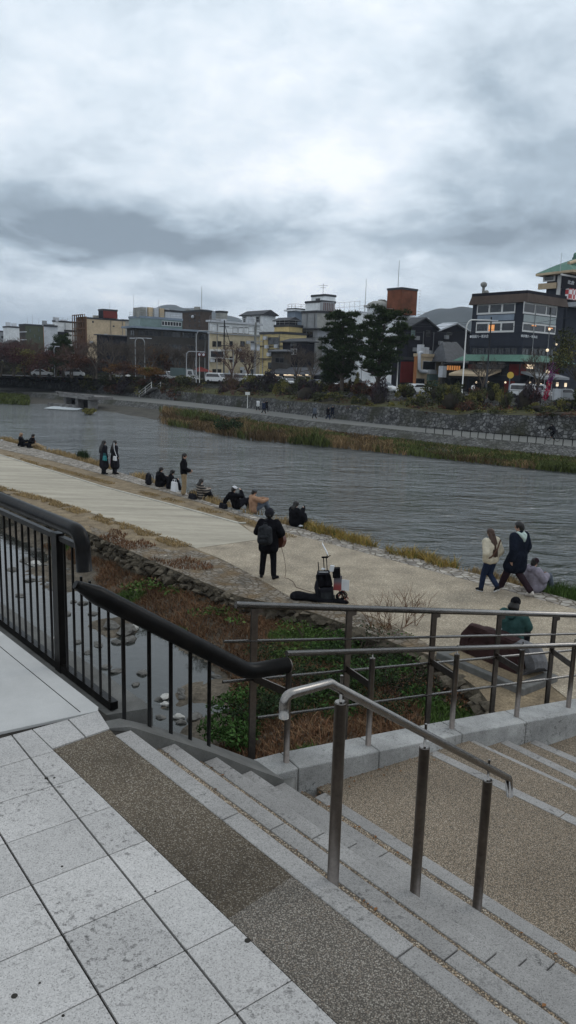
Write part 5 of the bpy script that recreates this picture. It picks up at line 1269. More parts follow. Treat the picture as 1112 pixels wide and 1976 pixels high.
# ---- black gabled house
B = Bd('large black boarded building with twin low gables', 783, 142, 764, 905, 634, M['blk'], roof=None, dl=14)
def gable_top(B, q0, q1, zr, depth, rm, ov=.5, fmat=None):
    a, c, m_ = B.pt('R', q0-ov, B.z-.1, .5), B.pt('R', q1+ov, B.z-.1, .5), B.pt('R', (q0+q1)/2, zr, .5)
    d = DL*(depth+1); b = MB(); t_ = Vector((0, 0, .3))
    b.add([a, m_, c, a+d, m_+d, c+d, a+t_, m_+t_, c+t_, a+t_+d, m_+t_+d, c+t_+d], [(0, 1, 7, 6), (1, 2, 8, 7), (6, 7, 10, 9), (7, 8, 11, 10), (0, 3, 4, 1), (1, 4, 5, 2), (3, 9, 10, 4), (4, 10, 11, 5)]); b.build('roof', [rm], B.t, fixn=True)
    a, c, m_ = B.pt('R', q0, B.z-.1, .0), B.pt('R', q1, B.z-.1, .0), B.pt('R', (q0+q1)/2, zr-.1, .0); d = DL*depth
    b = MB(); b.add([a, c, m_, a+d, c+d, m_+d], [(0, 1, 2), (3, 5, 4), (0, 2, 5, 3), (1, 4, 5, 2)]); b.build('gable', [fmat or M['blk']], B.t, fixn=True)
qa = B.pos('R', 845, 640)[0]; gable_top(B, 0, qa, zat(619, B.C)+.6, B.l, M['roofdk']); gable_top(B, qa+.3, B.r, B.z+1.6, B.l, M['lgrey'])
for x, y in ((793, 636), (822, 637)): B.win('R', x, y, x+8, y+12, 1, 'framedk', 'greenglass' if x < 800 else 'glass')
B.win('R', 862, 640, 872, 646, 1, 'framedk')
B2 = Bd('dark red fence like shop wall under the black building', 772, 134, 757, 800, 692, M['blk'], dl=6, name='shop', cat='shop')
for k in range(9): B2.panel('R', 774+k*2.9, 698, 775.8+k*2.9, 738, M['redw'], 'red_slat', .12)
B = Bd('small orange beige shop with a curved pale pipe and a dark window', 803, 130, 799, 851, 686, M['orangew'], rmat=M['beige'], wr=M['beige'])
B.win('R', 816, 696, 840, 714, 1, 'frame'); B.win('R', 807, 701, 811, 711, 1, 'frame'); B.win('R', 803, 730, 818, 745, 1, 'framedk')
b = MB(); b.tube(arc([B.pt('R', B.pos('R', 811, 680)[0], B.z+.5, .4), B.pt('R', B.pos('R', 806, 680)[0], B.z+.5, .4), B.pt('R', B.pos('R', 806, 717)[0], zat(717, B.C), .4), B.pt('R', B.pos('R', 821, 717)[0], zat(717, B.C), .4)], .8, 4), .28, 8); b.build('pipe', [M['lgrey']], B.t)
for k, x in enumerate((822, 827, 832)): b = MB(); p = B.pt('R', B.pos('R', x, 680)[0], 0, -1.2); b.box((p.x, p.y, B.z+.8), (1.0, .8, [2.2, 1.2, 1.4][k]), .86); b.build('air_unit', [M['lgrey']], B.t)
sg = B.panel('R', 826, 714, 838, 721, M['lgrey'], 'sign', .5); B.panel('R', 824, 722, 841, 734, M['greenglass'], 'green_sign', .5); B.panel('R', 824, 735, 841, 745, M['copper'], 'green_cabinet', .5)
B = Bd('low wooden house with a wavy grey tile roof and glowing amber window', 853, 128, 851, 905, 697, M['dkbrown'], roof=None, dl=11)
gz_ = zat(661, B.C); a, c = B.pt('R', -.4, B.z-.1, 1.0), B.pt('R', B.r+.4, B.z-.1, 1.0); e, f = B.pt('R', 3.2, gz_+.3, -3), B.pt('R', B.r+.4, gz_+.3, -3); g_, h_ = B.pt('R', 3.0, B.z, -6), B.pt('R', B.r+.4, B.z, -6)
b = MB(); dn = Vector((0, 0, -.3)); b.add([a, c, f, e, g_, h_, a+dn, c+dn], [(0, 1, 2, 3), (3, 2, 5, 4), (0, 3, 4), (1, 5, 2), (6, 7, 1, 0)])
b.build('roof', [M['rooftile']], B.t, fixn=True); B.win('R', 862, 704, 888, 715, 6, 'framedk', 'warm'); B.panel('R', 856, 700, 905, 702, M['roofdk'], 'eave', 1.2); B.panel('R', 847, 706, 853, 728, M['lgrey'], 'white_banner', .9); B.win('R', 858, 728, 892, 745, 3, 'framedk')

# ---- the black corner restaurant on the right
B = Bd('black four storey corner restaurant with white framed windows and green copper skirt roof', 1003, 118, 905, 1079, 584, M['navy'], roof=None, name='restaurant_building')
MBd = B
def band(y0, y1, e, m, name, flare=0.0, B=None):
    B = B or MBd; z0, z1 = zat(y0, B.C), zat(y1, B.C); f0, f1 = B.foot(e+flare), B.foot(e)
    b = MB(); b.add([(p.x, p.y, z0) for p in f0]+[(p.x, p.y, z1) for p in f1], [(0, 1, 5, 4), (1, 2, 6, 5), (2, 3, 7, 6), (3, 0, 4, 7), (4, 5, 6, 7), (3, 2, 1, 0)]); return b.build(name, [m], B.t, fixn=True)
band(583, 566, .2, M['brownroof'], 'shingle_band', .3); band(566.5, 560, .2, M['blk'], 'parapet')
roofrail(B, ('L', 'R'), 1.4); 
# upper windows
B.win('L', 922, 586.5, 994, 607.5, 3, 'frame', 'glass', w=.28); B.win('L', 920, 622, 992, 642.5, 3, 'frame', 'glass', w=.28)
B.win('R', 1011, 582, 1074, 605, 3, 'frame', 'glass', w=.25); B.win('R', 1009, 621.5, 1071, 640, 3, 'frame', 'glass', w=.25)
M['lattice'] = mat('pale_lattice', (.33, .37, .37), .8, .45, 9, stretch=(0, (1, 1, 4)))
B.panel('R', 1011, 606.5, 1072, 620.5, M['lattice'], 'lattice_band', .1); B.panel('L', 922, 609, 992, 620, M['bluegrey'], 'spandrel', .05)
B.panel('L', 944, 627, 954, 639, M['warm'], 'lit_curtain', .09)
for x, y in ((1026, 627), (1058, 632)): B.panel('R', x, y, x+8, y+2, M['warm'], 'ceiling_light', .09)
band(668, 654, .12, M['navy'], 'sign_band'); band(688, 671, -.02, M['blk'], 'third_floor_band')
for k in range(7): B.win('L', 912+k*12.7, 672, 921+k*12.7, 686, 2, 'framedk')
for k in range(4): B.win('R', 1008+k*16, 672, 1020+k*16, 686, 2, 'framedk')
band(698, 684.5, .3, M['copper'], 'copper_skirt_roof', 1.6)
band(733, 700, -.35, M['redw'], 'red_floor') if False else None
B.panel('L', 905, 703, 917, 724, M['redw'], 'red_wall', .10); B.panel('L', 984, 702, 1001, 724, M['redw'], 'red_wall', .10); B.win('L', 919, 703, 983, 723, 4, 'framedk')
B.panel('R', 1005, 702, 1014, 724, M['redw'], 'red_wall', .10); B.panel('R', 1050, 702, 1078, 724, M['redw'], 'red_wall', .10); B.win('R', 1016, 703, 1048, 723, 3, 'framedk')
q, z_ = B.pos('R', 1061, 703); b = MB(); p = B.pt('R', q, z_, .5); 
b.tube([p, p - DL*.15], .95, 20); b.build('round_sign', [M['lgrey']], B.t)
B.panel('R', 1015, 703, 1027, 707, M['lamp'], 'lit_sign', .35); B.panel('R', 1015, 708.5, 1028, 711, M['lamp'], 'lit_sign', .35)
b = MB(); q, z_ = B.pos('R', 1011, 706); p = B.pt('R', q, z_, .3); b.box(p, (.6, .1, .6), math.atan2(DR.y, DR.x), ry=PI/4); b.build('red_diamond', [M['orangew']], B.t)
for x in (925, 965): B.panel('L', x, 700, x+10, 701.6, M['lgrey'], 'ceiling_lamp', .5)
# awnings over the ground floor
for (f, x0, x1, yy, mt_) in (('L', 893, 968, 720, 'beige'), ('R', 1004, 1060, 722, 'grey')):
    q0, _z = B.pos(f, x0, yy); q1, _z = B.pos(f, x1, yy); q0, q1 = sorted((q0, q1)); z1 = zat(yy-6, B.C); n_ = -DR if f == 'L' else -DL
    a, c = B.pt(f, q0, z1, .1), B.pt(f, q1, z1, .1); d, e = B.pt(f, q1, z1-.8, 3.6), B.pt(f, q0, z1-.8, 3.6); dn = Vector((0, 0, -.35))
    b = MB(); b.add([a, c, d, e, a+dn, c+dn, d+dn, e+dn], [(0, 1, 2, 3), (4, 5, 6, 7), (0, 1, 5, 4), (1, 2, 6, 5), (2, 3, 7, 6), (3, 0, 4, 7)]); b.build('awning', [M[mt_]], B.t, fixn=True)
B.panel('L', 905, 732, 1002, 766, M['blk'], 'ground_floor_front', .05); B.panel('R', 1004, 732, 1079, 766, M['blk'], 'ground_floor_front', .05); B.panel('L', 975, 735, 992, 765, M['redw'], 'red_wall', .2)
for f, x, y in (('L', 928, 738), ('L', 951, 738), ('R', 1010, 738), ('R', 1020, 740), ('R', 1031, 741), ('R', 1047, 741), ('L', 984, 738)):
    q, z_ = B.pos(f, x, y); b = MB(); b.sphere(B.pt(f, q, z_, 1.2), .16, 8, 6); b.build('hanging_lamp', [M['lamp']], B.t)
b = MB(); q, z_ = B.pos('R', 1035, 717); b.sphere(B.pt('R', q, z_, 2.0), .3, 8, 6); b.build('hanging_lamp', [M['lamp']], B.t)
# siren / loudspeaker post and roof box
b = MB(); q, _z = B.pos('L', 928, 560); p = B.pt('L', q, 0, -.7); b.tube([(p.x, p.y, B.z), (p.x, p.y, B.z+3.6)], .22, 8); b.sphere((p.x, p.y, B.z+3.2), (.55, .4, .45)); b.sphere((p.x+.5, p.y, B.z+2.1), (.4, .3, .3)); b.build('loudspeaker_post', [M['conc2']], B.t)
# lettering
def lettering(B, f, txt, x0, y0, x1, y1, o, m, parent=None, name='lettering', vert=False):
    q0, z0 = B.pos(f, x0, y1); q1 = B.pos(f, x1, y0)[0]; z1 = B.pos(f, x0, y0)[1]; w_ = abs(q1-q0); h_ = abs(z1-z0)
    cu = bpy.data.curves.new(name, 'FONT'); cu.body = txt; cu.size = 1.0; cu.extrude = .02
    ob = bpy.data.objects.new(name, cu); COL.objects.link(ob); dg = bpy.context.evaluated_depsgraph_get(); dg.update()
    me = bpy.data.meshes.new_from_object(ob.evaluated_get(dg)); COL.objects.unlink(ob); bpy.data.objects.remove(ob)
    xs = [v.co.x for v in me.vertices]; ys = [v.co.y for v in me.vertices]
    if not xs: return
    x_, X_ = min(xs), max(xs); y_, Y_ = min(ys), max(ys); d = DL if f == 'L' else DR
    flip = (f == 'L')     # left end of the writing is the far end of the L facade
    for v in me.vertices:
        u = (v.co.x-x_)/(X_-x_)*w_; hh = (v.co.y-y_)/(Y_-y_)*h_; dep = v.co.z
        qq = (max(q0, q1)-u) if flip else (min(q0, q1)+u)
        p = B.pt(f, qq, min(z0, z1)+hh, o+dep); v.co = p
    me.materials.clear(); me.materials.append(m); o_ = bpy.data.objects.new(name, me); COL.objects.link(o_); o_.parent = parent or B.t; TREE.setdefault(B.t, []).append(o_)
M['letter'] = plain('white_letters', (.7, .72, .74), .6)
lettering(B, 'L', '●祇園八一祇本店', 908, 646.5, 944, 652.5, .16, M['letter'])
lettering(B, 'R', '◎京都八一祇本店', 1004, 645, 1036, 650.5, .16, M['letter'])
# ---- castle like tower with green roof, right edge
T = Bd('castle like tower with a curved green copper roof and white characters at the right edge', 1080, 129, 1042, 1160, 524, M['navy'], roof=None, name='tower')
T.panel('L', 1050, 531, 1072, 544, M['frame'], 'window_frame', .2); T.panel('L', 1053, 533.5, 1069, 541.5, M['glass'], 'window_pane', .28)
T.panel('L', 1042, 548, 1076, 559, M['beige'], 'tan_band', .5); T.panel('L', 1078.5, 524, 1080, 590, M['frame'], 'white_corner', .2); T.panel('R', 1082, 528, 1111, 531.5, M['frame'], 'white_beam', .25)
T.panel('R', 1084, 533, 1104, 556, M['blk'], 'sign_board', .2); T.panel('R', 1106, 533, 1125, 556, M['blk'], 'sign_board', .2)
lettering(T, 'R', '北倉', 1092, 540, 1106, 548, .3, M['letter'])
M['redchk'] = bpy.data.materials.new('red_white_check'); M['redchk'].use_nodes = True
_t = M['redchk'].node_tree; _b = _t.nodes['Principled BSDF']; _g = _n(_t, 'ShaderNodeNewGeometry'); _c = _n(_t, 'ShaderNodeTexChecker'); _c.inputs['Scale'].default_value = 1.4; _c.inputs['Color1'].default_value = (.45, .03, .03, 1); _c.inputs['Color2'].default_value = (.75, .72, .72, 1); _t.links.new(_g.outputs['Position'], _c.inputs['Vector']); _t.links.new(_c.outputs[0], _b.inputs['Base Color'])
T.panel('R', 1092, 557, 1130, 578, M['redchk'], 'checked_sign', .8); T.panel('R', 1096, 583, 1130, 592, M['lgrey'], 'white_canopy', 2.0)
# irimoya roof: flared eave skirt, gable on top
z0 = zat(527, T.C); zt0 = zat(505, T.C); f0 = T.foot(1.4); cxx = sum(f0, Vector())/4
mid_ = T.foot(-.9); top_ = T.foot(-2.2)
f0 = [Vector((p.x, p.y, z0+(.35 if i in (0, 2) else .15))) for i, p in enumerate(f0)]; md_ = [Vector((p.x, p.y, z0+1.6)) for p in mid_]
rA = (md_[0]+md_[1])/2 + Vector((0, 0, 1.7)); rB = (md_[2]+md_[3])/2 + Vector((0, 0, 1.7))
b = MB(); lo_ = [p+Vector((0, 0, -.38)) for p in f0]
b.add(f0+md_+[rA, rB], [(0, 1, 5, 4), (1, 2, 6, 5), (2, 3, 7, 6), (3, 0, 4, 7), (4, 5, 8), (6, 7, 9), (7, 4, 8, 9), (5, 6, 9, 8)], 0)
b.add(f0+lo_, [(0, 1, 5, 4), (1, 2, 6, 5), (2, 3, 7, 6), (3, 0, 4, 7), (7, 6, 5, 4)], 1)
b.build('copper_roof', [M['copper'], M['beige']], T.t, fixn=True)
b = MB(); b.tube([rA-DL*.4, rB+DL*.4], .28, 6); b.sphere(rA+Vector((0, 0, .4)), (.35, .35, .6)); b.sphere(rB+Vector((0, 0, .4)), (.35, .35, .6)); b.tube([md_[0]+Vector((0, 0, .1)), rA, md_[1]+Vector((0, 0, .1))], .3, 6, 1); b.build('ridge', [M['copper'], M['beige']], T.t)
mast(T, 1078, 488)
B = Bd('tall blue grey building with white pillars behind the corner restaurant', 1080, 132, 1078, 1180, 588, M['navy'], dl=10)
for x in (1084, 1098): B.panel('R', x, 592, x+1.5, 690, M['frame'], 'white_pillar', .3)
for y in (600, 632, 664): B.win('R', 1087, y, 1097, y+20, 2, 'framedk')
# ---- low infill houses far left and behind to close gaps
for i, (x0, x1, yt, Y_, mt_) in enumerate([(-60, 0, 655, 280, 'grey'), (-120, -55, 645, 270, 'conc2'), (440, 470, 640, 230, 'conc2'), (1180, 1300, 600, 140, 'conc2'), (228, 262, 618, 260, 'conc2')]):
    Bd(['grey block beyond the left edge', 'weathered block further left beyond the edge', 'low stained block behind the cream building', 'stained concrete block beyond the right edge', 'stained block behind the beige building'][i], x0+ (x1-x0)*.3, Y_, x0, x1, yt, M[mt_])
# weathered facade details: air units, drain pipes, floor joints
def dress(B, x0, x1, y0, y1, f='R', n=6, m='lgrey'):
    for k in range(n):
        x, y = R.uniform(x0, x1), R.uniform(y0, y1); q, z_ = B.pos(f, x, y); b = MB(); d = DL if f == 'L' else DR
        b.box(B.pt(f, q, z_, .45), (.9, .5, .7), math.atan2(d.y, d.x)); b.build('air_unit', [M[m]], B.t)
    for k in range(2):
        q = B.pos(f, R.uniform(x0, x1), y1)[0]; b = MB(); b.tube([B.pt(f, q, ZR, .12), B.pt(f, q, B.z-.3, .12)], .08, 5); b.build('drain_pipe', [M['rail']], B.t)
for key, a in (('cream stone buil', (406, 498, 660, 720, 'R', 6)), ('wide white build', (694, 760, 620, 720, 'R', 8, 'grey')), ('wide white build', (642, 688, 612, 720, 'L', 5, 'grey')), ('ochre yellow thr', (504, 540, 650, 712, 'L', 4)), ('tall grey concre', (582, 605, 640, 710, 'L', 5)), ('large black boar', (790, 900, 650, 680, 'R', 7, 'grey')), ('tall beige build', (172, 240, 630, 700, 'R', 5)), ('long dark office', (266, 400, 676, 686, 'R', 8, 'grey')), ('stacked white ap', (618, 640, 605, 640, 'R', 4)), ('black four store', (1006, 1076, 690, 697, 'R', 4, 'grey')), ('white office blo', (108, 150, 640, 700, 'R', 5, 'grey')), ('white gabled hou', (467, 503, 625, 640, 'L', 3, 'grey'))):
    if key in BL_: dress(BL_[key], *a)
    else: print('NOKEY', key)
# ---- hills
M['forest'] = mat('forest_hill', (0.025, 0.032, 0.028), .95, .35, .006, fine=.4, fscale=.05)
def hill(name, pix, Y, depth=700):
    b = MB(); rows = []; xs = []
    for (a, c) in zip(pix, pix[1:]):
        for k in range(8): xs.append((a[0]+(c[0]-a[0])*k/8, a[1]+(c[1]-a[1])*k/8))
    xs.append(pix[-1])
    top = [aty(x, y, Y) for x, y in xs]; top = [p+Vector((0, 0, 10*mnoise.noise(Vector((p.x*.02, 0, 1))))) for p in top]
    def f(s_, h): return [Vector((p.x*(1-s_*.0), p.y+depth*s_, max(2.1, 2.1+(p.z-2.1)*h + 14*mnoise.noise(Vector((p.x*.012, s_*5, 3)))*(h > .05)*(h < .99)))) for p in top]
    b.quadpatch([f(-1, 0), f(-.8, .25), f(-.55, .5), f(-.3, .78), f(-.1, .95), f(0, 1.0), f(.3, .9), f(1, 0)], smooth=True)
    struct(b.build(name, [M['forest']], fixn=True))
hill('hills', [(200, 700), (255, 640), (290, 602), (318, 590), (340, 588), (372, 596), (400, 597), (430, 605), (465, 615), (520, 650), (600, 690)], 2600)
hill('hills', [(700, 700), (760, 640), (800, 610), (818, 602), (850, 597), (885, 594), (910, 593), (960, 600), (1050, 620), (1150, 610), (1250, 640)], 2000)
# ================================================================ TREES, LAMPS, CARS ACROSS THE RIVER
R = random.Random(77)
def roadpt(px, d=0.0, P=None):
    """point on the road: photo column px, d metres from the river side road line"""
    L_ = off_line(refine(RDS, 12), d)
    best = min(L_, key=lambda q: abs(colof(q)-px)); i = L_.index(best)
    for a, c in zip(L_, L_[1:]):
        if (colof(a)-px)*(colof(c)-px) <= 0: return lerp(a, c, (px-colof(a))/(colof(c)-colof(a)+1e-9)), (c-a).normalized()
    return best, (L_[min(i+1, len(L_)-1)]-L_[max(i-1, 0)]).normalized()
def colof(p):
    cp, sp = math.cos(PITCH), math.sin(PITCH); d = p.z-CAM_H; f = p.y*cp-d*sp; bb = -p.y*sp-d*cp; a = p.x*FPX/f; bb = bb*FPX/f
    return 556+a*math.cos(ROLL)-bb*math.sin(ROLL)
M['needle'] = mat('pine_needles', (0.028, 0.045, 0.018), .85, .35, .5, island=.7)
M['needle2'] = mat('pine_needles_light', (0.055, 0.075, 0.025), .85, .35, .5, island=.6)
M['bark'] = mat('grey_bark', (0.075, 0.062, 0.05), .95, .35, 3, .02, 8)
M['twigs'] = mat('bare_twigs', (0.095, 0.078, 0.066), .95, .3, .5, island=.35)
M['twigs2'] = mat('reddish_twigs', (0.11, 0.068, 0.055), .95, .3, .5, island=.35)
def limb(b, p, q, r0, r1, rg, bend=.1, seg=5):
    m_ = lerp(p, q, .5)+Vector((rg.gauss(0, 1), rg.gauss(0, 1), rg.gauss(0, .5)))*(q-p).length*bend; b.tube([p, lerp(lerp(p, m_, .5), m_, .3), m_, q], [r0, r0*.85, (r0+r1)/2, r1], seg, caps=False)
def pine(label, px, d, pxw, ytop, ybot, seed, lean=0.0, gap=None):
    rg = random.Random(seed); base, dd = roadpt(px, d); k = base.y/FPX*1.03; H_ = zat(ytop, base)-ZR; W_ = pxw*k/2*.96
    t = thing('pine_tree', label, 'tree', (base.x, base.y, ZR-.1))
    b = MB(); top = Vector((lean, 0, H_*.97)); limb(b, Vector((0, 0, 0)), top, .32, .05, rg, .03, 8)
    clumps = []
    n = 44
    for i in range(n):
        f = i/(n-1); z = H_*(.20+.78*f); a = i*2.4+rg.uniform(-.4, .4); env = W_*(math.sin(min(1, (1-f)*1.7+.18)*PI/2)**.7)*(.75 if f < .12 else 1)*rg.uniform(.4, 1.0)
        tip = Vector((math.cos(a)*env+lean*f, math.sin(a)*env, z+rg.uniform(.2, .9))); root = Vector((lean*f, 0, z-.3*env)); limb(b, root, tip, .09*(1-f)+.03, .02, rg, .08, 4)
        for q in (1.0, .72, .45) if env > 1.6 else (1.0, .5): clumps.append((lerp(root, tip, q)+Vector((rg.uniform(-.4, .4), rg.uniform(-.4, .4), rg.uniform(0, .5))), rg.uniform(.55, .95)*(1.0 if q > .5 else .8)))
    clumps.append((Vector((lean, 0, H_)), .5))
    b.build('trunk', [M['bark']], t)
    b = MB()
    for c, r in clumps:
        for _ in range(150):
            u = Vector((rg.gauss(0, 1), rg.gauss(0, 1), abs(rg.gauss(0, .8))-.15)).normalized(); s_ = r*rg.uniform(.45, 1.15); q = c+Vector((u.x*s_, u.y*s_, u.z*s_*.6)); e = q+(u+Vector((0, 0, .5))).normalized()*rg.uniform(.22, .42); v_ = u.orthogonal().normalized()*.05
            v_ = Matrix.Rotation(rg.uniform(0, 6.28), 3, u) @ v_
            b.add([q-v_, q+v_, e], [(0, 1, 2)], 1 if rg.random() < .3 else 0)
            b.add([q-v_*2.4+Vector((0, 0, -.03)), q+v_*2.4, e*.5+q*.5+v_.cross(u)*.8], [(0, 1, 2)], 0)
    b.build('crown', [M['needle'], M['needle2']], t); return t
pine('broad dark green pine tree, left one of the two big pines by the road', 660, -2.0, 100, 611, 748, 3, -.3)
pine('tall dark green pine tree, right one of the two big pines by the road', 727, -2.5, 124, 606, 752, 8, .6)
pine('small dark evergreen tree behind the leafless trees on the left', 122, 4, 40, 655, 722, 15)
pine('dark low conifer beside the lit shop under the eave', 640, 1, 34, 700, 746, 18)
# leafless trees
def bare_mesh(seed, mt, dep=5, spread=.42, n0=5, droop=.1):
    rg = random.Random(seed); b = MB(); tr = MB(); tr.tube([(0, 0, 0), (.03, 0, .12), (0, .02, .26)], [.028, .022, .018], 6); tips = []
    for k in range(n0):
        a = k*2*PI/n0+rg.uniform(-.4, .4); grow(b, Vector((0, .0, .18+.03*k)), Vector((math.cos(a)*.55, math.sin(a)*.55, 1)).normalized(), .26, .014, dep, rg, spread, droop, 3)
    o1 = tr.build('trunk', [M['bark']]); o2 = b.build('crown', [mt]); COL.objects.unlink(o1); COL.objects.unlink(o2); return (o1.data, o2.data)
BT = [bare_mesh(1, M['twigs'], 5), bare_mesh(2, M['twigs'], 5, .5), bare_mesh(4, M['twigs2'], 5, .45), bare_mesh(6, M['twigs2'], 5, .38)]
def baretree(label, px, d, h, wid, kind, zoff=0, grp='leafless trees along the far road', base=None):
    if base is None: base, _d = roadpt(px, d)
    t = thing('leafless_tree', label, 'tree', (base.x, base.y, (ZR if zoff == 0 else zoff)-.1), R.uniform(0, 6), grp); t.scale = (wid, wid, h)
    for nm, me in zip(('trunk', 'crown'), BT[kind]): o = bpy.data.objects.new(nm, me); COL.objects.link(o); o.parent = t
bt = [(98, 6, 7.5, 8.5, 2), (158, 8, 9, 9, 3), (186, -1, 8.0, 8, 0), (214, -1, 9.2, 9.5, 0), (238, 2, 8.6, 8.6, 1), (262, 4, 8.8, 8.6, 0), (290, -1, 8.4, 8.8, 1), (318, 3, 8.0, 8.2, 0), (346, 3, 7.6, 8, 1), (372, 4, 8, 7.5, 0), (448, -1, 8.2, 7.4, 2), (478, 2, 7.5, 7, 2), (572, 3, 7.8, 6.0, 0), (601, 5, 7.0, 6.0, 1), (930, 6, 6, 6, 0), (1035, 2, 7.0, 6.0, 0), (138, 0, 7, 8, 3), (60, 5, 8, 9, 3), (25, 6, 8.5, 9, 2)]
near_of = ['before the white block', 'before the beige scaffolding', 'before the hut', 'in front of the black hut', 'right of the black hut', 'at the left end of the dark office', 'before the dark office windows', 'in the middle of the dark office', 'before the orange foliage', 'at the right end of the dark office', 'before the cream building', 'right of the cream building windows', 'before the timber house', 'before the round white column', 'before the corner restaurant awning', 'before the restaurant upper window', 'left of the beige building', 'before the green building', 'at the far left']
for (px, d, h, wd_, k), lb in zip(sorted(bt[:], key=lambda q: 0), near_of): baretree('leafless '+('grey' if k < 2 else 'reddish')+' tree with fine twigs '+lb, px, d, h, wd_, k)
p = atz(445, 792, -.6); baretree('small leafless bush tree on the slope left of the signpost', 448, 0, 6.0, 4.6, 2, zoff=-.7, base=at_col(lerp and Pf, 447)+Vector((.5, 1.5, 0)))
# leafy autumn trees
def leafy(label, px, d, h, w_, mt, m2, n=2600, trunk=.35, size=.16, seed=None, loose=.3, group='autumn coloured trees on the left'):
    rg = random.Random(seed or px); base, _d = roadpt(px, d); t = thing('leafy_tree', label, 'tree', (base.x, base.y, ZR-.1), 0, group)
    b = MB(); cl = []
    limb(b, Vector((0, 0, 0)), Vector((0, 0, h*trunk)), .2, .14, rg, .05, 6)
    for k in range(15):
        a = rg.uniform(0, 2*PI); q = rg.uniform(.15, 1)**.6*w_*.42; z = h*rg.uniform(trunk+.05, .92); q *= math.sqrt(max(.1, 1-((z/h-.6)/.55)**2)); c = Vector((math.cos(a)*q, math.sin(a)*q, z)); limb(b, Vector((0, 0, h*trunk*.8)), c, .07, .02, rg, .1, 4); cl.append(c)
    b.build('trunk', [M['bark']], t); b = MB()
    for c in cl: leaves(b, n//15, c, (w_*.2, w_*.2, h*.14), size, rg, mi=0 if rg.random() < .65 else 1)
    b.build('crown', [M[mt], M[m2]], t)
for row in [('wine red autumn tree at the far left edge', 2, 2, 7.5, 9, 'wine', 'red'), ('dark red maple tree before the low grey houses', 28, 1, 6.8, 8, 'wine', 'purple'), ('olive green tree between the red maples', 48, 3, 6.0, 7, 'olive', 'hedge'), ('deep red spreading tree before the mossy green building', 78, 0, 5.2, 8, 'wine', 'red'),
            ('dark green rounded tree under the pale blue grey building', 108, 2, 5.6, 6, 'hedge', 'leafdk'), ('rust brown low tree before the white block', 140, 0, 4.6, 7, 'red', 'twigs2'), ('golden orange tree before the dark office', 306, 2, 6.4, 5, 'orange', 'red'), ('yellow low bush tree beside the parked white van', 291, -2, 2.6, 5, 'orange', 'olive'),
            ('brown leafy tree before the black hut', 180, 1, 4.2, 7, 'red', 'twigs'), ('olive leafy tree at the right edge before the restaurant', 1112, -1.5, 8.6, 7.0, 'olive', 'hedge'), ('rust brown tree behind the hedge on the left', 240, 0, 3.6, 7, 'red', 'orange')]:
    leafy(*row, group='leafy trees across the river' )
# street lamps, poles
def lamp(label, px, ytop, arm, d=-.5, off=2.0, lit=False):
    base, dd = roadpt(px, d); h = zat(ytop, base)-ZR; t = thing('street_lamp', label, 'street lamp', (base.x, base.y, ZR), 0, 'street lamps across the river'); b = MB()
    sgn = 1 if arm > 0 else -1; b.tube(arc([(0, 0, 0), (0, 0, h*.93), (sgn*.4, 0, h), (sgn*abs(arm), 0, h)], 1.2, 5), .085, 7); b.build('pole', [M['rail'] if not lit else M['white']], t)
    b = MB(); b.box((sgn*(abs(arm)+.35), 0, h-.02), (.9, .3, .14)); b.build('lamp_head', [M['lgrey']], t)
lamp('tall grey street lamp with a long arm before the dark office left part', 280, 653, -2.0); lamp('second thin street lamp close to the left part of the dark office', 262, 652, 2.4, 3)
lamp('tall white street lamp before the right end of the dark office', 379, 638, 3.2, -.5); lamp('short white street lamp with bent arm left of the tall one', 360, 678, 2.6, -.2)
lamp('white street lamp with arm left of the corner restaurant', 891, 617, 3.2, -1.0, lit=True); lamp('slim lamp pole among the red trees', 106, 668, 0.3, 2)
lamp('thin lamp post before the cream building left edge', 403, 616, 1.4, 4)
def pole(label, px, ytop, r, mt, d=6, extra=None, name='utility_pole', cat='pole'):
    base, dd = roadpt(px, d); h = zat(ytop, base)-ZR; t = thing(name, label, cat, (base.x, base.y, ZR)); b = MB(); b.tube([(0, 0, 0), (0, 0, h)], [r, r*.7], 8); b.build('shaft', [M[mt]], t); return t, h
t, h = pole('concrete utility pole with a round transformer beside the ochre building', 492, 622, .2, 'conc2', 4)
b = MB(); b.cyl((-.5, 0, h*.55), .4, 1.3, 10); b.cyl((.5, 0, h*.55), .3, 1.1, 10); b.build('transformer', [M['lgrey']], t)
for z_ in (.7, .85, .95): b = MB(); b.box((0, 0, h*z_), (2.6, .1, .1)); b.build('crossarm', [M['rail']], t)
t, h = pole('dark utility pole with tangled brackets before the cream building', 432, 618, .16, 'roofdk', 5); 
for z_ in (.6, .75, .9): b = MB(); b.box((0, 0, h*z_), (1.8, .12, .12)); b.build('crossarm', [M['roofdk']], t)
b = MB(); b.tube([(0, 0, h*.95), (1.6, 0, h*.5), (2.0, 0, h*.3)], .06, 5); b.build('stay', [M['roofdk']], t)
t, h = pole('white traffic sign gantry pole with a framed board before the cream building', 450, 676, .12, 'white', -.5, name='sign_gantry', cat='sign')
b = MB(); b.tube([(0, 0, h), (-4.2, 0, h)], .07, 5); b.tube([(0, 0, h-1.5), (-4.2, 0, h-1.5)], .07, 5); b.box((-2.9, 0, h-.75), (2.6, .1, 1.4)); b.build('arm', [M['white']], t); b = MB(); b.box((-2.9, -.08, h-.75), (2.2, .1, 1.0)); b.build('board', [M['roofdk']], t)
t, h = pole('round traffic signs on a thin pole before the dark office end', 385, 682, .06, 'white', -.3, name='traffic_sign', cat='sign')
for s_ in (0, .75): b = MB(); b.tube([(s_, -.1, h-.2), (s_, -.16, h-.2)], .36, 14); b.tube([(s_, -.16, h-.2), (s_, -.18, h-.2)], .24, 14, 1); b.build('disc', [M['redw'], M['lgrey']], t)
t, h = pole('dark metal pole in front of the corner restaurant left facade', 937, 612, .13, 'roofdk', 3)
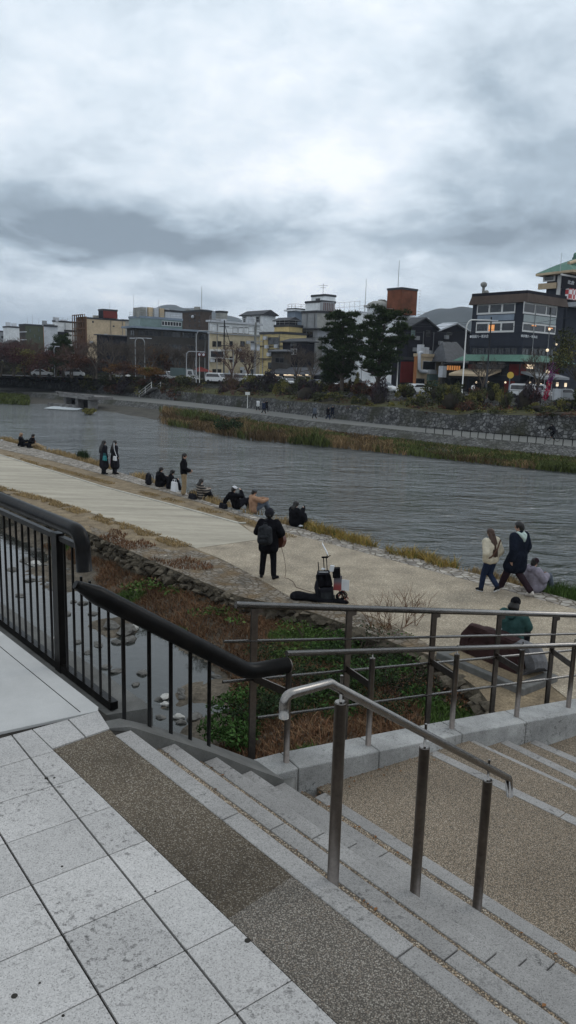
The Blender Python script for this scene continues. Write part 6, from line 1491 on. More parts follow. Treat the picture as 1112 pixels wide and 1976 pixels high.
t, h = pole('yellow round bus stop sign on a blue post before the restaurant', 981, 724, .10, 'bluegrey', -.8, name='bus_stop_sign', cat='sign')
M['yelsign'] = plain('yellow_sign', (.62, .42, .06), .5); b = MB(); b.tube([(0, -.1, h), (0, -.2, h)], .42, 16); b.build('disc', [M['yelsign']], t)
t, h = pole('thin pole with two lit globes right of the restaurant', 1062, 655, .06, 'rail', 0, name='lamp_post', cat='lamp')
b = MB(); b.sphere((.2, 0, h-.6), .17, 8, 6); b.sphere((-.9, 0, h+1.2), .15, 8, 6); b.build('globe', [M['lamp']], t)
t, h = pole('small lit globe lamp beside the thin pole before the restaurant upper floor', 1048, 676, .05, 'rail', 1, name='lamp_post', cat='lamp'); b = MB(); b.sphere((0, 0, h), .2, 8, 6); b.build('globe', [M['lamp']], t)
for px, yy, lb in ((1073, 738, 'upright lit white lantern left of the dark doorway'), (1089, 739, 'small lit lantern right of the dark doorway')):
    t, h = pole(lb, px, yy, .05, 'rail', 4, name='lantern', cat='lantern'); b = MB(); b.tube([(0, 0, h-.5), (0, 0, h)], .16, 8); b.build('globe', [M['lamp']], t)
t, h = pole('white thin pole between the pine and the red slat wall', 765, 695, .1, 'white', -.5)
# magenta festoon banner
M['mag'] = mat('magenta_petals', (.20, .03, .16), .8, .4, 1, island=.6); M['crim'] = mat('crimson_petals', (.40, .01, .06), .8, .4, 1, island=.5)
base, _d = roadpt(1052, -.6); t = thing('flower_banner', 'tall magenta flower garland standing before the restaurant entrance', 'decoration', (base.x, base.y, ZR)); b = MB()
for k in range(26): f = k/25; leaves(b, 40, (.2*math.sin(f*3)+.9*f*f, 0, 4.6*f+.2), (.35+.5*f*(f > .6), .35, .3), .10, R, mi=0 if f > .45 else 1)
b.build('garland', [M['mag'], M['crim']], t); b = MB(); b.tube([(0, 0, 0), (.3, 0, 2.5), (.9, 0, 4.6)], .06, 5); b.build('stem', [M['rail']], t)
t = thing('banner_board', 'pale pink and white standing sign board under the magenta garland', 'sign', (base.x+1.4, base.y-.3, ZR)); b = MB(); b.box((0, 0, .75), (1.3, .08, 1.4)); b.build('panel', [M['lgrey']], t); 
for s_ in (-.5, .5): b = MB(); b.box((s_, 0, .7), (.08, .2, 1.5)); b.build('leg', [M['rail']], t)
# overhead wires
b = MB()
for (x0, y0, Y0, x1, y1, Y1) in ((494, 628, 150, 403, 622, 168), (494, 634, 150, 620, 650, 128), (494, 640, 150, 640, 664, 128), (494, 690, 150, 700, 705, 120), (700, 606, 140, 905, 622, 112), (700, 612, 140, 905, 626, 112), (760, 640, 130, 1100, 612, 100), (494, 690, 150, 404, 680, 168)):
    a, c = aty(x0, y0, Y0), aty(x1, y1, Y1); b.tube([lerp(a, c, k/8)-Vector((0, 0, .9*math.sin(PI*k/8))) for k in range(9)], .025, 3, caps=False)
tag(b.build('overhead_wires', [M['roofdk']]), 'thin dark overhead wires sagging across the street fronts', 'wires')

# ---------------------------------------------------------------- cars
M['carw'] = plain('white_car_paint', (.62, .63, .64), .3); M['cars'] = plain('silver_car_paint', (.32, .34, .36), .3); M['cark'] = plain('dark_car_paint', (.03, .04, .045), .3); M['carg'] = plain('green_grey_canvas', (.10, .14, .14), .8)
M['tyre'] = plain('tyre_rubber', (.02, .02, .02), .8); M['headl'] = plain('headlamp_glass', (.7, .7, .65), .15); M['taill'] = plain('tail_lamp', (.25, .01, .01), .3)
def car(label, px, d, kind='van', paint='carw', rev=False, ang=0.0, wid=1.7, grp='cars and vans on the far road', cat=None):
    base, dd = roadpt(px, d); t = thing('parked_car' if kind != 'truck' else 'truck', label, cat or {'van': 'van', 'car': 'car', 'truck': 'truck'}[kind], (base.x, base.y, ZR), math.atan2(dd.y, dd.x)+(PI if rev else 0)+ang, grp)
    if kind == 'van': pr = [(-1.9, .35), (-1.95, .9), (-1.85, 1.75), (-1.6, 1.88), (.7, 1.88), (1.05, 1.75), (1.6, 1.1), (1.9, .95), (1.95, .4)]; win = [(-1.75, 1.15), (-1.7, 1.68), (.8, 1.68), (1.3, 1.15)]
    elif kind == 'car': pr = [(-2.1, .35), (-2.15, .85), (-1.9, .98), (-1.3, 1.42), (.1, 1.45), (.9, 1.0), (1.9, .85), (2.1, .6), (2.1, .35)]; win = [(-1.5, 1.0), (-1.1, 1.34), (.05, 1.36), (.65, 1.0)]
    else: pr = [(-3, .5), (-3, 1.0), (.9, 1.0), (1.0, 2.3), (2.2, 2.3), (2.6, 1.3), (2.65, .5)]; win = [(1.2, 1.4), (1.3, 2.1), (2.1, 2.1), (2.4, 1.4)]
    w_ = wid/2; n = len(pr); b = MB()
    tuck = lambda z: w_*(1-.13*max(0, z-1.0))
    vs = [(x, -tuck(z), z) for x, z in pr]+[(x, tuck(z), z) for x, z in pr]
    b.add(vs, [tuple(range(n))[::-1], tuple(range(n, 2*n))]+[(i, (i+1) % n, n+(i+1) % n, n+i) for i in range(n)]); o = b.build('body', [M[paint]], t, bevel=.05)
    wn = b = MB(); k = len(win)
    for s_ in (-1, 1): b = MB(); b.add([(x, s_*(tuck(z)+.012), z) for x, z in win], [tuple(range(k))]); b.build('side_window', [M['glass']], t)
    b = MB(); i = max(range(n-1), key=lambda q: (pr[q][1]-pr[q+1][1])*(pr[q+1][0] > 0)*(pr[q][0] > -.5)*(pr[q+1][1] > .8)); a, c = pr[i], pr[i+1]
    b.add([(a[0]+.03, -tuck(a[1])*.86, a[1]+.01), (a[0]+.03, tuck(a[1])*.86, a[1]+.01), (c[0]+.03, tuck(c[1])*.9, c[1]+.05), (c[0]+.03, -tuck(c[1])*.9, c[1]+.05)], [(0, 1, 2, 3)]); b.build('windscreen', [M['glass']], t)
    xb, xf = pr[0][0], pr[-1][0]
    for x in (xb+.65, xf-.7):
        for s_ in (-1, 1):
            b = MB(); b.tube([(x, s_*(w_-.18), .31), (x, s_*(w_+.02), .31)], .31, 14); b.build('wheel', [M['tyre']], t)
    for s_ in (-1, 1):
        b = MB(); b.box((xf+.0, s_*w_*.72, .72), (.12, .3, .16)); b.build('headlight', [M['headl']], t); b = MB(); b.box((xb-.01, s_*w_*.8, .8), (.1, .16, .25)); b.build('tail_light', [M['taill']], t)
    if kind == 'truck': b = MB(); b.box((-1.05, 0, 1.75), (3.7, wid*.98, 1.6)); b.build('canvas', [M['carg']], t, bevel=.08)
    return t
car('white van parked behind the yellow bush on the left', 318, 3.5, 'van', 'carw'); car('dark truck with a grey green canvas before the dark office', 357, 3, 'truck', 'carw')
car('white van left of the sign gantry', 418, 1.5, 'van', 'carw'); car('grey van just right of the sign gantry', 448, 4, 'van', 'cars'); car('white van between the gantry and the utility pole', 470, 3, 'van', 'carw'); car('large white minivan right of the utility pole', 497, .8, 'van', 'carw', wid=1.8)
car('white car partly hidden behind the purple shrub before the lit shop', 557, 3, 'car', 'carw'); car('white car below the dark timber house', 592, 3, 'car', 'carw'); car('dark car before the round white column', 615, 2.5, 'car', 'cark'); car('white car left of the broad pine trunk', 636, 2.5, 'car', 'carw')
car('white car between the trunks of the two pines', 696, 4, 'car', 'carw'); car('white car right of the taller pine trunk', 742, 3, 'car', 'carw'); car('white car turning towards the river beside the beige shop', 809, 2.0, 'car', 'carw', ang=.9)
car('white van behind the large purple round shrub', 1012, 3.5, 'van', 'carw'); car('silver car at the right edge behind the railing', 1100, 1.5, 'car', 'cars'); car('white car far left behind the red trees', 82, 5, 'car', 'carw'); car('white car behind the leafless trees on the left', 145, 5, 'van', 'carw'); car('pale car before the black hut', 232, 4, 'car', 'carw'); car('white van right of the restaurant awning', 1035, 5, 'van', 'carw')
# red parasol by the dark office end
base, _d = roadpt(387, 6); t = thing('red_parasol', 'red parasol standing open at the right end of the dark office', 'parasol', (base.x, base.y, ZR)); b = MB(); b.tube([(0, 0, 2.0), (0, 0, 2.9)], [2.4, .05], 8); b.build('canopy', [M['redbox']], t); b = MB(); b.cyl((0, 0, 0), .05, 2.9, 6); b.build('pole', [M['rail']], t)
# ================================================================ PEOPLE
R = random.Random(3)
M['skin'] = mat('skin', (0.42, 0.26, 0.19), .6, .08, 12); 
def cloth(n, c, v=.25): return mat(n, c, .95, v, 7, .022, 13, spec=.03)
M['cblk'] = cloth('black_cloth', (.009, .009, .011)); M['cblk2'] = cloth('charcoal_cloth', (.018, .018, .022)); M['hairb'] = mat('black_hair', (.010, .008, .007), .5, .3, 30, .004, 60, spec=.4); M['hairbr'] = mat('brown_hair', (.045, .022, .013), .5, .35, 30, .004, 60, spec=.4); M['hairlt'] = mat('light_brown_hair', (.26, .17, .11), .6, .3, 30, .004, 60)
M['beigec'] = cloth('beige_cloth', (.27, .20, .12)); M['tan'] = cloth('tan_fleece', (.30, .18, .115)); M['cream2'] = cloth('cream_fleece', (.50, .45, .35)); M['jean'] = cloth('dark_denim', (.018, .026, .05)); M['jeang'] = cloth('grey_denim', (.10, .115, .14)); M['navyc'] = cloth('navy_black_coat', (.012, .015, .024))
M['mint'] = cloth('mint_hood', (.42, .50, .46)); M['plum'] = cloth('dark_plum_trousers', (.028, .018, .022)); M['lav'] = cloth('lavender_grey_down', (.22, .20, .235)); M['teal'] = cloth('dark_teal_jacket', (.035, .075, .07)); M['gcap'] = cloth('grey_cap', (.10, .105, .11)); M['wcap'] = cloth('white_cap', (.62, .62, .64)); M['shoe'] = cloth('dark_shoe', (.015, .015, .017)); M['shoew'] = cloth('pale_shoe', (.50, .46, .42)); M['wbag'] = plain('white_bag', (.62, .63, .64), .7); M['tealb'] = plain('teal_bag', (.01, .16, .17), .6); M['pinkb'] = plain('magenta_bag', (.36, .02, .13), .5); M['sole'] = plain('white_sole', (.6, .6, .6), .6); M['brownl'] = plain('brown_leather', (.075, .03, .015), .6)
_t = bpy.data.materials.new('striped_knit'); _t.use_nodes = True; M['stripe'] = _t; _q = _t.node_tree; _g = _n(_q, 'ShaderNodeNewGeometry'); _s = _n(_q, 'ShaderNodeSeparateXYZ'); _q.links.new(_g.outputs['Position'], _s.inputs[0])
_w = _math(_q, 'GREATER_THAN', _math(_q, 'SINE', _math(_q, 'MULTIPLY', _s.outputs[2], 62.0)), .55); _x = _n(_q, 'ShaderNodeMix', data_type='RGBA'); _q.links.new(_w, _x.inputs[0]); _x.inputs[6].default_value = (.014, .012, .012, 1); _x.inputs[7].default_value = (.26, .22, .18, 1); _q.links.new(_x.outputs[2], _q.nodes['Principled BSDF'].inputs['Base Color']); _q.nodes['Principled BSDF'].inputs['Roughness'].default_value = .9
V = Vector
def cap(b, p, r0, q, r1):
    p, q = V(p), V(q); d = q-p
    if d.length < 1e-4: q = p+V((0, 0, 1e-3)); d = q-p
    u = d.normalized(); pts = []; rs = []
    for k in range(4): a = PI/2*(1-k/4); pts.append(p-u*r0*math.sin(a)); rs.append(max(1e-4, r0*math.cos(a)))
    pts.append(p); rs.append(r0); pts.append(q); rs.append(r1)
    for k in range(1, 5): a = PI/2*k/4; pts.append(q+u*r1*math.sin(a)); rs.append(max(1e-4, r1*math.cos(a)))
    b.tube(pts, rs, 10)
def chain(b, *a):
    for i in range(0, len(a)-2, 2): cap(b, a[i], a[i+1], a[i+2], a[i+3])
def fuse(b, name, mt, parent, vox, smooth=3):
    """union of overlapping closed shapes -> one continuous skin"""
    me = bpy.data.meshes.new(name); me.from_pydata(b.v, [], b.f); me.update(); o = bpy.data.objects.new(name, me); COL.objects.link(o)
    m = o.modifiers.new('r', 'REMESH'); m.mode = 'VOXEL'; m.voxel_size = vox
    if smooth: s_ = o.modifiers.new('s', 'SMOOTH'); s_.iterations = smooth; s_.factor = .5
    dg = bpy.context.evaluated_depsgraph_get(); dg.update(); m2 = bpy.data.meshes.new_from_object(o.evaluated_get(dg)); m2.name = name
    COL.objects.unlink(o); bpy.data.objects.remove(o)
    m2.polygons.foreach_set('use_smooth', [True]*len(m2.polygons)); m2.materials.clear(); m2.materials.append(mt)
    o = bpy.data.objects.new(name, m2); COL.objects.link(o); o.parent = parent; return o
def P0(): return dict(P=V((0, 0, .95)), C=V((0, -.01, 1.29)), N=V((0, -.005, 1.47)), H=V((0, .025, 1.62)), f=V((0, 1, 0)), s=V((1, 0, 0)),
    SL=V((-.185, 0, 1.41)), SR=V((.185, 0, 1.41)), EL=V((-.24, -.03, 1.14)), ER=V((.24, -.03, 1.14)), WL=V((-.25, .06, .90)), WR=V((.25, .06, .90)), HL=V((-.09, 0, .93)), HR=V((.09, 0, .93)), KL=V((-.10, .02, .50)), KR=V((.10, .02, .50)), AL=V((-.10, -.02, .08)), AR=V((.10, -.02, .08)), TL=V((-.12, .13, .035)), TR=V((.12, .13, .035)))
def walk(): 
    d = P0(); d.update(KL=V((-.09, .20, .50)), AL=V((-.09, .30, .10)), TL=V((-.10, .45, .07)), KR=V((.09, .0, .50)), AR=V((.09, -.34, .14)), TR=V((.10, -.22, .035)), EL=V((-.23, -.12, 1.15)), WL=V((-.22, -.10, .92)), ER=V((.23, .04, 1.15)), WR=V((.21, .2, .95)))
    return d
def sit(lean=0.0, knee=.44, reach=.42, ank=.62, az=.06):
    d = P0(); y = -lean
    d.update(P=V((0, 0, .12)), C=V((0, y*.6, .44)), N=V((0, y, .63)), H=V((0, y+.05, .78)), SL=V((-.18, y*.9, .57)), SR=V((.18, y*.9, .57)), HL=V((-.09, .02, .12)), HR=V((.09, .02, .12)), KL=V((-.13, reach, knee)), KR=V((.13, reach, knee)), AL=V((-.10, ank, az)), AR=V((.10, ank, az)), TL=V((-.11, ank+.15, az-.03)), TR=V((.11, ank+.15, az-.03)),
             EL=V((-.25, y*.5+.12, .36)), ER=V((.25, y*.5+.12, .36)), WL=V((-.12, .34, .42)), WR=V((.12, .34, .42)))
    return d
def hand(b, E, W, side, det=True, curl=.5):
    d = (V(W)-V(E)).normalized(); s_ = V((side, 0, 0)); s_ = (s_-d*s_.dot(d)).normalized(); n = d.cross(s_).normalized()
    if n.y < 0: n = -n
    a = V(W)+d*.02; b_ = V(W)+d*.085
    w_ = n.cross(d).normalized()
    for k in (-1, 0, 1): cap(b, a+n*k*.012, .017, b_+n*k*.024, .014)
    ln_ = [.060, .072, .076, .066]; 
    for k in range(4):
        o_ = n*((k-1.5)*.019); p = b_+o_; q = p+d*ln_[3-k]*.5-s_*.010*curl*2; e = q+d*ln_[3-k]*.42-s_*.026*curl*1.6; chain(b, p, .0095, q, .009, e, .0085)
    p = a+n*.020; q = p+n*.028+d*.028; e = q+d*.034+n*.004; chain(b, p, .012, q, .0105, e, .0095)
def person(label, loc, head_deg, J, h=1.70, vox=.012, fit=None, group=None, twist=0.0, cat='person'):
    """head_deg: compass of the way the figure faces, measured from +x"""
    t = thing('person', label, cat, loc, math.radians(head_deg-90), group); t.scale = (h/1.74,)*3
    f = V((math.sin(-twist), math.cos(twist), 0)); rgt = V((f.y, -f.x, 0)); H, N = J['H'], J['N']
    b = MB(); up = (H-N).normalized()
    b.sphere(H+up*.025, (.078, .095, .10), 14, 10); cap(b, H-up*.045+f*.02, .062, H-up*.06+f*.045, .045)         # skull, jaw
    cap(b, H+f*.092-up*.005, .011, H+f*.112-up*.028, .014); cap(b, H+f*.085-up*.055-rgt*.018, .009, H+f*.085-up*.055+rgt*.018, .009)     # nose, mouth
    for s_ in (-1, 1): cap(b, H+rgt*s_*.080+up*.01, .012, H+rgt*s_*.080-up*.025, .009); cap(b, H+f*.078+rgt*s_*.032+up*.02, .014, H+f*.080+rgt*s_*.045+up*.02, .012)   # ears, brows
    cap(b, N-V((0, 0, .03)), .060, H-up*.06, .052)
    chain(b, J['SL'], .062, N-V((0, 0, .06)), .075, J['SR'], .062)
    for s_ in (-1, 1): chain(b, J['P']+J['s']*s_*.065, .105, lerp(J['P'], J['C'], .5)+J['s']*s_*.045, .095, J['C']+J['s']*s_*.075, .105)
    for a in 'LR':
        chain(b, J['S'+a], .058, J['E'+a], .042, J['W'+a], .029); chain(b, J['H'+a], .090, J['K'+a], .058, J['A'+a], .042); chain(b, J['A'+a]-V((0, .03, .02)), .036, J['T'+a], .032)
        hand(b, J['E'+a], J['W'+a], -1 if a == 'L' else 1)
    fuse(b, 'body', M['skin'], t, vox, 2)
    b = MB()
    for s_ in (-1, 1): b.sphere(H+f*.090+rgt*s_*.033+up*.002, .011, 8, 6)
    b.build('eyes', [M['hairb']], t)
    return t, f, rgt, up
def trousers(t, J, mt, k=.022, vox=.02, hem=0.0):
    b = MB(); cap(b, J['HL']+V((0, 0, .03)), .12, J['HR']+V((0, 0, .03)), .12)
    for a in 'LR': chain(b, J['H'+a], .092+k, J['K'+a], .060+k, lerp(J['K'+a], J['A'+a], .93), .048+k+hem)
    fuse(b, 'trousers', mt, t, vox)
def shoes(t, J, mt, sole=None):
    for a in 'LR':
        b = MB(); A, T_ = J['A'+a], J['T'+a]; chain(b, A-V((0, .045, .035)), .042, A+(T_-A)*.4+V((0, 0, -.01)), .045, T_, .038); chain(b, A-V((0, .02, .0)), .046, A-V((0, .045, .035)), .04)
        o = fuse(b, 'shoe', mt, t, .014)
        if sole: b = MB(); A2 = A-V((0, .06, .070)); b.tube([A2, T_+V((0, .02, -.035))], .028, 6); b.build('sole', [sole], o)
def jacket(t, J, mt, k=.03, vox=.02, coat=0.0, name='jacket', collar=True, sleeve=.96, flare=.05, extra=None):
    b = MB(); N = J['N']
    chain(b, J['SL']-V((0, 0, .01)), .064+k*.8, N-V((0, 0, .085)), .085+k*.5, J['SR']-V((0, 0, .01)), .064+k*.8)
    for s_ in (-1, 1): chain(b, J['P']+J['s']*s_*.07, .105+k, lerp(J['P'], J['C'], .5)+J['s']*s_*.055, .10+k, J['C']+J['s']*s_*.08, .108+k)
    for a in 'LR': chain(b, J['S'+a], .060+k, J['E'+a], .046+k, lerp(J['E'+a], J['W'+a], sleeve), .036+k*.8)
    if collar: cap(b, N-V((0, .01, .045)), .070+k*.5, N+V((0, -.01, .01)), .066+k*.3)
    if coat:
        for a in 'LR':
            e = lerp(J['H'+a], J['K'+a], coat) if coat <= 1 else lerp(J['K'+a], J['A'+a], coat-1); cap(b, J['H'+a]+V((0, 0, .02)), .115+k, e, .10+k+flare)
        cap(b, (J['HL']+J['HR'])/2, .13+k, ((lerp(J['HL'], J['KL'], coat)+lerp(J['HR'], J['KR'], coat))/2) if coat <= 1 else (lerp(J['KL'], J['AL'], coat-1)+lerp(J['KR'], J['AR'], coat-1))/2, .11+k+flare)
    if extra: extra(b)
    return fuse(b, name, mt, t, vox)
def hair(t, J, f, rgt, up, mt, length=0.0, vol=1.0, down=None, vox=.014, wide=1.0):
    b = MB(); H = J['H']; b.sphere(H+up*.040-f*.014, (.090*vol, .104*vol, .098*vol), 14, 10); cap(b, H-f*.05-up*.02, .072*vol, H-f*.045-up*.05, .055*vol)
    cap(b, H+f*.055+up*.075, .038*vol, H+f*.03+up*.10, .04)
    if length:
        dn = down or V((0, -.35, -1)); dn = dn.normalized()
        for s_ in (-1, 0, 1): chain(b, H-f*.04+rgt*s_*.045, .058, H-f*.065+rgt*s_*.06*wide+dn*length*.5, .058, H-f*.05+rgt*s_*.05*wide+dn*length, .028)
    fuse(b, 'hair', mt, t, vox, 3)
def hatcap(t, J, f, rgt, up, mt, brim=True, name='cap', knit=False):
    b = MB(); H = J['H']; b.sphere(H+up*(.062 if not knit else .055)-f*.008, (.098, .112, .088 if not knit else .10), 14, 10)
    if brim: cap(b, H+f*.10+up*.062-rgt*.035, .014, H+f*.165+up*.05-rgt*.02, .010); cap(b, H+f*.10+up*.062+rgt*.035, .014, H+f*.165+up*.05+rgt*.02, .010); cap(b, H+f*.10+up*.066, .016, H+f*.17+up*.052, .010)
    fuse(b, name, mt, t, .012, 2)
def feet(px, py, z=0.0): return atz(px, py, z)
HR_ = math.degrees(math.atan2(rn.y, rn.x))          # facing the river
UP_ = math.degrees(math.atan2(-rv.y, -rv.x))        # walking upstream, to the left
def strap(t, pts, mt, r=.012, name='strap'): b = MB(); b.tube(pts, r, 5); return b.build(name, [mt], t)
# 1 guitarist
J = P0(); J.update(EL=V((-.30, .02, 1.16)), WL=V((-.28, .30, 1.20)), ER=V((.33, -.06, 1.18)), WR=V((.24, .20, 1.04)), AL=V((-.16, .04, .08)), KL=V((-.13, .05, .5)), TL=V((-.20, .20, .035)), AR=V((.15, -.05, .08)), KR=V((.13, 0, .5)), TR=V((.24, .06, .035)))
gp = feet(517, 1116); t, f, rg_, up = person('person in black with a backpack standing on the path playing a guitar, seen from behind', gp, 84, J, 1.80)
trousers(t, J, M['cblk']); shoes(t, J, M['shoe']); jacket(t, J, M['cblk'], .045, coat=.35, flare=.01); hair(t, J, f, rg_, up, M['hairb'], 0, 1.18); 
b = MB(); H = J['H']; b.sphere(H-f*.01+up*.03, (.115, .13, .135), 14, 10); fuse(b, 'knit_hat', M['cblk2'], t, .012, 2)
def backpack(label, loc, rz, mt, s_=1.0, name='backpack', grp=None):
    t = thing(name, label, 'backpack', loc, rz, grp); t.scale = (s_,)*3; b = MB(); chain(b, (-.09, 0, .10), .09, (-.085, 0, .36), .075); chain(b, (.09, 0, .10), .09, (.085, 0, .36), .075); cap(b, (0, 0, .08), .09, (0, 0, .40), .08); fuse(b, 'pack', mt, t, .014)
    b = MB(); chain(b, (-.07, -.075, .10), .045, (.07, -.075, .10), .045, (.07, -.08, .20), .04, (-.07, -.08, .20), .04); fuse(b, 'front_pocket', mt, t, .012)
    b = MB(); b.tube(arc([(-.04, .02, .46), (-.03, .02, .51), (.03, .02, .51), (.04, .02, .46)], .02), .008, 6); b.build('handle', [mt], t)
    for sx in (-1, 1): b = MB(); b.tube(arc([(sx*.08, .08, .42), (sx*.10, .16, .38), (sx*.10, .14, .14), (sx*.09, .07, .08)], .05), .012, 6); b.build('strap', [mt], t)
    return t
rz = math.radians(84-90); k_ = 1.8/1.74
def local(loc, deg, sc, v): a = math.radians(deg-90); v = V(v)*sc; return V((loc.x+v.x*math.cos(a)-v.y*math.sin(a), loc.y+v.x*math.sin(a)+v.y*math.cos(a), loc.z+v.z))
M['bpk'] = cloth('faded_black_nylon', (.030, .032, .035), .5)
backpack('black backpack with grey patches worn on the back of the guitar player', local(gp, 84, k_, (-.06, -.245, .90)), rz, M['bpk'], 1.12)
# guitar
M['wood'] = mat('red_brown_guitar_wood', (.10, .032, .018), .35, .3, 12, spec=.5, stretch=(0, (1, 1, 6))); M['wdk'] = plain('dark_wood', (.03, .018, .012), .4); M['spruce'] = plain('spruce_top', (.40, .24, .11), .4)
g = thing('guitar', 'reddish brown acoustic guitar held at the right hip of the player', 'guitar', local(gp, 84, k_, (.22, .20, .98)), rz); g.rotation_euler = (0.0, math.radians(24), rz-math.radians(42))
def gprof(): return [(-.25, 0), (-.235, .10), (-.17, .175), (-.08, .185), (0, .135), (.05, .115), (.12, .135), (.19, .13), (.235, .07), (.24, 0), (.235, -.07), (.19, -.13), (.12, -.135), (.05, -.115), (0, -.135), (-.08, -.185), (-.17, -.175), (-.235, -.10)]
b = MB(); pr = gprof(); n = len(pr); vs = [(-x, -.05, z) for x, z in pr]+[(-x, .05, z) for x, z in pr]; vs = [(x*1.0, y, z) for x, y, z in vs]
b.add(vs, [tuple(range(n)), tuple(range(n, 2*n))[::-1]]+[(i, (i+1) % n, n+(i+1) % n, n+i) for i in range(n)]); b.build('guitar_body', [M['wood']], g, fixn=True)
b = MB(); b.add([(x, .052, z) for x, z in [(-x, z) for x, z in pr]], [tuple(range(n))]); b.build('soundboard', [M['spruce']], g)
b = MB(); b.tube([(-.05, .053, 0), (-.05, .056, 0)], .05, 18); b.build('sound_hole', [M['wdk']], g)
b = MB(); b.box((-.46, .045, 0), (.46, .03, .05)); b.box((-.75, .03, 0), (.15, .02, .075)); b.box((.12, .06, 0), (.03, .015, .15)); b.build('neck', [M['wdk']], g)
b = MB(); 
for s_ in (-1, 1):
    for x in (-.70, -.75, -.80): b.sphere((x, .03, s_*.05), .012, 6, 4)
b.build('tuning_pegs', [M['steel']], g)
# cable from the guitar to the amplifier
q0 = local(gp, 84, k_, (.30, .12, .80)); q1 = local(gp, 84, k_, (.42, .05, .02)); am = feet(628, 1160)
b = MB(); b.tube([q0, lerp(q0, q1, .4)+V((.05, 0, 0)), lerp(q0, q1, .8)+V((.05, 0, 0)), q1, feet(556, 1117)+V((0, 0, .01)), feet(566, 1123)+V((0, 0, .01)), feet(572, 1134)+V((0, 0, .01)), feet(590, 1140)+V((0, 0, .01)), feet(612, 1146)+V((0, 0, .01))], .006, 6)
tag(b.build('guitar_cable', [M['brownl']]), 'thin brown cable hanging from the guitar and lying on the path', 'cable')
# 2 walking woman
J = walk(); J.update(KL=V((-.09, .14, .51)), AL=V((-.09, .20, .09)), TL=V((-.10, .34, .04)), KR=V((.09, .10, .50)), AR=V((.09, -.20, .22)), TR=V((.10, -.12, .09)), WL=V((-.20, .02, .92)), EL=V((-.26, -.06, 1.14)), ER=V((.25, -.08, 1.14)), WR=V((.22, .08, .94)), C=V((0, .04, 1.29)), N=V((0, .06, 1.47)), H=V((0, .10, 1.62)), SL=V((-.185, .05, 1.41)), SR=V((.185, .05, 1.41)))
wp = feet(943, 1144); t, f, rg_, up = person('woman with very long brown hair in a cream fleece and jeans walking on the path', wp, UP_-6, J, 1.60)
trousers(t, J, M['jean']); shoes(t, J, M['shoe'], M['sole']); jacket(t, J, M['cream2'], .055, name='fleece_jacket'); hair(t, J, f, rg_, up, M['hairbr'], .62, 1.05, V((0, -.30, -1)), wide=1.25)
strap(t, arc([(.15, -.13, 1.47), (.02, -.17, 1.25), (-.16, -.15, 1.03), (-.24, -.02, .97)], .05), M['brownl'], .020, 'crossbody_strap')
# 3 walking man
J = walk(); J.update(WL=V((-.25, -.04, .88)), EL=V((-.27, -.08, 1.14)), WR=V((.25, .06, .88)), ER=V((.28, -.04, 1.14)), AR=V((.09, -.40, .14)), TR=V((.10, -.26, .04)), AL=V((-.09, .36, .10)), TL=V((-.10, .52, .07)))
mp_ = feet(993, 1146); t, f, rg_, up = person('tall man in a navy black coat with a mint hood walking on the path', mp_, UP_-4, J, 1.80, twist=.5)
trousers(t, J, M['plum'], .03); shoes(t, J, M['shoew']); jacket(t, J, M['navyc'], .055, coat=.62, name='coat', flare=.02); hair(t, J, f, rg_, up, M['hairb'], 0, 1.08)
b = MB(); N = J['N']; chain(b, N+V((-.09, -.02, .03)), .04, N+V((-.06, -.11, -.02)), .045, N+V((0, -.14, -.09)), .05, N+V((.06, -.11, -.02)), .045, N+V((.09, -.02, .03)), .04); cap(b, N+V((0, -.10, .0)), .055, N+V((0, -.145, -.14)), .035); fuse(b, 'hood', M['mint'], t, .012)
# 4 seated in lavender down coat
def seated(label, px, py, mt, tm, hm, h=1.62, J=None, deg=None, k=.05, hl=0.0, z=0.0, **kw):
    J = J or sit(); t, f, rg_, up = person(label, feet(px, py, z), HR_ if deg is None else deg, J, h, .012); trousers(t, J, tm); shoes(t, J, kw.get('shoe', M['shoe'])); jacket(t, J, mt, k, name=kw.get('jn', 'jacket'), coat=kw.get('coat', 0), flare=kw.get('flare', .02))
    if hm: hair(t, J, f, rg_, up, hm, hl, kw.get('vol', 1.06), kw.get('down'), wide=kw.get('wide', 1.0))
    return t, J, f, rg_, up
t, J, f, rg_, up = seated('person in a lavender grey down coat sitting at the water edge on the right', 1028, 1140, M['lav'], M['jeang'], M['hairb'], 1.62, sit(.06, .42, .42, .62, -.05), HR_-12, .075, coat=.25, shoe=M['shoew'])
b = MB(); N = J['N']; chain(b, N+V((-.09, -.03, .0)), .05, N+V((0, -.12, -.03)), .065, N+V((.09, -.03, .0)), .05); fuse(b, 'hood', M['lav'], t, .014)
b = MB(); H = J['H']; b.sphere(H+up*.055-f*.01, (.10, .112, .09), 12, 8); fuse(b, 'beret', M['plum'], t, .012)
# 5 person behind the boulder in teal
Jq = sit(.02, .16, .42, .50, -.36); sp5 = pl[0]+(pl[3]-pl[0])*0.80; sp5 = lerp(pl[0], pl[1], .62)+(pl[3]-pl[0])*1.0
pos5 = aty(985, 1262, sp5.y+.12); t, f, rg_, up = person('person in a dark teal hooded jacket and black knit hat sitting behind the boulder', (pos5.x, pos5.y, .42), HR_+14, Jq, 1.66)
trousers(t, Jq, M['cblk2']); shoes(t, Jq, M['shoe']); jacket(t, Jq, M['teal'], .06, name='hooded_jacket'); hair(t, Jq, f, rg_, up, M['hairb'], .10, 1.0); hatcap(t, Jq, f, rg_, up, M['cblk'], False, 'knit_hat', True)
b = MB(); N = Jq['N']; chain(b, N+V((-.09, -.03, .0)), .05, N+V((0, -.13, -.05)), .065, N+V((.09, -.03, .0)), .05); fuse(b, 'hood', M['teal'], t, .014)
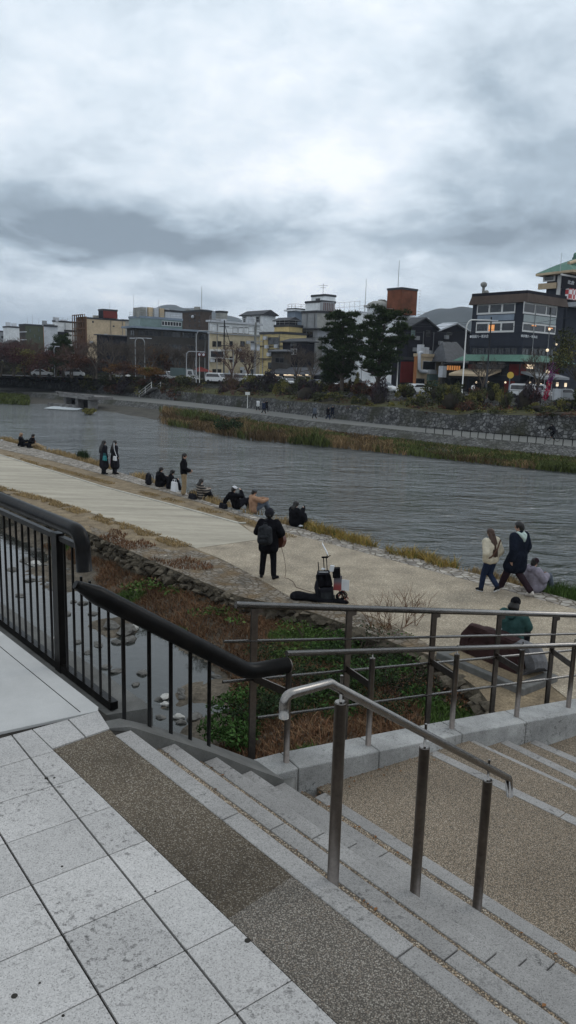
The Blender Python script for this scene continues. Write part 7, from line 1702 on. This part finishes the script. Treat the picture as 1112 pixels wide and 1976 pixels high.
o = MB(); q = aty(957, 1218, sp5.y+.15); o.box((0, 0, 0), (.26, .02, .20), rx=.9); pp = o.build('open_magazine', [M['wbag']]); pp.location = q; pp.rotation_euler = (0, 0, .5); tag(pp, 'pale open magazine held above the boulder by the seated person in teal', 'magazine')
# 6..: the row along the water
t, J, f, rg_, up = seated('woman in black with dark hair sitting alone holding a phone at the water edge', 568, 1014, M['cblk'], M['cblk2'], M['hairb'], 1.62, dict(sit(.0, .40, .36, .50, .0), WR=V((.10, .30, .60)), ER=V((.26, .12, .40)), WL=V((-.08, .28, .44))), HR_-6, .07, .22, coat=.5, flare=.06, jn='coat', vol=1.12)
b = MB(); b.box((.10, .37, .68), (.07, .012, .14), rx=.3); tag(b.build('phone', [M['cblk2']], t), None)
t, J, f, rg_, up = seated('man in a white cap and black jacket sitting and leaning on one hand', 457, 982, M['cblk'], M['cblk2'], M['hairb'], 1.70, dict(sit(.20, .36, .44, .66, .0), EL=V((-.34, -.28, .34)), WL=V((-.36, -.40, .08)), ER=V((.32, .02, .56)), WR=V((.17, .06, .72))), HR_+4, .045)
hatcap(t, J, f, rg_, up, M['wcap'])
t, J, f, rg_, up = seated('man in a tan fleece and grey cap sitting with arms on his knees', 489, 989, M['tan'], M['jeang'], M['hairb'], 1.70, dict(sit(.02, .40, .46, .66, .0), EL=V((-.24, .26, .46)), ER=V((.24, .26, .46)), WL=V((-.14, .48, .50)), WR=V((.14, .48, .50))), HR_-14, .045)
hatcap(t, J, f, rg_, up, M['gcap'], False)
t, J, f, rg_, up = seated('woman in a brown and cream striped sweater sitting on the bank', 388, 963, M['stripe'], M['cblk2'], M['hairb'], 1.60, sit(.04, .34, .34, .52, .02), HR_-8, .06, .24, jn='striped_sweater')
t, J, f, rg_, up = seated('person in a black coat sitting beside the black backpack on the bank', 307, 939, M['cblk'], M['cblk2'], M['hairb'], 1.68, sit(-.06, .38, .40, .56, .0), HR_-4, .06, coat=.3)
t, J, f, rg_, up = seated('hooded person in black sitting close to the white paper bag', 327, 943, M['cblk'], M['cblk2'], M['hairb'], 1.60, sit(-.10, .36, .38, .52, .0), HR_-20, .055, .1, coat=.3, vol=1.15)
t, J, f, rg_, up = seated('brown haired person in a black jacket half lying at the far left of the bank', 44, 862, M['cblk'], M['cblk2'], M['hairlt'], 1.66, dict(sit(.12, .22, .48, .85, .04), EL=V((-.30, -.14, .34)), WL=V((-.30, -.3, .06))), HR_-26, .06, .12, vol=1.15)
t, J, f, rg_, up = seated('dark haired person in beige trousers bending forward at the bank far left', 57, 864, M['cblk'], M['beigec'], M['hairb'], 1.66, dict(sit(-.22, .24, .50, .88, .02), ER=V((.26, .16, .46)), WR=V((.16, .34, .40))), HR_-36, .06, coat=.1, vol=1.1, shoe=M['shoew'])
# standing man
J = P0(); J.update(WR=V((.18, .24, 1.05)), ER=V((.27, .0, 1.13)), WL=V((-.20, .18, .98)))
t, f, rg_, up = person('man in a black jacket and beige trousers standing at the bank looking sideways', feet(355, 955), HR_-30, J, 1.74, twist=-.5); trousers(t, J, M['beigec'], .035, hem=.02); shoes(t, J, M['shoew']); jacket(t, J, M['cblk'], .05); hair(t, J, f, rg_, up, M['hairb'], 0, 1.08)
# two women in long coats
J = P0(); J.update(WL=V((-.22, .12, 1.0)), WR=V((.23, .05, .92)))
for px, lb, dg in ((201, 'long haired woman in a long black coat with a teal bag, left of the pair', 6), (222, 'long haired woman in a long black coat with a white bag, right of the pair', 2)):
    p = feet(px, 915); t, f, rg_, up = person(lb, p, HR_+dg, J, 1.64); trousers(t, J, M['cblk2']); shoes(t, J, M['shoe']); jacket(t, J, M['cblk2'], .05, coat=1.15, flare=.05, name='long_coat'); hair(t, J, f, rg_, up, M['hairb'], .42, 1.08, V((0, -.28, -1)), wide=1.3)
def bag(label, p, w_, h_, d, mt, rz, name='bag', cat='bag', handles=True, soft=True, grp=None):
    t = thing(name, label, cat, p, rz, grp); b = MB(); w2, d2 = w_/2, d/2
    b.add([(-w2, -d2, 0), (w2, -d2, 0), (w2, d2, 0), (-w2, d2, 0), (-w2*.94, -d2*.6, h_), (w2*.94, -d2*.6, h_), (w2*.94, d2*.6, h_), (-w2*.94, d2*.6, h_)], [(3, 2, 1, 0), (0, 1, 5, 4), (1, 2, 6, 5), (2, 3, 7, 6), (3, 0, 4, 7), (4, 5, 6, 7)])
    b.build('pouch', [mt], t, bevel=.03 if soft else .006)
    if handles:
        for s_ in (-1, 1): b = MB(); b.tube(arc([(-w2*.5, s_*d2*.5, h_-.02), (-w2*.35, s_*d2*.4, h_+.12), (w2*.35, s_*d2*.4, h_+.12), (w2*.5, s_*d2*.5, h_-.02)], .04), .008, 5); b.build('handle', [mt], t)
    return t
RZ = math.radians(HR_-90)
w1, w2_ = feet(201, 915), feet(222, 915)
q = local(w1, HR_+6, .94, (.27, -.10, .74)); bag('teal bag hanging at the side of the left woman in the pair', q, .32, .24, .14, M['tealb'], RZ)
q = local(w2_, HR_+2, .94, (.26, -.12, .74)); tb_ = bag('white shoulder bag with a long strap on the right woman of the pair', q, .30, .22, .12, M['wbag'], RZ, handles=False); b = MB(); b.tube(arc([(.10, .06, .20), (-.02, -.02, .55), (-.20, .06, .88), (-.26, .12, .80)], .1), .014, 6); b.build('strap', [M['wbag']], tb_)
q = local(w2_, HR_+2, .94, (-.33, .0, .38)); bag('magenta shopping bag carried between the two women', q, .26, .42, .10, M['pinkb'], RZ)
backpack('small black backpack standing upright on the bank left of the seated pair', feet(287, 936), RZ, M['cblk2'], 1.15)
bag('white paper carrier bag standing on the bank beside the hooded person', feet(337, 948), .42, .40, .16, M['wbag'], RZ, name='paper_bag', soft=False)
bag('soft black bag lying beside the striped sweater woman', feet(372, 963), .42, .22, .22, M['cblk2'], RZ, name='black_bag')
bag('flat black bag lying left of the man in the white cap', feet(431, 981), .40, .20, .20, M['cblk2'], RZ, name='black_bag')
for px, py, lb in ((580, 1016, 'small white crumpled paper lying right of the lone seated woman'), (4, 850, 'small white scrap on the bank edge at the far left')):
    b = MB(); b.rock((0, 0, .03), (.09, .06, .03), px, rough=.6); o = b.build('paper_scrap', [M['wbag']]); o.location = feet(px, py); tag(o, lb, 'paper')
# far promenade walkers
def walker(label, px, py, mt, tm, h=1.68, deg=None, hat=None, hm='hairb'):
    J = walk(); t, f, rg_, up = person(label, atz(px, py, ZP), deg, J, h, .03); trousers(t, J, tm, vox=.035); jacket(t, J, mt, .05, .035, coat=.2); hair(t, J, f, rg_, up, M[hm], 0, 1.1, vox=.03)
walker('walker in a white top on the far promenade, left of the blue clothed pair', 498, 793, M['wbag'], M['cblk2'], deg=UP_)
walker('walker in dark blue on the far promenade, left one of the pair by the signpost', 509, 799, M['jean'], M['cblk2'], 1.75, UP_+180)
walker('walker in black on the far promenade, right one of the pair by the signpost', 514, 796, M['cblk'], M['cblk2'], 1.72, UP_+180)
walker('lone walker in grey on the far promenade', 607, 809, M['jeang'], M['cblk2'], 1.68, UP_)
walker('walker in black on the far promenade, left of the pair below the shrubs', 633, 811, M['cblk'], M['jean'], 1.70, UP_+180)
walker('walker in dark navy on the far promenade, right of the pair below the shrubs', 641, 809, M['navyc'], M['cblk2'], 1.76, UP_+180)
for px, yy, lb, mt in ((912, 752, 'pedestrian in white beside the lamp left of the restaurant', 'wbag'), (1078, 768, 'pedestrian in dark clothes in the doorway right of the garland', 'cblk'), (1040, 766, 'pedestrian in pale clothes left of the magenta garland', 'lav')):
    base, _d = roadpt(px, 1.0); J = P0(); t, f, rg_, up = person(lb, (base.x, base.y, ZR), 30, J, 1.7, .03); trousers(t, J, M['cblk2'], vox=.035); jacket(t, J, M[mt], .05, .035, coat=.4); hair(t, J, f, rg_, up, M['hairb'], 0, 1.1, vox=.03)
# cyclist at right of the far promenade
p = lerp(at_col(Pn, 1070), at_col(Pf, 1070), .55); J = sit(.0, .62, .36, .22, .22); J = P0(); J.update(P=V((0, -.15, .98)), C=V((0, .08, 1.28)), N=V((0, .2, 1.44)), H=V((0, .27, 1.58)), SL=V((-.18, .18, 1.37)), SR=V((.18, .18, 1.37)), EL=V((-.24, .40, 1.2)), ER=V((.24, .40, 1.2)), WL=V((-.22, .58, 1.08)), WR=V((.22, .58, 1.08)), HL=V((-.09, -.14, .95)), HR=V((.09, -.14, .95)), KL=V((-.12, .22, .78)), AL=V((-.11, .05, .42)), TL=V((-.12, .2, .38)), KR=V((.12, .18, .58)), AR=V((.11, -.02, .20)), TR=V((.12, .12, .16)))
dg_ = UP_-6; t, f, rg_, up = person('cyclist in black riding a bicycle on the far promenade at the right', (p.x, p.y, ZP), dg_, J, 1.72, .03); trousers(t, J, M['cblk'], vox=.035); jacket(t, J, M['cblk'], .05, .035); hair(t, J, f, rg_, up, M['hairb'], 0, 1.1, vox=.03)
t = thing('bicycle', 'dark bicycle ridden by the person in black on the far promenade', 'bicycle', (p.x, p.y, ZP), math.radians(dg_-90))
def ring(b, c, r, tr, ax=(1, 0, 0), n=24):
    pts = [V(c)+V((0, math.cos(2*PI*k/n)*r, math.sin(2*PI*k/n)*r)) for k in range(n+1)]; b.tube(pts, tr, 5, caps=False)
for y in (-.52, .55):
    b = MB(); ring(b, (0, y, .34), .32, .02); o = b.build('wheel', [M['tyre']], t); b = MB()
    for k in range(8): a = PI*k/8; b.tube([(0, y-math.cos(a)*.31, .34-math.sin(a)*.31), (0, y+math.cos(a)*.31, .34+math.sin(a)*.31)], .003, 3)
    b.build('spokes', [M['steel']], o)
b = MB()
for a, c in (((0, -.52, .34), (0, -.05, .30)), ((0, -.05, .30), (0, -.2, .9)), ((0, -.2, .85), (0, .38, .9)), ((0, -.05, .30), (0, .42, .78)), ((0, -.52, .34), (0, -.18, .8)), ((0, .38, 1.0), (0, .55, .34))): b.tube([a, c], .018, 6)
b.build('frame', [M['cark']], t); b = MB(); b.tube([(-.26, .5, 1.03), (-.05, .42, 1.05), (.05, .42, 1.05), (.26, .5, 1.03)], .013, 6); b.build('handlebar', [M['steel']], t); b = MB(); b.sphere((0, -.22, .93), (.08, .14, .04)); b.build('saddle', [M['tyre']], t)
# ---------------------------------------------------------------- busker's gear
gb = atz(612, 1162, 0); cam_r = V((1, 0, 0)); 
gc = thing('guitar_case', 'black soft guitar case lying open edged on the path in front of the trolley', 'guitar case', atz(632, 1158, 0)+V((-.28, -.06, 0)), math.radians(-14))
b = MB(); chain(b, (-.42, 0, .10), .20, (-.15, 0, .10), .15, (.02, 0, .10), .17, (.30, 0, .08), .09, (.72, 0, .06), .07)
for i, (x, y, z) in enumerate(b.v): b.v[i] = (x, y, max(0.0, z*.62 if z > 0 else 0))
fuse(b, 'case_shell', M['cblk'], gc, .02, 2)
b = MB(); chain(b, (-.40, .0, .135), .11, (-.12, .0, .135), .09); 
for i, (x, y, z) in enumerate(b.v): b.v[i] = (x, y, .10+(z-.10)*.45)
fuse(b, 'inner_lining', M['cblk2'], gc, .015, 2)
tr_ = thing('equipment_trolley', 'black upright folding trolley loaded with amplifier, mixer and bags beside the busker', 'trolley', atz(630, 1158, 0), math.radians(-8)); tr_.rotation_euler = (0, math.radians(-6), math.radians(-8)); tr_.scale = (1.0, 1.0, .80)
b = MB(); b.tube([(-.13, 0, .05), (-.13, 0, 1.15)], .012, 6); b.tube([(.13, 0, .05), (.13, 0, .75)], .012, 6); b.box((0, -.10, .05), (.34, .30, .03)); b.tube([(.0, 0, .7), (.0, 0, 1.28)], .012, 6); b.tube([(.07, 0, .7), (.07, 0, 1.28)], .012, 6); b.build('frame', [M['cblk2']], tr_)
for s_ in (-1, 1): b = MB(); b.tube([(s_*.17, .03, .07), (s_*.20, .03, .07)], .07, 14); b.build('wheel', [M['tyre']], tr_)
b = MB(); b.box((.03, -.08, .24), (.30, .24, .34)); b.build('amplifier', [M['cblk2']], tr_, bevel=.02); b = MB(); b.box((.03, -.205, .20), (.24, .012, .20)); b.build('speaker_grille', [M['bpk']], tr_)
b = MB(); chain(b, (-.10, -.02, .48), .10, (-.12, -.02, .74), .09); chain(b, (.08, -.02, .48), .10, (.06, -.02, .74), .09); fuse(b, 'black_sack', M['cblk'], tr_, .02)
b = MB(); b.box((-.02, -.04, .84), (.30, .22, .04), rx=.25); b.build('tray', [M['cblk2']], tr_, bevel=.01); b = MB(); b.tube([(-.12, -.08, .88), (.10, -.12, .88)], .010, 6); b.tube([(-.02, .0, .93), (-.02, .0, .96)], .05, 12); b.build('pedals', [M['wbag'], M['cblk2']], tr_)
b = MB(); chain(b, (-.16, -.10, .20), .07, (-.20, -.08, .42), .06, (-.17, -.05, .60), .05); fuse(b, 'hanging_bag', M['cblk2'], tr_, .02)
b = MB(); b.box((.28, 0, .82), (.17, .17, .28)); b.build('side_basket', [M['cblk']], tr_, bevel=.01); b = MB(); b.box((.19, -.10, .98), (.10, .05, .20), ry=.2); b.build('white_cup', [M['wbag']], tr_, bevel=.02)
b = MB(); b.box((.035, 0, 1.29), (.15, .05, .04)); b.tube([(.1, 0, 1.29), (.17, 0, 1.34)], .012, 6); b.build('clamp', [M['cblk']], tr_)
ms = thing('song_sheet_holder', 'thin white plastic song sheet holder tilted on top of the trolley', 'sheet holder', local(V(tr_.location), 82, 1, (0, 0, 0))); ms.location = V(tr_.location)+V((-.10, 0, 0)); ms.rotation_euler = (0, 0, 0); ms.scale = (.9, .9, .80)
b = MB(); A = V((.02, 0, 1.58)); 
b.add([(-.05, -.16, 1.68), (-.05, .16, 1.68), (.10, .16, 1.38), (.10, -.16, 1.38), (-.04, -.16, 1.69), (-.04, .16, 1.69), (.11, .16, 1.39), (.11, -.16, 1.39)], [(0, 1, 2, 3), (7, 6, 5, 4), (0, 4, 5, 1), (1, 5, 6, 2), (2, 6, 7, 3), (3, 7, 4, 0)]); b.build('clear_board', [M['wbag']], ms)
b = MB(); b.tube([(.10, 0, 1.40), (.07, 0, 1.26)], .01, 6); b.build('arm', [M['cblk']], ms)
M['flagg'] = bpy.data.materials.new('grey_red_print'); M['flagg'].use_nodes = True; _q = M['flagg'].node_tree; _g = _n(_q, 'ShaderNodeNewGeometry'); _s = _n(_q, 'ShaderNodeSeparateXYZ'); _q.links.new(_g.outputs['Position'], _s.inputs[0]); _r = _n(_q, 'ShaderNodeValToRGB'); _m = _n(_q, 'ShaderNodeMapRange'); _m.inputs[1].default_value = .28; _m.inputs[2].default_value = .62; _q.links.new(_s.outputs[2], _m.inputs[0]); _q.links.new(_m.outputs[0], _r.inputs[0]); _r.color_ramp.elements[0].color = (.25, .05, .05, 1); _r.color_ramp.elements[1].color = (.13, .12, .14, 1); _r.color_ramp.elements[0].position = .25; _r.color_ramp.elements[1].position = .6; _q.links.new(_r.outputs[0], _q.nodes['Principled BSDF'].inputs['Base Color'])
st = thing('folding_stool', 'small folding stool with crossed red legs and printed grey and white cloth boards', 'stool', atz(660, 1158, 0)+V((.0, 0, 0)), math.radians(-12))
b = MB(); b.tube([(-.16, -.1, .0), (.14, -.1, .36)], .011, 6); b.tube([(.14, -.1, .0), (-.14, -.1, .36)], .011, 6); b.tube([(-.16, .12, .0), (.14, .12, .36)], .011, 6); b.tube([(.14, .12, .0), (-.14, .12, .36)], .011, 6); b.build('legs', [M['redbox']], st)
b = MB(); b.box((-.10, -.11, .44), (.19, .012, .36), rz=.1); b.build('printed_panel', [M['flagg']], st); b = MB(); b.box((.08, -.11, .40), (.18, .012, .26), rz=-.1); b.build('white_panel', [M['wbag']], st)
b = MB()
for k in range(5): 
    pts = [V((.34+.10*math.cos(a)*(.7+.1*k)+.02*k, -.05+.02*k, .14+.10*math.sin(a)*(.7+.08*k))) for a in [2*PI*j/14 for j in range(15)]]; b.tube(pts, .012, 5, caps=False)
o = b.build('cable_coil', [M['cblk']]); o.location = atz(634, 1160, 0)+V((-.10, 0, 0)); tag(o, 'coiled black cables hanging at the right side of the trolley', 'cable')
# ================================================================ AIR
b = MB(); b.bbox((-5600, -1900, -4.6), (5600, 5600, 330))
hz_ = b.build('haze', [bpy.data.materials.new('haze')]); hz_['kind'] = 'stuff'
_m = hz_.data.materials[0]; _m.use_nodes = True; _q = _m.node_tree
for n in list(_q.nodes): _q.nodes.remove(n)
_o = _n(_q, 'ShaderNodeOutputMaterial'); _v = _n(_q, 'ShaderNodeVolumePrincipled'); _v.inputs['Color'].default_value = (.80, .88, 1.0, 1); _v.inputs['Density'].default_value = .00016; _q.links.new(_v.outputs[0], _o.inputs['Volume'])
